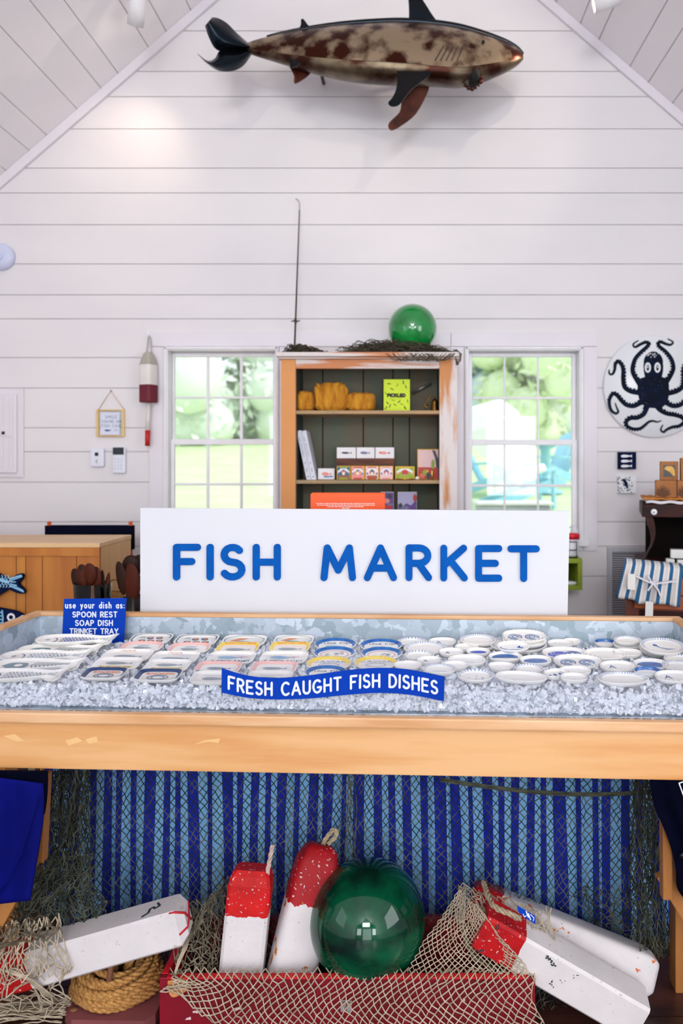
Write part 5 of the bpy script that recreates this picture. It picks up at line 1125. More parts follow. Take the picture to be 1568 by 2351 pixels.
for pl in ([(150, 1700), (178, 1692), (190, 1701), (158, 1712)], [(196, 1697), (222, 1690), (225, 1704), (204, 1707)], [(445, 1709), (470, 1699), (506, 1695), (502, 1706), (478, 1703)], [(8, 1690), (34, 1685), (56, 1700), (40, 1702), (20, 1695)]):
    m = MB(); m.poly(pl, fa, .0006, None, 0); m.part('tape_scar', scr_m, fap)
# ------------------------------------------------------------------ ice
def ice_mat(name, white, col):
    m_ = bpy.data.materials.new(name); m_.use_nodes = True; nt = m_.node_tree; nt.nodes.clear(); nn = nt.nodes.new; L = nt.links.new
    out = nn('ShaderNodeOutputMaterial'); tr_ = nn('ShaderNodeBsdfTransparent'); tr_.inputs[0].default_value = (.97, .985, 1, 1); df = nn('ShaderNodeBsdfDiffuse'); df.inputs[0].default_value = col
    gl2 = nn('ShaderNodeBsdfGlossy'); gl2.inputs['Roughness'].default_value = .03
    m1 = nn('ShaderNodeMixShader'); m1.inputs[0].default_value = white; L(tr_.outputs[0], m1.inputs[1]); L(df.outputs[0], m1.inputs[2])
    fz = nn('ShaderNodeFresnel'); fz.inputs[0].default_value = 1.5; m3 = nn('ShaderNodeMixShader'); L(fz.outputs[0], m3.inputs[0]); L(m1.outputs[0], m3.inputs[1]); L(gl2.outputs[0], m3.inputs[2]); L(m3.outputs[0], out.inputs[0]); return m_
ice_m = ice_mat('frosted_ice', .92, (.91, .94, 1, 1)); ice_c = ice_mat('clear_ice', .5, (.86, .92, 1, 1))
bed_m = mat('ice_bed', (.95, .97, 1, 1), .5, col2=(.8, .86, .97, 1), sc_=(30, 30, 30))
R.seed(12); tmpl = []
for _ in range(14):
    bm = bmesh.new()
    for _k in range(9):
        d = V((R.gauss(0, 1), R.gauss(0, 1), R.gauss(0, 1))).normalized(); bm.verts.new((d.x * R.uniform(.7, 1), d.y * R.uniform(.6, 1), d.z * R.uniform(.5, .9)))
    bmesh.ops.convex_hull(bm, input=bm.verts[:]); lo = [v for v in bm.verts if not v.link_faces]
    for v in lo: bm.verts.remove(v)
    bm.verts.index_update(); tmpl.append(([v.co.copy() for v in bm.verts], [[v.index for v in f.verts] for f in bm.faces])); bm.free()
m = MB(); ICE = .917
def chunk(p, s_):
    vs_, fs = R.choice(tmpl); q_ = Euler((R.uniform(0, 6), R.uniform(0, 6), R.uniform(0, 6))).to_matrix()
    m.add([q_ @ v * s_ + V(p) for v in vs_], fs, 0 if R.random() < .8 else 2)
m.sheet(lambda u, v: (-HW + .012 + (2 * HW - .024) * u, .036 + .49 * v, ICE - .012 + .006 * noise.noise(V((u * 60, v * 16, 0)))), 120, 30, (0, 0, -.04), 1)
m.sheet(lambda u, v: (-HW + .012 + (2 * HW - .024) * u, .03 + .003 * noise.noise(V((u * 70, v * 5, 3))), .863 + (ICE - .875) * v), 120, 6, (0, .01, 0), 1)
for _ in range(4600): chunk((R.uniform(-HW + .02, HW - .02), R.uniform(.018, .525), ICE + R.uniform(-.005, .006)), R.uniform(.008, .0145))
for _ in range(3800): chunk((R.uniform(-HW + .02, HW - .02), R.uniform(.016, .03), R.uniform(.869, ICE)), R.uniform(.007, .0125))
m.obj('crushed_ice', [ice_m, bed_m, ice_c], None, None, 'stuff'); o = bpy.data.objects['crushed_ice']; o.matrix_world = TM4; o['label'] = 'bed of clear crushed ice filling the metal tray'; o['category'] = 'ice'
# ------------------------------------------------------------------ signs
white_b = mat('white_sign_board', S(215, 215, 221), .5, col2=S(213, 214, 220)); blue_l = mat('blue_letter_paint', S(0, 88, 174), .7, col2=S(0, 80, 164), sc_=(20, 20, 20), bump=.2, bsc=300, spec=.12)
p0 = T(0, .6, 1.1); nS = -uy
c4 = [RP(x, y, p0, nS) for x, y in ((322, 1166), (1308, 1173), (1303, 1413), (322, 1408))]
def down(a, b): k = (a.z - .8585) / (a.z - b.z); return a + (b - a) * k
bl = down(c4[0], c4[3]); br_ = down(c4[1], c4[2])
root = thing('market_sign', 'wide white board standing behind the tray with FISH MARKET in blue cut letters', 'sign', (bl + br_) / 2)
m = MB(); qd = [c4[0], c4[1], br_, bl]; bk_ = [p + uy * .012 for p in qd]
m.add(qd + bk_, [[0, 3, 2, 1], [4, 5, 6, 7], [0, 1, 5, 4], [1, 2, 6, 5], [2, 3, 7, 6], [3, 0, 4, 7]], 0); bo = m.part('board', white_b, root)
fS = lambda x, y, z: RP(280 + x / 1.479, 1130 + y / 1.479, p0, nS) + nS * z
for ch, xa_, xb_, yo in (('F', 175, 269, 0), ('I', 288, 313, 0), ('S', 333, 420, 0), ('H', 445, 540, 0), ('M', 675, 795, 2), ('A', 822, 934, 2), ('R', 963, 1053, 2), ('K', 1081, 1174, 3), ('E', 1199, 1291, 4), ('T', 1309, 1418, 5)):
    m = MB(); glyph_fit(m, ch, xa_, xb_, 299 + yo, 175 + yo, 23.5, fS, .0005, .007); m.part('letter', blue_l, bo)
deep_b = mat('deep_blue_card', S(0, 58, 170), .6, col2=S(0, 54, 162), spec=.12); let_w = mat('white_letter_paint', S(226, 230, 236), .5)
# blue banner on the front glass
pb_ = T(0, -.0045, .93); fb = lambda x, y, z: RP(x, y, pb_, -uy) + (-uy) * z
topb = spline([(510, 1534), (570, 1551), (640, 1556), (720, 1549), (800, 1538), (870, 1533), (940, 1537), (1021, 1553)], 5); botb = spline([(1019, 1609), (940, 1594), (870, 1590), (800, 1594), (720, 1602), (640, 1605), (570, 1601), (509, 1589)], 5)
root = thing('glass_banner', 'wavy blue banner on the tray glass reading FRESH CAUGHT FISH DISHES', 'sign', fb(765, 1605, 0))
m = MB(); n = len(topb); vs_ = [fb(x, y, z) for z in (0, .004) for pl in (topb, botb[::-1]) for x, y in pl]
fs = []
for k in range(n - 1):
    fs += [[2 * n + k, 2 * n + k + 1, 3 * n + k + 1, 3 * n + k], [k, n + k, n + k + 1, k + 1], [k, k + 1, 2 * n + k + 1, 2 * n + k], [n + k, 3 * n + k, 3 * n + k + 1, n + k + 1]]
fs += [[0, 2 * n, 3 * n, n], [n - 1, 2 * n - 1, 4 * n - 1, 3 * n - 1]]
m.add(vs_, fs, 0); bo = m.part('board', deep_b, root)
def ywave(x):
    def ip(pl, x):
        pl = sorted(pl)
        for a, b in zip(pl, pl[1:]):
            if a[0] <= x <= b[0]: return a[1] + (b[1] - a[1]) * (x - a[0]) / max(1e-6, b[0] - a[0])
        return pl[-1][1]
    return (ip(topb, x) + ip(botb, x)) / 2
xw = 765 - twidth('FRESH CAUGHT FISH DISHES', .37) * 28 * .78 / 2
for wd in ('FRESH', 'CAUGHT', 'FISH', 'DISHES'):
    ww = twidth(wd, .37) * 28 * .78; m = MB(); text(m, wd, fb, xw + ww / 2, 0, 28, 4.9, .004, .0055, 0, gap=.37, xs=.78, warp=lambda x, y: (x, ywave(x) + 14 - y)); m.part('lettering_word', let_w, bo)
    xw += ww + (GL[' '][0] + 2 * .37) * 28 * .78
# blue card at the rear left of the tray
pc = T(-.82, .50, .97); fc = lambda x, y, z: RP(x, y, pc, nC) + nC * z
nC = V((-uy.x, -uy.y, .12)).normalized()
root = thing('dish_card', 'blue card standing in the tray with white words on how to use a dish', 'sign', fc(215, 1475, 0))
m = MB(); m.poly([(147, 1375), (290, 1373), (284, 1476), (142, 1476)], fc, -.003, 0, 0); bo = m.part('card', deep_b, root)
for t, cx_, y, h_, g_, xs, sw in (('use your dish as:', 218, 1396, 13.5, .42, .76, 2.4), ('SPOON REST', 218, 1416.5, 11.5, .36, .92, 2.6), ('SOAP DISH', 216, 1436, 11.5, .36, .92, 2.6), ('TRINKET TRAY', 216, 1455, 11.5, .32, .92, 2.6)):
    m = MB(); text(m, t, fc, cx_, y, -h_, sw, .0003, .0009, 0, gap=g_, xs=xs); m.part('lettering_line', let_w, bo)
# ------------------------------------------------------------------ dishes
DC = dict(white=mat('white_glazed_clay', S(242, 240, 236), .18, col2=S(236, 233, 228), coat=.4), navy=mat('glaze_navy', S(24, 58, 110), .2, coat=.4), blue=mat('glaze_blue', S(10, 76, 158), .2, col2=S(36, 112, 186), sc_=(30, 30, 30), coat=.4), teal=mat('glaze_teal', S(40, 118, 130), .2, coat=.4),
 pink=mat('glaze_pink', S(240, 190, 184), .2, coat=.4), orange=mat('glaze_orange', S(240, 136, 66), .2, coat=.4), yellow=mat('glaze_yellow', S(246, 214, 92), .2, coat=.4), pale=mat('glaze_pale_blue', S(150, 186, 214), .2, coat=.4), gray=mat('glaze_gray', S(146, 160, 172), .2, coat=.4), royal=mat('glaze_royal', S(14, 60, 190), .2, coat=.4))
DK = list(DC); DM = [DC[k] for k in DK]; di = {k: i for i, k in enumerate(DK)}
def dish_mb(a, b, pw, h_, rim=None, outline=None, floor=None, N=56):
    """clay dish in local coordinates: foot, curved wall, rounded lip, recessed floor"""
    m = MB()
    if outline is None:
        outline = [(a * math.copysign(abs(math.cos(t)) ** (2 / pw), math.cos(t)), b * math.copysign(abs(math.sin(t)) ** (2 / pw), math.sin(t))) for t in [2 * PI * k / N for k in range(N)]]
    prof = [(.70, 0, 0), (.86, .12, 0), (.95, .5, 0), (1.0, .86, 0), (.995, .97, 0), (.97, 1.0, 0), (.94, .97, 1), (.86, .72, 1), (.80, .5, 1), (.76, .48, 2), (.02, .46, 2)]
    rings = [[V((x * k, y * k, z * h_)) for x, y in outline] for k, z, _ in prof]
    mis = [di['white']] * 10
    if rim: mis[6] = mis[7] = di[rim]; mis[5] = di[rim]
    if floor: mis[8] = mis[9] = di[floor]
    m.loft(rings, 0, True, True, mis); return m
def place(m, name, px, py, z, tilt, rot, label, cat='dish', group=None, roll=0):
    if z < .95: z += .004
    o = m.obj(name, DM); c = Pz(px, py, z); o.location = c + V((0, 0, -.004)); o.rotation_euler = (math.radians(tilt), math.radians(roll), math.radians(rot))
    o['label'] = label; o['category'] = cat
    if group: o['group'] = group
    return o
def M_of(px, py, w_, z=.93): return w_ * (CH - z) / (py - CY)
ell = lambda cx_, cy_, rx, ry, n=20, a0=0: [(cx_ + rx * math.cos(2 * PI * k / n + a0), cy_ + ry * math.sin(2 * PI * k / n + a0)) for k in range(n)]
def flr(h_): return lambda x, y, z: V((x, y, h_ * .485 + z))
def fishdraw(m, fn, cx_, cy_, l, hgt, col, d0=.0006):
    m.poly(spline([(cx_ - l, cy_), (cx_ - l * .6, cy_ + hgt), (cx_ + l * .2, cy_ + hgt * .8), (cx_ + l * .7, cy_ + hgt * .12), (cx_ + l, cy_ + hgt * .7), (cx_ + l * .92, cy_), (cx_ + l, cy_ - hgt * .7), (cx_ + l * .7, cy_ - hgt * .12), (cx_ + l * .2, cy_ - hgt * .8), (cx_ - l * .6, cy_ - hgt), (cx_ - l, cy_)], 3)[:-1], fn, d0, None, di[col])
def ring(m, fn, cx_, cy_, rx, ry, w_, col, z=.0006, n=28): m.stroke(ell(cx_, cy_, rx, ry, n) + ell(cx_, cy_, rx, ry, n)[:1], w_, fn, z, None, di[col], 6)
def tin_dish(px, py, wpx, style, label, group, ratio=.6, pw=4, rot=-2, tilt=9, h_=.0135, z=.927):
    w_ = M_of(px, py, wpx, z) / 2; a, b = w_, w_ * ratio
    rimc = dict(oyster='navy', mackerel='teal', pink='pink', anchovy='yellow', tuna='blue', tpink='blue', crown=None, spicy=None, olive=None, pt='pink', caviar='yellow', smoked='navy', smoked2='navy', plain=None)[style]
    if style in ('oyster', 'mackerel'): rimc = None
    m = dish_mb(a, b, pw, h_, rimc); fn = flr(h_); q_ = lambda pts: [(x * a, y * b) for x, y in pts]
    if style == 'oyster':
        m.stroke([(p[0] * .9, p[1] * .9) for p in [(a * math.copysign(abs(math.cos(t)) ** .5, math.cos(t)), b * math.copysign(abs(math.sin(t)) ** .5, math.sin(t))) for t in [2 * PI * k / 40 for k in range(34)]]], a * .05, lambda x, y, z: V((x, y, h_ * .86 + z)), .001, None, di['navy'], 6)
        for x, y in ((-.42, -.25), (.02, -.3), (.45, -.28), (-.12, .3), (.32, .34)):
            m.poly(ell(x * a, y * b, a * .17, b * .22), fn, .0006, None, di['navy']); m.poly(ell(x * a + a * .02, y * b, a * .1, b * .13), fn, .001, None, di['orange'])
        for k in range(2): m.stroke(q_([(-.62, .52 - k * .2), (-.5, .58 - k * .2), (-.38, .5 - k * .2)]), a * .03, fn, .0006, None, di['teal'], 6)
    elif style == 'mackerel':
        ring(m, lambda x, y, z: V((x, y, h_ * .8 + z)), 0, 0, a * .9, b * .9, a * .035, 'teal', .0015, 40)
        m.poly(q_([(-.7, .1), (-.3, .62), (.15, .62), (-.45, .05)]), fn, .0006, None, di['orange']); fishdraw(m, fn, .05 * a, -.15 * b, a * .55, b * .2, 'teal', .001)
        m.stroke(q_([(.3, -.55), (.68, -.4)]), a * .05, fn, .0006, None, di['orange'], 6)
    elif style == 'pink':
        ring(m, fn, 0, 0, a * .3, b * .4, a * .03, 'pale'); fishdraw(m, fn, 0, 0, a * .45, b * .16, 'gray', .001); m.stroke(q_([(-.4, -.55), (.4, -.55)]), a * .05, fn, .0006, None, di['orange'], 6); m.stroke(q_([(-.3, .5), (.3, .52)]), a * .04, fn, .0006, None, di['pale'], 6)
    elif style == 'anchovy':
        fishdraw(m, fn, 0, -.15 * b, a * .6, b * .22, 'gray'); text(m, 'ANCHOVIES', lambda x, y, z: V((x, y, h_ * .75 + z)), 0, b * .62, b * .24, a * .035, .003, None, di['orange'], xs=1.3)
    elif style == 'tuna':
        text(m, 'TUNA FISH', fn, 0, b * .28, b * .22, a * .028, .0006, None, di['navy'], xs=1.2); fishdraw(m, fn, 0, -.15 * b, a * .5, b * .16, 'pale')
    elif style == 'tpink':
        ring(m, fn, 0, 0, a * .66, b * .62, a * .06, 'pink'); R.seed(int(px))
        for k in range(7): x = R.uniform(-.4, .4); y = R.uniform(-.3, .3); ring(m, fn, x * a, y * b, a * .08, b * .08, a * .02, 'navy', .001, 10)
    elif style == 'crown':
        m.stroke(q_([(-.4, .6), (-.3, .78), (-.2, .6), (-.1, .78), (0, .6), (.1, .78), (.2, .6)]), a * .03, lambda x, y, z: V((x, y, h_ * .75 + z)), .002, None, di['orange'], 6)
        fishdraw(m, fn, 0, .0, a * .6, b * .22, 'gray'); m.poly(q_([(-.65, -.6), (.65, -.6), (.65, -.35), (-.65, -.35)]), fn, .0006, None, di['pale'])
    elif style == 'spicy':
        fishdraw(m, fn, -.1 * a, .2 * b, a * .55, b * .22, 'pale'); m.stroke(q_([(.2, .35), (.6, .3)]), a * .06, fn, .001, None, di['pink'], 6); text(m, 'IN SPICY SAUCE', fn, 0, -.55 * b, b * .26, a * .03, .0006, None, di['navy'], xs=1.0)
    elif style == 'olive':
        m.poly(q_([(-.7, -.6), (.7, -.6), (.68, -.2), (-.7, -.2)]), fn, .0006, None, di['yellow']); text(m, 'IN OLIVE OIL', fn, 0, -.54 * b, b * .24, a * .028, .001, None, di['gray'], xs=1.1); fishdraw(m, fn, 0, .28 * b, a * .6, b * .2, 'gray')
    elif style == 'pt':
        m.stroke([(x * a, -.88 * b) for x in (-.8, -.4, 0, .4, .8)], b * .14, lambda x, y, z: V((x, y, h_ * .9 + z)), .002, None, di['teal'], 8); fishdraw(m, fn, 0, .05 * b, a * .55, b * .2, 'gray')
    elif style == 'caviar':
        text(m, 'CAVIAR', fn, 0, b * .3, b * .24, a * .03, .0006, None, di['gray'], xs=1.5); ring(m, fn, 0, -.1 * b, a * .45, b * .28, a * .03, 'gray', .0006)
    elif style in ('smoked', 'smoked2'):
        m.poly(ell(0, 0, a * .72, b * .7, 28), fn, .0004, None, di['white']); text(m, 'SMOKED', fn, 0, b * .3, b * .28, a * .05, .0008, None, di['orange'], xs=1.3)
        for k, c_ in ((.46, 'navy'), (.38, 'pale'), (.28, 'navy')): ring(m, fn, 0, -.2 * b, a * k, b * k * .9, a * .04, c_, .0008)
    elif style == 'plain':
        fishdraw(m, fn, 0, 0, a * .55, b * .2, 'gray'); m.stroke(q_([(-.5, .45), (.5, .45)]), a * .02, fn, .0006, None, di['gray'], 6)
    return place(m, 'tin_shaped_dish', px, py, z, tilt, rot, label, 'dish', group)
G = 'tin shaped dishes on the left half of the ice'
for a in ((348, 1470, 93, 'oyster', 'white dish with five orange oysters and a navy edge, beside the blue card'), (452, 1473, 97, 'oyster', 'white dish with five orange oysters, second from the blue card in the rear row'),
 (561, 1475, 100, 'mackerel', 'teal edged dish with a fish and an orange corner, left one of two'), (675, 1474, 90, 'mackerel', 'teal edged dish with an orange corner touching the rear tray wall'),
 (326, 1489, 95, 'pink', 'pink edged dish in front of the leftmost oyster dish'), (435, 1492, 95, 'pink', 'pink edged dish in front of the second oyster dish'),
 (547, 1491, 97, 'anchovy', 'yellow edged anchovies dish, left one of the pair'), (666, 1490, 92, 'anchovy', 'yellow edged anchovies dish, right one of the pair'),
 (293, 1509, 112, 'crown', 'white dish with an orange zigzag and blue band, left one of the pair'), (402, 1514, 108, 'crown', 'white dish with an orange zigzag and blue band, right one of the pair'),
 (532, 1514, 108, 'spicy', 'white dish lettered IN SPICY SAUCE, left one of the pair'), (652, 1514, 108, 'spicy', 'white dish lettered IN SPICY SAUCE, right one of the pair'),
 (270, 1528, 108, 'olive', 'white dish with a yellow olive oil band, left one of the pair'), (386, 1532, 102, 'olive', 'white dish with a yellow olive oil band, right one of the pair'),
 (502, 1537, 104, 'pt', 'pink edged dish with a teal stripe above the left tip of the blue banner'), (630, 1537, 104, 'pt', 'pink edged dish with a teal stripe half behind the blue banner'),
 (240, 1551, 97, 'smoked', 'navy edged dish with orange SMOKED lettering in the front row'), (364, 1555, 103, 'smoked2', 'navy edged dish with SMOKED lettering, second in the front row'),
 (492, 1560, 105, 'plain', 'plain white dish with gray fish cut by the left end of the blue banner'), (620, 1559, 104, 'plain', 'plain white dish with gray fish mostly hidden behind the blue banner')):
    tin_dish(a[0], a[1], a[2], a[3], a[4], G, pw=5 if a[3] != 'pink' else 3.4)
for a in ((770, 1484, 96, 'tuna', 'round blue rimmed dish in the rear row, left one of the pair'), (875, 1486, 97, 'tuna', 'round blue rimmed dish in the rear row, right one of the pair'), (768, 1504, 95, 'tpink', 'round blue rimmed dish with a pink ring, left one of the pair'), (876, 1505, 93, 'tpink', 'round blue rimmed dish with a pink ring, right one of the pair'),
 (755, 1528, 103, 'caviar', 'round yellow rimmed caviar dish, left one of the pair'), (863, 1527, 99, 'caviar', 'round yellow rimmed caviar dish, right one of the pair'), (748, 1549, 96, 'tuna', 'round blue rimmed dish mostly hidden behind the middle of the blue banner')):
    tin_dish(a[0], a[1], a[2], a[3], a[4], G, ratio=.8, pw=2.05, tilt=7)
# fish shaped dishes at the left end
def fish_dish(px, py, wpx, style, label, z=.927, rot=4, tilt=5, h_=.015):
    L_ = M_of(px, py, wpx, z); prof = [(-.5, .0), (-.485, .07), (-.43, .13), (-.3, .17), (-.1, .175), (.1, .145), (.26, .1), (.36, .085), (.45, .13), (.5, .17), (.485, .05)]
    up_ = spline(prof, 4); ol = [(x * L_, y * L_) for x, y in up_] + [(x * L_, -y * L_) for x, y in up_[::-1]][:-1]
    m = dish_mb(0, 0, 0, h_, None, ol); fn = flr(h_); s_ = L_
    if style == 'bone':
        m.poly(spline([(-.4 * s_, 0), (-.32 * s_, .09 * s_), (-.16 * s_, .08 * s_), (-.12 * s_, .02 * s_), (-.14 * s_, -.07 * s_), (-.3 * s_, -.09 * s_), (-.4 * s_, 0)], 4)[:-1], fn, .0006, None, di['teal']); m.poly(ell(-.22 * s_, .0, .045 * s_, .045 * s_), fn, .001, None, di['white'])
        m.stroke([(-.12 * s_, 0), (.33 * s_, 0)], .008 * s_, fn, .0006, None, di['teal'], 6)
        for k in range(9):
            x = (-.08 + .045 * k) * s_; l = (.11 - .006 * k) * s_
            for sg in (1, -1): m.stroke([(x, 0), (x + .03 * s_, sg * l * .6), (x + .055 * s_, sg * l)], [.01 * s_, .018 * s_, .007 * s_], fn, .0006, None, di['teal' if sg < 0 else 'gray'], 6)
    else:
        c_ = 'blue' if style == 'blue' else 'pale'; R.seed(int(py))
        m.stroke(arc(-.3 * s_, 0, .06 * s_, .1 * s_, -80, 80), .014 * s_, fn, .0006, None, di['navy'], 6); m.stroke(ell(-.36 * s_, .03 * s_, .02 * s_, .02 * s_, 12), .008 * s_, fn, .0006, None, di['navy'], 6)
        for i in range(11):
            for j in range(-3, 4):
                x, y = (-.2 + .042 * i) * s_, j * .035 * s_
                if abs(y) < (.13 - max(0, i - 4) * .011) * s_: m.stroke(arc(x + (j % 2) * .02 * s_, y, .016 * s_, .018 * s_, -70, 70, 4), .009 * s_, fn, .0006, None, di[c_ if R.random() < .7 else 'navy'], 5)
        for k in range(-2, 3): m.stroke([(.3 * s_, k * .02 * s_), (.41 * s_, k * .045 * s_)], .008 * s_, fn, .0006, None, di['teal'], 6)
    return place(m, 'fish_shaped_dish', px, py, z, tilt, rot, label, 'dish', 'fish shaped dishes at the left end of the ice')
fish_dish(170, 1479, 172, 'bone', 'plain lower fish shaped dish under the blue scaled one before the blue card')
fish_dish(174, 1472, 178, 'blue', 'blue scaled fish shaped dish on top of another before the blue card', .943, 3)
fish_dish(138, 1495, 186, 'bone', 'fish shaped dish with a teal head and fish bones, rear one of the two')
fish_dish(104, 1510, 198, 'scale', 'fish shaped dish with pale blue scales between the two fish bone dishes')
fish_dish(88, 1530, 200, 'bone', 'fish shaped dish with a teal head and fish bones, front one of the two')
fish_dish(48, 1554, 196, 'scale', 'fish shaped dish with pale scales nearest the front glass at the left')
# pinch pots and oval dishes on the right half
def bowl(px, py, wpx, style, label, ratio=.64, rot=0, tilt=10, z=.927, h_=.015, roll=0, center=None, pw=2.2):
    w_ = M_of(px, py, wpx, z) / 2; a, b = w_, w_ * ratio; R.seed(int(px * 7 + py))
    N = 56; ol = [(a * math.copysign(abs(math.cos(t)) ** (2 / pw), math.cos(t)) * (1 + .025 * math.sin(3 * t + px)), b * math.copysign(abs(math.sin(t)) ** (2 / pw), math.sin(t)) * (1 + .03 * math.sin(2 * t + py))) for t in [2 * PI * k / N for k in range(N)]]
    m = dish_mb(a, b, pw, h_, 'blue' if style == 'rim' else None, ol, N=N); fn = flr(h_)
    wallfn = lambda k: (lambda x, y, z: V((x, y, h_ * (.97 if k > .93 else .5 + (k - .8) * 3.1) + z)))
    if style in ('ticks', 'bigticks'):
        st = 1 if style == 'ticks' else 2
        for i in range(0, N, st):
            x, y = ol[i]; k0, k1 = .79, .975
            m.poly([(0, 0), (1, 0), (1, 1), (0, 1)], lambda u, v, z, x=x, y=y: V((x * (k0 + (k1 - k0) * v) - y / max(b, 1e-6) * a * .018 * st * (u - .5) * 2 * .6, y * (k0 + (k1 - k0) * v) + x / max(a, 1e-6) * b * .018 * st * (u - .5) * 2 * .6, h_ * (.76 + .24 * v) + .0012)), 0, None, di['blue' if R.random() < .85 else 'pale'])
    elif style == 'dots':
        for i in range(0, N, 2): m.poly(ell(ol[i][0] * .968, ol[i][1] * .968, a * .026, a * .026, 8), lambda x, y, z: V((x, y, h_ * 1.0 + z)), .0008, None, di['navy'])
    cs = [center] if isinstance(center, str) else (center or [])
    for c_ in cs:
        if c_ == 'fin': m.stroke([(-.45 * a, -.1 * b), (-.3 * a, .4 * b), (-.12 * a, -.1 * b)], a * .05, fn, .0006, None, di['blue'], 6); m.stroke([(-.37 * a, .1 * b), (-.22 * a, .1 * b)], a * .04, fn, .0006, None, di['navy'], 6)
        elif c_ == 'fill': m.poly([(x * .74, y * .7) for x, y in ol], fn, .0005, None, di['blue'])
        elif c_ == 'navyfill': m.poly([(x * .7, y * .6) for x, y in ol], fn, .0005, None, di['royal'])
        elif c_ == 'halffill': m.poly([(x * .8, y * .78) for x, y in ol if y > -.1 * b], lambda x, y, z: V((x, y, h_ * .52 + z)), .0006, None, di['blue'])
        elif c_ == 'swirls':
            for s_ in (-.38, .38):
                for k in (.3, .22, .13): m.stroke(arc(s_ * a, .05 * b, k * a, k * b * 1.3, -30, 290, 14), a * .045, fn, .0006, None, di['blue' if k != .22 else 'pale'], 6)
        elif c_ == 'swirl':
            for k in (.34, .24, .14): m.stroke(arc(.42 * a, .15 * b, k * a, k * b * 1.2, -40, 280, 14), a * .05, fn, .0006, None, di['blue'], 6)
        elif c_ == 'whale': m.stroke([(-.8 * a, .2 * b), (-.7 * a, -.25 * b), (-.3 * a, -.55 * b), (.2 * a, -.5 * b), (.75 * a, -.35 * b)], [a * .05, a * .12, a * .16, a * .13, a * .06], fn, .0007, None, di['blue'], 8); m.poly([(.25 * a, 0), (.45 * a, .4 * b), (.5 * a, .05 * b), (.65 * a, .1 * b), (.6 * a, -.1 * b)], fn, .0007, None, di['blue'])
        elif c_ == 'crab': m.poly(ell(-.2 * a, -.05 * b, a * .55, b * .55, 28), fn, .0005, None, di['royal']); ring(m, fn, -.2 * a, -.2 * b, a * .2, b * .2, a * .03, 'white', .001, 16); m.stroke(arc(-.5 * a, .1 * b, a * .1, b * .2, 0, 270), a * .03, fn, .001, None, di['white'], 6); m.stroke(arc(.08 * a, .1 * b, a * .1, b * .2, 180, -90), a * .03, fn, .001, None, di['white'], 6)
        elif c_ == 'lobster': m.stroke([(-.3 * a, .35 * b), (-.12 * a, -.0 * b), (.15 * a, -.2 * b), (.5 * a, -.2 * b)], [a * .09, a * .03, a * .07, a * .02], fn, .0006, None, di['blue'], 6); ring(m, fn, -.28 * a, .3 * b, a * .08, b * .1, a * .03, 'blue', .0008, 10)
        elif c_ == 'hearts':
            for s_ in (-.5, -.05, .4): m.poly(ell(s_ * a, (.05 + s_ * .2) * b, a * .12, b * .25, 12), fn, .0006, None, di['blue'])
        elif c_ == 'line': m.stroke([(-.5 * a, -.1 * b), (.4 * a, -.15 * b)], a * .03, fn, .0006, None, di['pale'], 6)
        elif c_ == 'specks':
            for k in range(6): x, y = R.uniform(-.5, .5) * a, R.uniform(-.4, .4) * b; m.stroke([(x, y), (x + .04 * a, y)], a * .04, fn, .0006, None, di['blue'], 6)
    return place(m, 'clay_dish', px, py, z, tilt, rot, label, 'dish', 'white and blue clay dishes on the right half of the ice', roll)
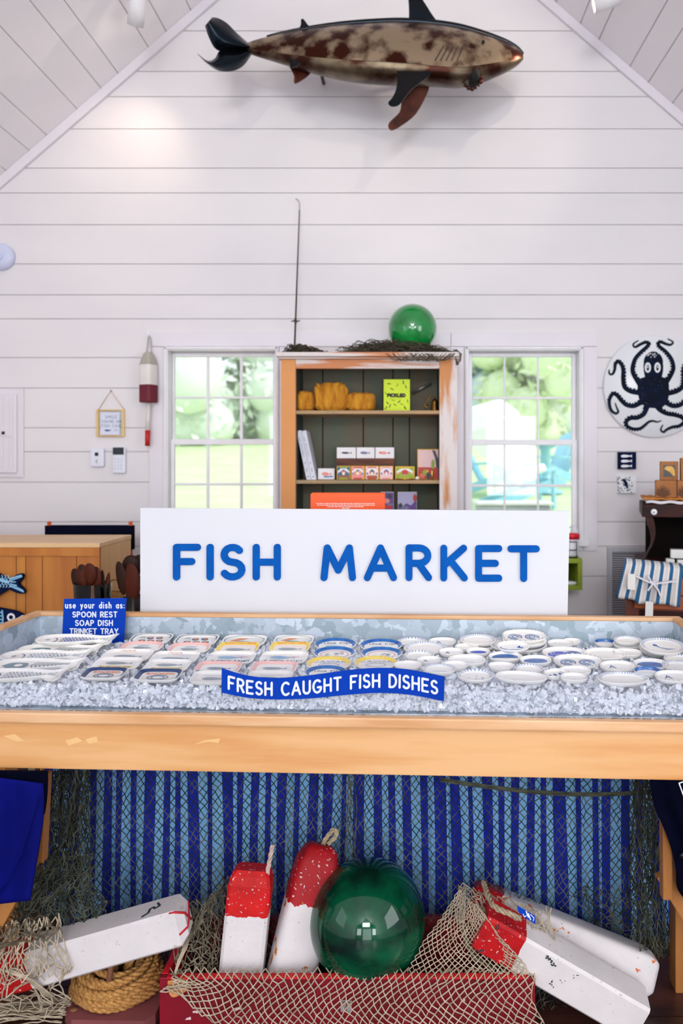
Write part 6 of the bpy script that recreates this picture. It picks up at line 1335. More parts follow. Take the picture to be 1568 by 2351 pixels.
Bs = [
 (946, 1479, 70, 'bigticks', 'white oval dish with blue ticks at the rear, right of the round blue rimmed dishes', {}), (1016, 1478, 64, 'dots', 'dotted white dish with a blue shark fin touching the rear tray wall', dict(center='fin')),
 (977, 1493, 100, 'ticks', 'large white dish with fine blue ticks behind the right half of the banner', {}), (1036, 1502, 58, 'dots', 'small dotted dish with a blue shark fin beside the navy centred dish', dict(center='fin')),
 (962, 1510, 68, 'bigticks', 'white dish with coarse blue ticks above the right end of the banner', {}), (985, 1521, 56, 'dots', 'small dotted dish with a fin just above the right end of the banner', dict(center='fin')),
 (936, 1533, 64, 'plain', 'plain white dish half hidden by the crest of the banner', {}), (1008, 1542, 76, 'ticks', 'blue ticked dish cut off by the right tip of the banner', dict(center='line')),
 (1100, 1483, 100, 'plain', 'plain lower dish of the ticked pair left of the tall stack', {}), (1098, 1474, 82, 'ticks', 'ticked upper dish of the pair left of the tall stack', dict(z=.94, tilt=12)),
 (1072, 1491, 54, 'plain', 'small plain oval dish left of the tall stack', {}), (1098, 1501, 54, 'plain', 'small dish with a royal blue centre left of the tall stack', dict(center='navyfill')),
 (1072, 1521, 86, 'plain', 'oval white dish with a faint gray line right of the banner', dict(center='line')), (1044, 1533, 60, 'plain', 'small bare white dish right of the banner', {}),
 (1092, 1557, 82, 'bigticks', 'front dish with blue ticks and a blue lower rim right of the banner', dict(center='specks', tilt=12)),
 (1188, 1486, 132, 'ticks', 'largest lower dish with blue ticks at the base of the tall stack', dict(h_=.017)), (1205, 1476, 100, 'plain', 'plain middle dish of the tall stack', dict(z=.941)), (1202, 1465, 102, 'dots', 'top dish of the tall stack with two blue swirls and a dotted lip', dict(z=.955, center='swirls', tilt=12)),
 (1177, 1489, 74, 'plain', 'small dish with a blue whale leaning on the tall stack', dict(z=.95, center='whale', tilt=14)),
 (1160, 1513, 76, 'plain', 'dish half filled with blue in front of the tall stack', dict(center='halffill')), (1230, 1521, 72, 'plain', 'dish with a blue textured centre in front of the tall stack', dict(center='fill')),
 (1150, 1535, 58, 'plain', 'small speckled dish with a blue edge near the front, left of the long white dish', dict(center='specks')), (1214, 1541, 66, 'bigticks', 'small dish of pale blue rays behind the long white dish', {}),
 (1196, 1560, 118, 'plain', 'long plain white dish in the front row', dict(ratio=.45, rot=-12)), (1276, 1552, 64, 'dots', 'dotted dish with three blue blobs tilted in the front row', dict(center='hearts', rot=22)),
 (1320, 1546, 72, 'plain', 'plain round white dish behind the small dotted one in the front row', {}), (1317, 1561, 62, 'dots', 'small dotted dish with a bare centre in the front row', {}),
 (1285, 1482, 58, 'dots', 'speckled oval dish right of the tall stack', dict(center='specks')), (1312, 1477, 40, 'plain', 'tiny plain white dish at the rear right of the tall stack', {}),
 (1295, 1505, 100, 'plain', 'dish with a blue crab and a swirl in the middle of the right half', dict(center=['crab', 'swirl'])), (1326, 1524, 112, 'dots', 'wide dotted dish with two blue swirls in the middle of the right half', dict(center='swirls')),
 (1388, 1480, 46, 'rim', 'small blue rimmed dish near the rear right corner of the tray', {}), (1440, 1485, 66, 'plain', 'plain lower dish of the small ticked pair near the rear right corner', {}), (1440, 1475, 62, 'ticks', 'ticked upper dish of the small pair near the rear right corner', dict(z=.943)),
 (1521, 1498, 104, 'plain', 'plain lower dish under the large lobster plate at the right', {}), (1521, 1489, 102, 'ticks', 'large ticked plate with a blue lobster at the right end of the tray', dict(z=.948, center='lobster', tilt=12, ratio=.8)),
 (1388, 1507, 96, 'plain', 'wide bare white dish behind the dotted fin dishes', {}), (1440, 1504, 64, 'dots', 'dotted dish with a small blue fin right of the wide bare dish', dict(center='fin')),
 (1418, 1535, 82, 'dots', 'dotted dish with a blue fin behind the long ticked dish', dict(center='fin')), (1494, 1530, 80, 'dots', 'dotted dish with a solid blue centre at the right', dict(center='fill')),
 (1486, 1547, 62, 'rim', 'small blue rimmed dish with a whale tail at the right', dict(center='line')), (1428, 1564, 118, 'ticks', 'long white dish with blue ticks nearest the glass at the right', dict(ratio=.5)),
 (1548, 1559, 92, 'dots', 'dotted dish with fins nearest the glass at the right edge', dict(center=['fin'])), (1556, 1534, 72, 'ticks', 'ticked dish at the right edge behind the dotted fin dish', {}), (1556, 1518, 64, 'bigticks', 'coarsely ticked dish at the right edge before the lobster plate', {})]
for a in Bs: bowl(a[0], a[1], a[2], a[3], a[4], **a[5])
# ------------------------------------------------------------------ under the table: curtain
cur = bpy.data.materials.new('striped_curtain'); cur.use_nodes = True; nt = cur.node_tree; bs = nt.nodes['Principled BSDF']; bs.inputs['Roughness'].default_value = .9
uvn = nt.nodes.new('ShaderNodeUVMap'); spn = nt.nodes.new('ShaderNodeSeparateXYZ'); nt.links.new(uvn.outputs[0], spn.inputs[0]); fr = nt.nodes.new('ShaderNodeMath'); fr.operation = 'FRACT'; nt.links.new(spn.outputs['X'], fr.inputs[0])
rp = nt.nodes.new('ShaderNodeValToRGB'); rp.color_ramp.interpolation = 'CONSTANT'; nt.links.new(fr.outputs[0], rp.inputs[0]); nt.links.new(rp.outputs[0], bs.inputs['Base Color'])
rp.color_ramp.elements[0].color = S(8, 34, 160); rp.color_ramp.elements[1].position = .52; rp.color_ramp.elements[1].color = S(130, 188, 234)
def cfn(u, v):
    x = -.99 + 1.98 * u; amp = .008 + .010 * v
    ph = 2.2 * noise.noise(V((u * 9, 0, 4)))
    return T(x + .03 * (u - .45) * v + .006 * math.sin(u * 130 + ph * 2), .50 + amp * math.sin(u * 105 + ph * 3 + .8 * v) + .012 * math.sin(u * 37 + v), .715 - .7 * v)
m = MB(); m.sheet(cfn, 420, 12, tuple(uy * .004)); o = m.solo('skirt_curtain', cur, 'blue striped gathered curtain hanging under the table behind the net', 'curtain')
set_uv(o, 420, 12, lambda u, v: (u * 41 + .5 * noise.noise(V((u * 14, v * .6, 0))), v))
# navy aprons hanging at both ends
nav1 = mat('royal_navy_canvas', S(6, 12, 106), .85, col2=S(4, 8, 80), sc_=(4, 4, 4), spec=.1); nav2 = mat('black_navy_canvas', S(1, 2, 18), .85, col2=S(2, 3, 24), spec=.06)
def cloth(Ledge, Redge, D, fold, mt, label, name, extra=None):
    L_, R_ = spline(Ledge, 6), spline(Redge, 6); n = len(L_) - 1
    def fn(u, v):
        i = min(int(v * n), n - 1); k = v * n - i; l = [L_[i][d] + (L_[i + 1][d] - L_[i][d]) * k for d in (0, 1)]; r = [R_[i][d] + (R_[i + 1][d] - R_[i][d]) * k for d in (0, 1)]
        return P(l[0] + (r[0] - l[0]) * u, l[1] + (r[1] - l[1]) * u, D + fold * math.sin(u * 9 + v * 2.2) * (.2 + v) + .4 * fold * math.sin(u * 21 - v * 3))
    m = MB(); m.sheet(fn, 36, 24, (0, .006, 0)); return m
D = 1.95
root = thing('hanging_apron', 'royal blue canvas apron hanging from the left end of the table', 'apron', P(30, 2090, D))
m = cloth([(-120, 1772), (-125, 1860), (-130, 1960), (-130, 2090)], [(98, 1800), (99, 1866), (88, 1950), (68, 2068)], D + .012, .012, None, '', ''); m.part('skirt_cloth', nav1, root)
m = cloth([(-120, 1769), (-120, 1775), (-120, 1782), (-120, 1790)], [(108, 1771), (108, 1800), (106, 1835), (101, 1870)], D + .03, .004, None, '', ''); m.part('bib_cloth', nav2, root, 'darker bib under the fold')
m = MB(); m.tube([P(x, y, D - .006) for x, y in ((86, 1830), (70, 1890), (48, 1960), (20, 2020), (-20, 2070))], .0025, 5); m.part('seam', nav1, root)
root = thing('hanging_apron', 'almost black apron with a thin white outline at the table\'s right end', 'apron', P(1590, 2060, D))
m = cloth([(1492, 1786), (1503, 1850), (1534, 1925), (1552, 1990), (1556, 2040), (1576, 2070)], [(1700, 1790), (1702, 1850), (1705, 1925), (1706, 1990), (1707, 2040), (1708, 2070)], D, .012, None, '', ''); m.part('skirt_cloth', nav2, root)
m = MB(); fnr = lambda x, y, z: P(x, y, D - .028 - z); m.stroke([(1600, 1786), (1559, 1798), (1572, 1834), (1610, 1824)], 2.6, fnr, 0, .001, 0, 6); m.part('print_outline', let_w, root)
m = MB(); m.lathe([(.001, 0), (.011, 0), (.011, .002), (.001, .002)], P(1570, 1967, D - .03), 18, 0, Mr); m.part('grommet', steel, root)
# ------------------------------------------------------------------ red crate
red_w = mat('worn_red_crate', S(136, 5, 30), .5, col2=S(106, 3, 24), sc_=(5, 9, 9), bump=.15, bsc=50); red_b = mat('bright_red_edge', S(206, 24, 30), .5, col2=S(170, 14, 26), sc_=(16, 16, 16)); bare = mat('bare_orange_wood', S(212, 146, 92), .7, col2=S(188, 120, 70)); scuff = mat('white_scuff', S(226, 196, 196), .7)
CF, CB_ = 2.05, 2.34; Lc, Rc = P(366, 2240, CF), P(1229, 2252, CF); zc_ = .151
yl = CF - (Lc.x) * math.tan(TH) * .5
root = thing('red_crate', 'long low worn red wooden crate on the floor under the table', 'crate', ((Lc.x + Rc.x) / 2, (CF + CB_) / 2, 0))
t_ = .018
m = MB(); m.span((Lc.x, CF, .0), (Rc.x, CF + t_, zc_ - .001), 0, .002); m.span((Lc.x + t_ + .001, CF - .0005, zc_ - .004), (Rc.x - t_, CF + t_ + .0005, zc_ + .0005), 1, .001); m.part('front_board', [red_w, red_b], root)
m = MB(); m.span((Lc.x, CB_ - t_, 0), (Rc.x, CB_, zc_), 0, .002); m.part('rear_board', red_w, root)
for a, b in ((Lc.x, Lc.x + t_), (Rc.x - t_, Rc.x)):
    m = MB(); m.span((a, CF + t_ + .0005, 0), (b, CB_ - t_ - .0005, zc_), 0, .002); m.part('end_board', red_b, root)
m = MB(); m.span((Lc.x + t_, CF + t_, .004), (Rc.x - t_, CB_ - t_, .014)); m.part('crate_floor', red_w, root)
m = MB(); fcr = lambda x, y, z: P(x, y, CF - .0003 - z)
m.poly(spline([(385, 2252), (420, 2246), (436, 2258), (428, 2275), (398, 2290), (386, 2275), (385, 2252)], 4)[:-1], fcr, .0006, None, 0)
R.seed(31)
for x, y, w_ in ((452, 2325, 26), (546, 2318, 22), (430, 2340, 16), (652, 2345, 10), (600, 2288, 3), (930, 2300, 4), (1066, 2296, 4)):
    for k in range(4):
        a = R.uniform(-.6, .3); m.stroke([(x + R.uniform(-w_, w_) * .4, y + R.uniform(-4, 4)), (x + w_ * math.cos(a) * .5, y + w_ * math.sin(a) * .4)], [R.uniform(1, 5), 1], fcr, .0006, None, 1, 5)
m.part('chipped_paint', [bare, scuff], root)
m = MB(); fpl = lambda x, y, z: P(x, y, CF - .0005 - z); m.poly([(782, 2296), (808, 2297), (807, 2324), (782, 2323)], fpl, 0, .002, 0); m.stroke([(787, 2301), (803, 2301)], 3, fpl, .002, .0028, 1, 6); m.stroke([(795, 2301), (795, 2320)], 3, fpl, .002, .0028, 1, 6)
m.part('corner_plate', [mat('dull_plate', S(176, 166, 176), .45, .3), mat('rust_mark', S(132, 84, 60), .6)], root, 'small square metal plate')
# ------------------------------------------------------------------ buoys
pr, pw_ = S(206, 22, 26), S(218, 211, 212); chip_o = S(196, 110, 40)
def buoy_body(M, L_, sx, sy, rings, ex, N=28):
    out = []
    if ex < .25:      # chamfered square section with crisp edges
        c_ = .86; oc = [(1, c_), (c_, 1), (-c_, 1), (-1, c_), (-1, -c_), (-c_, -1), (c_, -1), (1, -c_)]
        for z, k in rings: out.append([V((x * sx * k / 2, y * sy * k / 2, z)) for x, y in oc])
        m = MB(); m.loft(out, 0, False, True); return m
    for z, k in rings:
        out.append([V((math.copysign(abs(math.cos(t)) ** ex, math.cos(t)) * sx * k / 2, math.copysign(abs(math.sin(t)) ** ex, math.sin(t)) * sy * k / 2, z)) for t in [2 * PI * (i + .5) / N for i in range(N)]])
    m = MB(); m.loft(out, 0, True, True); return m
def auto_sharp(o, deg=38):
    pass
def buoy(p0, p1, sx, sy, roll, rings, ex, mt, label, up=V((0, 1, 0))):
    d = (p1 - p0); L_ = d.length; M = frame(p0, d, up) @ Matrix.Rotation(roll, 4, 'Z')
    root = thing('wooden_buoy', label, 'buoy', None, 0, 'old painted buoys under the table', M=M)
    m = buoy_body(M, L_, sx, sy, [(z * L_, k) for z, k in rings], ex); o = m.obj('float_body', mt(L_), root); MTX[o.name] = M; return root, L_, o
def rope(mb, path, r, pitch=.018, steps=None):
    """three strand twisted rope"""
    path = [V(p) for p in path]; cum = [0]
    for a, b in zip(path, path[1:]): cum.append(cum[-1] + (b - a).length)
    n = max(6, int(cum[-1] / pitch * 6)); pts = []; j = 0
    for i in range(n + 1):
        s_ = cum[-1] * i / n
        while j < len(cum) - 2 and cum[j + 1] < s_: j += 1
        k = (s_ - cum[j]) / max(1e-9, cum[j + 1] - cum[j]); pts.append(path[j].lerp(path[j + 1], k))
    nrm = None; st = [[], [], []]
    for i, p in enumerate(pts):
        t = (pts[min(i + 1, n)] - pts[max(i - 1, 0)]).normalized(); nrm = t.orthogonal().normalized() if nrm is None else (nrm - t * nrm.dot(t)).normalized(); b = t.cross(nrm); a = 2 * PI * (cum[-1] * i / n) / pitch / 3 * 1.0
        for k in range(3): q_ = a + 2 * PI * k / 3; st[k].append(p + (nrm * math.cos(q_) + b * math.sin(q_)) * r * .52)
    for k in range(3): mb.tube(st[k], r * .54, 6)
manila = mat('manila_rope', S(200, 150, 86), .9, col2=S(160, 110, 54), sc_=(120, 120, 120), bump=.5, bsc=400); pale_rope = mat('pale_old_rope', S(176, 160, 132), .9, col2=S(140, 124, 100), sc_=(90, 90, 90)); dk_ink = mat('faded_black_mark', S(40, 50, 58), .8)
# A: lying buoy at the left, right end showing
pA0, pA1 = P(433, 2106, 2.12), P(-60, 2246, 2.06)
mA = lambda L: paint('buoy_paint_lying', pw_, pr, .72 * L, .012, 40, S(196, 178, 160), .31)
rA, LA, oA = buoy(pA0, pA1, .098, .1, math.radians(0), [(0, .05), (.0, .62), (.035, .98), (.05, 1), (.75, 1), (1, .9)], .16, mA, 'white buoy with a hidden red end lying on the rope coil at the left')
ftop = lambda u, v, z: V((.049 + z, v, u)); red_ln = mat('red_line_paint', S(190, 28, 40), .6)
m = MB(); m.stroke([(LA * p_, q_) for p_, q_ in ((.135, .022), (.12, .004), (.14, -.004), (.15, .006), (.165, .0), (.165, -.018), (.19, -.03))], .006, lambda x, y, z: ftop(x, y, z), 0, .0006, 0, 6); m.obj('black_mark', dk_ink, oA)
m = MB(); c_ = .049 * .98; e_ = .049 * .62
m.tube([V((c_ * .93, -c_ * .93, .06 * LA)), V((c_ * .93, -c_ * .93, .035 * LA)), V((e_ * .93, -e_ * .93, 0)), V((-e_ * .5, e_ * .6, -.0005))], .0035, 6); m.tube([V((-c_ * .3, -c_ * 1.0, .035 * LA)), V((-e_ * .3, -e_, .0)), V((0, 0, -.0005)), V((c_ * .6, e_, 0))], .0035, 6); m.obj('red_end_lines', red_ln, oA)
# B: upright buoy left of the pair in the crate
mB = lambda L: paint('buoy_paint_upright', pw_, S(214, 20, 22), .70 * L, .014, 60, S(230, 224, 220), .26)
rB, LB, oB = buoy(P(546, 2330, 2.135), P(580, 1990, 2.19), .117, .085, math.radians(2), [(0, .97), (.02, 1), (.8, 1), (.90, .99), (.965, .9), (1, .72)], .14, mB, 'square white buoy with a red top standing left in the crate')
m = MB(); pB = P(598, 2075, 2.16); rope(m, [P(610, 2100, 2.17), P(611, 2060, 2.165), P(608, 2040, 2.16), P(616, 1990, 2.17), P(626, 1940, 2.18)], .0065); m.part('rope_end', mat('pink_white_rope', S(214, 188, 180), .9, col2=S(176, 150, 140), sc_=(60, 60, 60)), rB)
# C: leaning round edged buoy
mC = lambda L: paint('buoy_paint_leaning', pw_, S(176, 14, 26), .66 * L, .07, 26, S(186, 112, 44), .345, cscale=22)
rC, LC, oC = buoy(P(642, 2345, 2.125), P(738, 1938, 2.27), .132, .115, math.radians(10), [(0, .95), (.02, 1), (.6, 1), (.8, .98), (.9, .9), (.97, .72), (1, .5)], .42, mC, 'white buoy with chipped paint and red top leaning on the green glass ball')
m = MB(); rope(m, [P(738, 1945, 2.27), P(748, 1925, 2.275), P(764, 1905, 2.28), P(774, 1908, 2.285), P(770, 1922, 2.28), P(752, 1938, 2.275)], .007); m.part('rope_loop', pale_rope, rC)
# E: rear right buoy
mE = lambda L: paint('buoy_paint_rear', S(220, 213, 214), S(180, 22, 26), .84 * L, .03, 30, S(208, 104, 50), .335, cscale=26)
rE, LE, oE = buoy(P(1500, 2238, 2.2), P(1080, 2066, 2.3), .112, .12, math.radians(14), [(0, .7), (.02, .86), (.06, .97), (.1, 1), (.9, 1), (.97, .97), (1, .85)], .3, mE, 'rear white buoy with orange flecks on its lower end, right side under the table')
# D: front right buoy
mD = lambda L: paint('buoy_paint_front', S(222, 215, 215), S(204, 24, 30), .76 * L, .012, 30, S(224, 190, 184), .30)
rD, LD, oD = buoy(P(1466, 2326, 2.075), P(1103, 2116, 2.125), .104, .1, math.radians(-6), [(0, .98), (.02, 1), (.75, 1), (.965, 1), (1, .93)], .15, mD, 'front white buoy with a roped red end, right side under the table')
m = MB(); rope(m, [P(1110, 2025, 2.2), P(1118, 2050, 2.13), P(1131, 2078, 2.075), P(1145, 2088, 2.065), P(1170, 2098, 2.062), P(1196, 2110, 2.063)], .0075); m.part('rope_handle', pale_rope, rD, 'tan rope over the red end')
R.seed(23)
for u0, v0, w_, n_ in ((.6, .036, .0035, 7), (.57, .03, .003, 6), (.69, -.044, .0025, 5), (.52, -.02, .0022, 5), (.93, .04, .003, 5), (.95, -.04, .0032, 6), (.44, .03, .0018, 3), (.48, .0, .0014, 3)):
    m = MB()
    for k in range(n_):
        u1, v1 = u0 * LD + R.uniform(-.008, .008), min(.046, max(-.046, v0 + R.uniform(-.006, .006))); m.stroke([(u1, v1), (u1 + R.uniform(-.005, .005), v1 + R.uniform(-.003, .003))], w_, lambda x, y, z: V((y, -.05 - z, x)), 0, .0006, 0, 6)
    m.obj('black_mark', dk_ink, oD)
# ------------------------------------------------------------------ glass ball
gdark = mat('dark_green_glass', S(2, 88, 56), .05, trans=.07, col2=S(0, 26, 22), sc_=(7, 7, 11), ior=1.5)
cB = P(844, 2114, 2.195); rb = 132.5 * 2.195 / F
M = Matrix.Translation(cB - V((0, 0, rb))); m = MB(); m.sphere(cB, rb, 72, 48)
m.solo('glass_float', gdark, 'large dark green glass ball sitting in the red crate', 'glass ball', M=M)
# ------------------------------------------------------------------ rope coil on its board
rb_m = mat('dusty_red_board', S(138, 74, 74), .7, col2=S(116, 58, 60), sc_=(3, 14, 8), bump=.1)
bx0, bx1 = P(147, 2330, 2.09).x, P(365, 2330, 2.09).x
root = thing('plank_board', 'dusty red plank on the floor under the rope coil', 'board', ((bx0 + bx1) / 2, 2.2, 0))
m = MB(); m.poly([(bx0 + .02, 2.36), (bx0 - .002, 2.1), (bx0 + .03, 2.065), (bx1 - .03, 2.06), (bx1 - .008, 2.085), (bx1 - .012, 2.36)], lambda x, y, z: V((x, y, z)), .0, .03); m.part('plank', rb_m, root)
m = MB(); m.lathe([(.001, 0), (.011, 0), (.011, .0015), (.001, .002)], P(170, 2317, 2.1) * 1 + V((0, 0, 0)), 16)
kp = Pz(170, 2317, .03); m = MB(); m.lathe([(.001, 0), (.011, 0), (.010, .0015), (.001, .002)], kp, 16); m.part('knot_plug', mat('knot_wood', S(150, 104, 70), .7), root)
cR = V((P(262, 2270, 2.16).x, 2.185, .03))
root = thing('rope_coil', 'coil of thick tan rope lying on the red plank at the left', 'rope', cR)
m = MB(); R.seed(17); path = []
loops = []
for lay in range(5):
    for rad in ((.112, .1) if lay < 4 else (.1, .082)): loops.append((rad - .004 * lay * (lay > 2), .012 + .0165 * lay))
for li, (rad, z_) in enumerate(loops):
    ph, tl = R.uniform(0, 6.28), R.uniform(0, .012); ax = 1 + R.uniform(-.06, .06); ox, oy = R.uniform(-.006, .006), R.uniform(-.006, .006)
    path = [cR + V((ox + rad * ax * math.cos(a), oy + rad / ax * .95 * math.sin(a), z_ + tl * math.sin(a + ph) + .0 * a)) for a in [2 * PI * k / 40 for k in range(41)]]
    rope(m, path, .0098, .02)
for k in range(5):   # strands crossing the inside at the back
    x = -.07 + .03 * k; rope(m, [cR + V((x, -.02 + R.uniform(-.02, .01), .02)), cR + V((x * 1.05, .04, .075)), cR + V((x * 1.2 + .02, .09, .1)), cR + V((x * 1.3 + .05, .13, .09))], .0096, .02)
rope(m, [cR + V((.03, -.01, .05)), cR + V((.035, .01, .085)), cR + V((.03, .03, .095))], .012, .02)
rope(m, [cR + V((.1, .02, .09)), cR + V((.125, .05, .1)), cR + V((.14, .1, .12)), cR + V((.13, .16, .1))], .0098, .02)
m.part('coil', manila, root)
m = MB(); m.tube([cR + V((.008, -.084, .078)), cR + V((.012, -.06, .17))], .0075, 10); m.part('peg', mat('reddish_peg', S(140, 92, 72), .6), root, 'thin reddish wooden peg')
# ------------------------------------------------------------------ nets
net_g = mat('dark_green_twine', S(28, 34, 28), .9, col2=S(92, 92, 72), sc_=(26, 26, 26), lo=.45, hi=.62); net_b = mat('beige_twine', S(196, 180, 158), .9, col2=S(166, 150, 126), sc_=(40, 40, 40)); net_k = mat('dark_twine', S(40, 48, 42), .9, col2=S(92, 94, 78), sc_=(30, 30, 30))
def net(mb, fn, nu, nv, r, jit, drop=.0, mi=0, seed=1, n=3):
    R.seed(seed); W = {}
    def node(i, j):
        if (i, j) not in W:
            u, v = (i + .5 * (j % 2)) / nu, j / nv
            W[(i, j)] = V(fn(min(max(u, 0), 1), v)) + V((R.gauss(0, jit), R.gauss(0, jit), R.gauss(0, jit)))
        return W[(i, j)]
    for j in range(nv):
        for i in range(nu + 1):
            for di_ in ((0, -1) if j % 2 == 0 else (0, 1)):
                k = i + di_
                if 0 <= k <= nu and R.random() >= drop: mb.rod(node(i, j), node(k, j + 1), r, n, mi)
def quad(TL, TR, BR, BL, bulge=0, wob=0, f1=9, f2=7):
    a, b, c, d = [P(*q_) for q_ in (TL, TR, BR, BL)]
    def fn(u, v):
        p = (a * (1 - u) + b * u) * (1 - v) + (d * (1 - u) + c * u) * v
        return p + V((wob * math.sin(f2 * v + 3 * u), -bulge * math.sin(PI * u) * math.sin(PI * min(1, v)) + wob * math.sin(f1 * u + 4 * v), wob * .6 * math.sin(f1 * u * 1.3 + 2 * v)))
    return fn
def lp(x, pts):
    for a, b in zip(pts, pts[1:]):
        if a[0] <= x <= b[0]: return a[1] + (b[1] - a[1]) * (x - a[0]) / (b[0] - a[0])
    return pts[-1][1]
# hanging net over the curtain
def hang(u, v):
    px = lp(u, [(0, 112), (.1, 165), (.16, 215), (.5, 770), (.56, 850), (.9, 1440), (.96, 1490), (1, 1512)])
    px += (-22 if u < .14 else 0) * v * (1 - u / .14 if u < .14 else 0) + 10 * math.sin(5 * v + 16 * u) + (14 * (u - .9) / .1 * v if u > .9 else 0)
    return P(px, 1768 + 440 * v + 16 * math.sin(u * 11) * v, 2.36 - .05 * math.sin(PI * v) + .02 * math.sin(u * 40) - .10 * v * (1 if u < .15 else .3))
m = MB(); net(m, hang, 104, 42, .0015, .0016, .015, 0, 41)
gl_ = lambda u, v: P(110 + 75 * u - 75 * v * (1 - u) * v + 6 * math.sin(9 * v + 9 * u), 1768 + 330 * v, 2.2 + .05 * math.sin(u * 14 + v * 3))
net(m, gl_, 16, 24, .0014, .004, .02, 1, 42); net(m, lambda u, v: gl_(u, v) + V((.006, .05, 0)), 16, 26, .0014, .004, .02, 1, 43)
gr_ = lambda u, v: P(1462 + 52 * u + 14 * v * u + 5 * math.sin(8 * v + 7 * u), 1784 + 400 * v, 2.2 + .04 * math.sin(u * 12 + v * 4))
net(m, gr_, 9, 26, .0015, .003, .02, 1, 44); net(m, lambda u, v: gr_(u, v) + V((-.004, .05, 0)), 12, 26, .0014, .003, .02, 1, 45)
for k in range(5): m.tube([P(1010 + 520 * t, 1786 + 34 * math.sin(PI * (t * .75)) + k * 2, 2.26 + .01 * k) for t in [i / 12 for i in range(13)]], .0016, 4, False, 1)
for x0_ in range(0, 7): m.tube([P(798 + x0_ * 2.2 + 8 * math.sin(t * 5 + x0_), 1770 + 250 * t, 2.3) for t in [i / 12 for i in range(13)]], .0013, 4, False, 1)
m.solo('fishing_net', [net_g, net_k], 'dark green fishing net hung over the striped curtain, gathered at both ends', 'fishing net')
# net over the crate and up over the right buoys
m = MB()
fe = lambda u: 2236 + 12 * u + 3 * math.sin(u * 9)
def drape(u, v):
    x = 384 + 848 * u + (20 if u < .1 else 0) * v * 0 + 14 * math.sin(v * 5 + u * 3)
    if v < .12: k = v / .12; return V((P(x, 2240, CF).x, CF + .03 * (1 - k) - .004 * k, zc_ + .005))
    k = (v - .12) / .88; yb = 2245 + 130 * k * (1 if u > .16 else max(.25, u / .16)); q_ = P(x + 10 * k * math.sin(u * 7), min(yb, 2390), CF - .007); return V((q_.x, CF - .005 - .006 * abs(math.sin(u * 20 + k * 3)), q_.z))
net(m, drape, 44, 13, .00165, .0016, .01, 0, 51, 4)
tent = quad((1052, 2042, 2.2), (1112, 2098, 2.07), (1228, 2252, 2.06), (925, 2246, 2.075), -.0, .004)
net(m, tent, 19, 26, .0014, .0012, .01, 0, 52, 4)
net(m, quad((1050, 2030, 2.235), (1232, 2086, 2.18), (1264, 2165, 2.125), (1085, 2082, 2.13), .02, .004), 16, 10, .0014, .003, .02, 0, 53, 4)
net(m, quad((1200, 2092, 2.16), (1262, 2090, 2.14), (1282, 2158, 2.12), (1216, 2130, 2.12), .02, .006), 6, 5, .0014, .005, .02, 0, 54, 4)
net(m, quad((1052, 2036, 2.27), (1070, 2034, 2.2), (1062, 2120, 2.09), (1046, 2116, 2.16), 0, .002), 8, 9, .0013, .001, 0, 0, 55, 4)
lg = quad((432, 2090, 2.2), (500, 2040, 2.26), (500, 2235, 2.14), (398, 2240, 2.05), .02, .012)
net(m, lg, 13, 17, .0014, .006, .03, 1, 56, 4); net(m, quad((440, 2080, 2.3), (520, 2010, 2.33), (640, 2230, 2.25), (430, 2235, 2.22), .02, .014), 18, 18, .0013, .006, .02, 1, 57, 4)
for k in range(14): m.tube([P(400 + R.uniform(-3, 3), 2240, CF - .004 + .001 * k), P(412 + R.uniform(-5, 5), 2205, 2.07), P(424 + R.uniform(-6, 6), 2175, 2.09), P(432 + R.uniform(-8, 10), 2140, 2.14)], .0014, 4, False, 0)
m.tube([P(1062, 2120, 2.14), P(1070, 2160, 2.13), P(1090, 2200, 2.12), P(1130, 2222, 2.12)], .006, 8, False, 1)
m.solo('fishing_net', [net_b, mat('gray_beige_twine', S(140, 130, 108), .9, col2=S(100, 96, 80), sc_=(40, 40, 40))], 'beige fishing net draped over the red crate and up to the right buoys', 'fishing net')
# net on the left buoy and heaped on the floor
m = MB()
net(m, quad((20, 2120, 2.03), (136, 2100, 2.05), (160, 2240, 2.02), (-40, 2260, 1.995), .02, .004), 15, 9, .0016, .004, .02, 0, 61, 4)
net(m, quad((-60, 2140, 2.0), (110, 2100, 2.06), (140, 2140, 2.02), (-40, 2190, 1.99), .03, .006), 12, 7, .0016, .005, .02, 2, 62, 4)
net(m, quad((-30, 2200, 2.0), (155, 2225, 2.02), (152, 2320, 2.08), (-40, 2330, 2.06), .02, .016), 9, 8, .0017, .006, .05, 0, 63, 4)
net(m, quad((60, 1960, 2.2), (205, 1960, 2.2), (240, 2110, 2.16), (-10, 2130, 2.1), .03, .012), 22, 18, .0014, .006, .02, 1, 64); net(m, quad((95, 1985, 2.16), (220, 1990, 2.18), (235, 2120, 2.15), (20, 2130, 2.08), .03, .014), 16, 14, .0014, .007, .02, 1, 65)
R.seed(66)
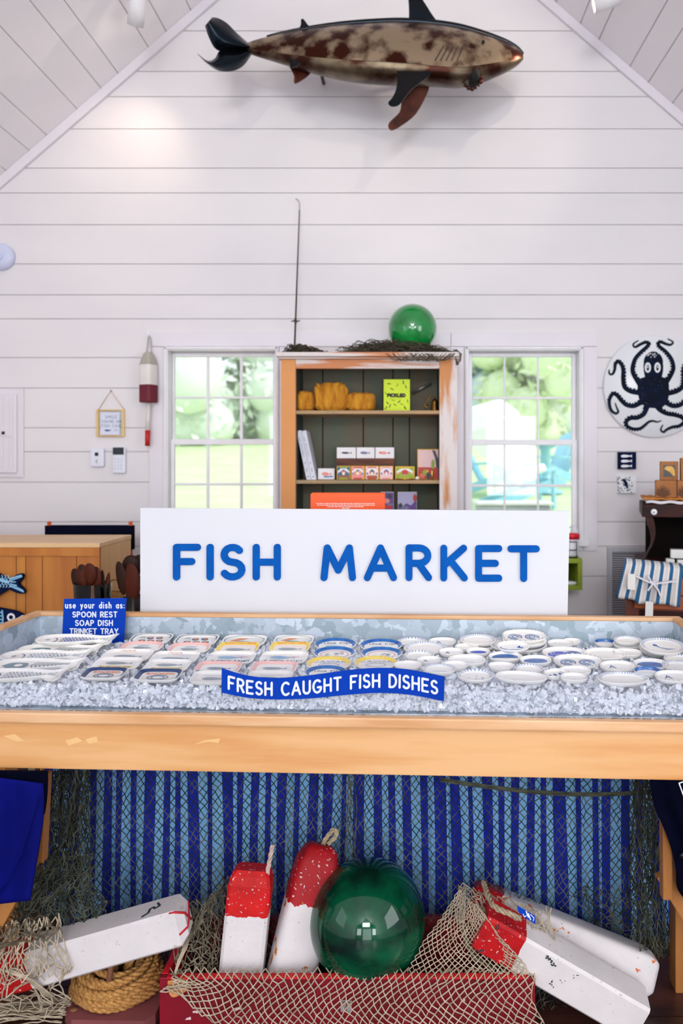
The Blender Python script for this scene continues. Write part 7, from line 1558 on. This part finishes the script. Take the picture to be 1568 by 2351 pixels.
for k in range(34):
    y0_, y1_ = R.uniform(2290, 2345), R.uniform(2270, 2318); p = [P(-30 + 185 * t, y0_ + (y1_ - y0_) * t - 8 * math.sin(t * PI) + 3 * math.sin(t * 12 + k), 2.1) for t in [i / 14 for i in range(15)]]
    p = [V((q_.x, 2.06 + .004 * k * .6 + R.uniform(-.004, .004), max(.003, q_.z * .6 + .002))) for q_ in p]; m.tube(p, .0018, 4, False, 0)
for k in range(10): m.tube([P(-10 + 14 * k * .3 + R.uniform(-10, 20), 2225, 2.0), P(70 + R.uniform(-8, 8), 2250, 2.0), P(110 + R.uniform(-8, 10), 2285, 2.03), P(150 + R.uniform(-10, 5), 2310, 2.08)], .0017, 4, False, 0)
m.solo('fishing_net', [net_b, net_k, mat('brown_gray_twine', S(110, 98, 78), .9, col2=S(78, 72, 58), sc_=(40, 40, 40))], 'tangled net over the red end of the left buoy and on the floor', 'fishing net')
m = MB(); R.seed(71)
for s_ in (1, 2, 3): net(m, quad((1225, 2250 + 6 * s_, 2.16 + .03 * s_), (1330, 2280 + 6 * s_, 2.2 + .02 * s_), (1430, 2375, 2.13 + .02 * s_), (1238, 2375, 2.1 + .02 * s_), .01, .014), 12, 9, .0015, .008, .03, s_ % 2, 70 + s_)
net(m, quad((1300, 2050, 2.33), (1500, 2020, 2.3), (1540, 2200, 2.28), (1420, 2180, 2.3), .02, .014), 14, 14, .0014, .007, .03, 1, 75)
m.solo('fishing_net', [net_k, net_g], 'dark net heaped on the floor behind the right buoys', 'fishing net')
# blue tag with white mark on the front right buoy
root = thing('buoy_tag', 'small blue tag with a white mark between the two right buoys', 'tag', P(1212, 2120, 2.06)); tg0 = P(1208, 2105, 2.062); nT = V((-.1, -.75, .62)).normalized(); ft = lambda x, y, z: RP(x, y, tg0, nT) + nT * z
m = MB(); m.poly([(1187, 2079), (1229, 2103), (1229, 2122), (1203, 2106), (1189, 2092)], ft, 0, .0015); m.part('tag_card', deep_b, root)
m = MB(); m.stroke([(1201, 2099), (1204, 2106), (1209, 2102)], 1.6, ft, .0015, .002); m.stroke([(1213, 2098), (1218, 2112)], 2.6, ft, .0015, .002); m.stroke([(1208, 2093), (1213, 2106)], 2.6, ft, .0015, .002); m.stroke([(1218, 2100), (1226, 2108), (1224, 2115)], 1.6, ft, .0015, .002); m.part('white_mark', let_w, root)
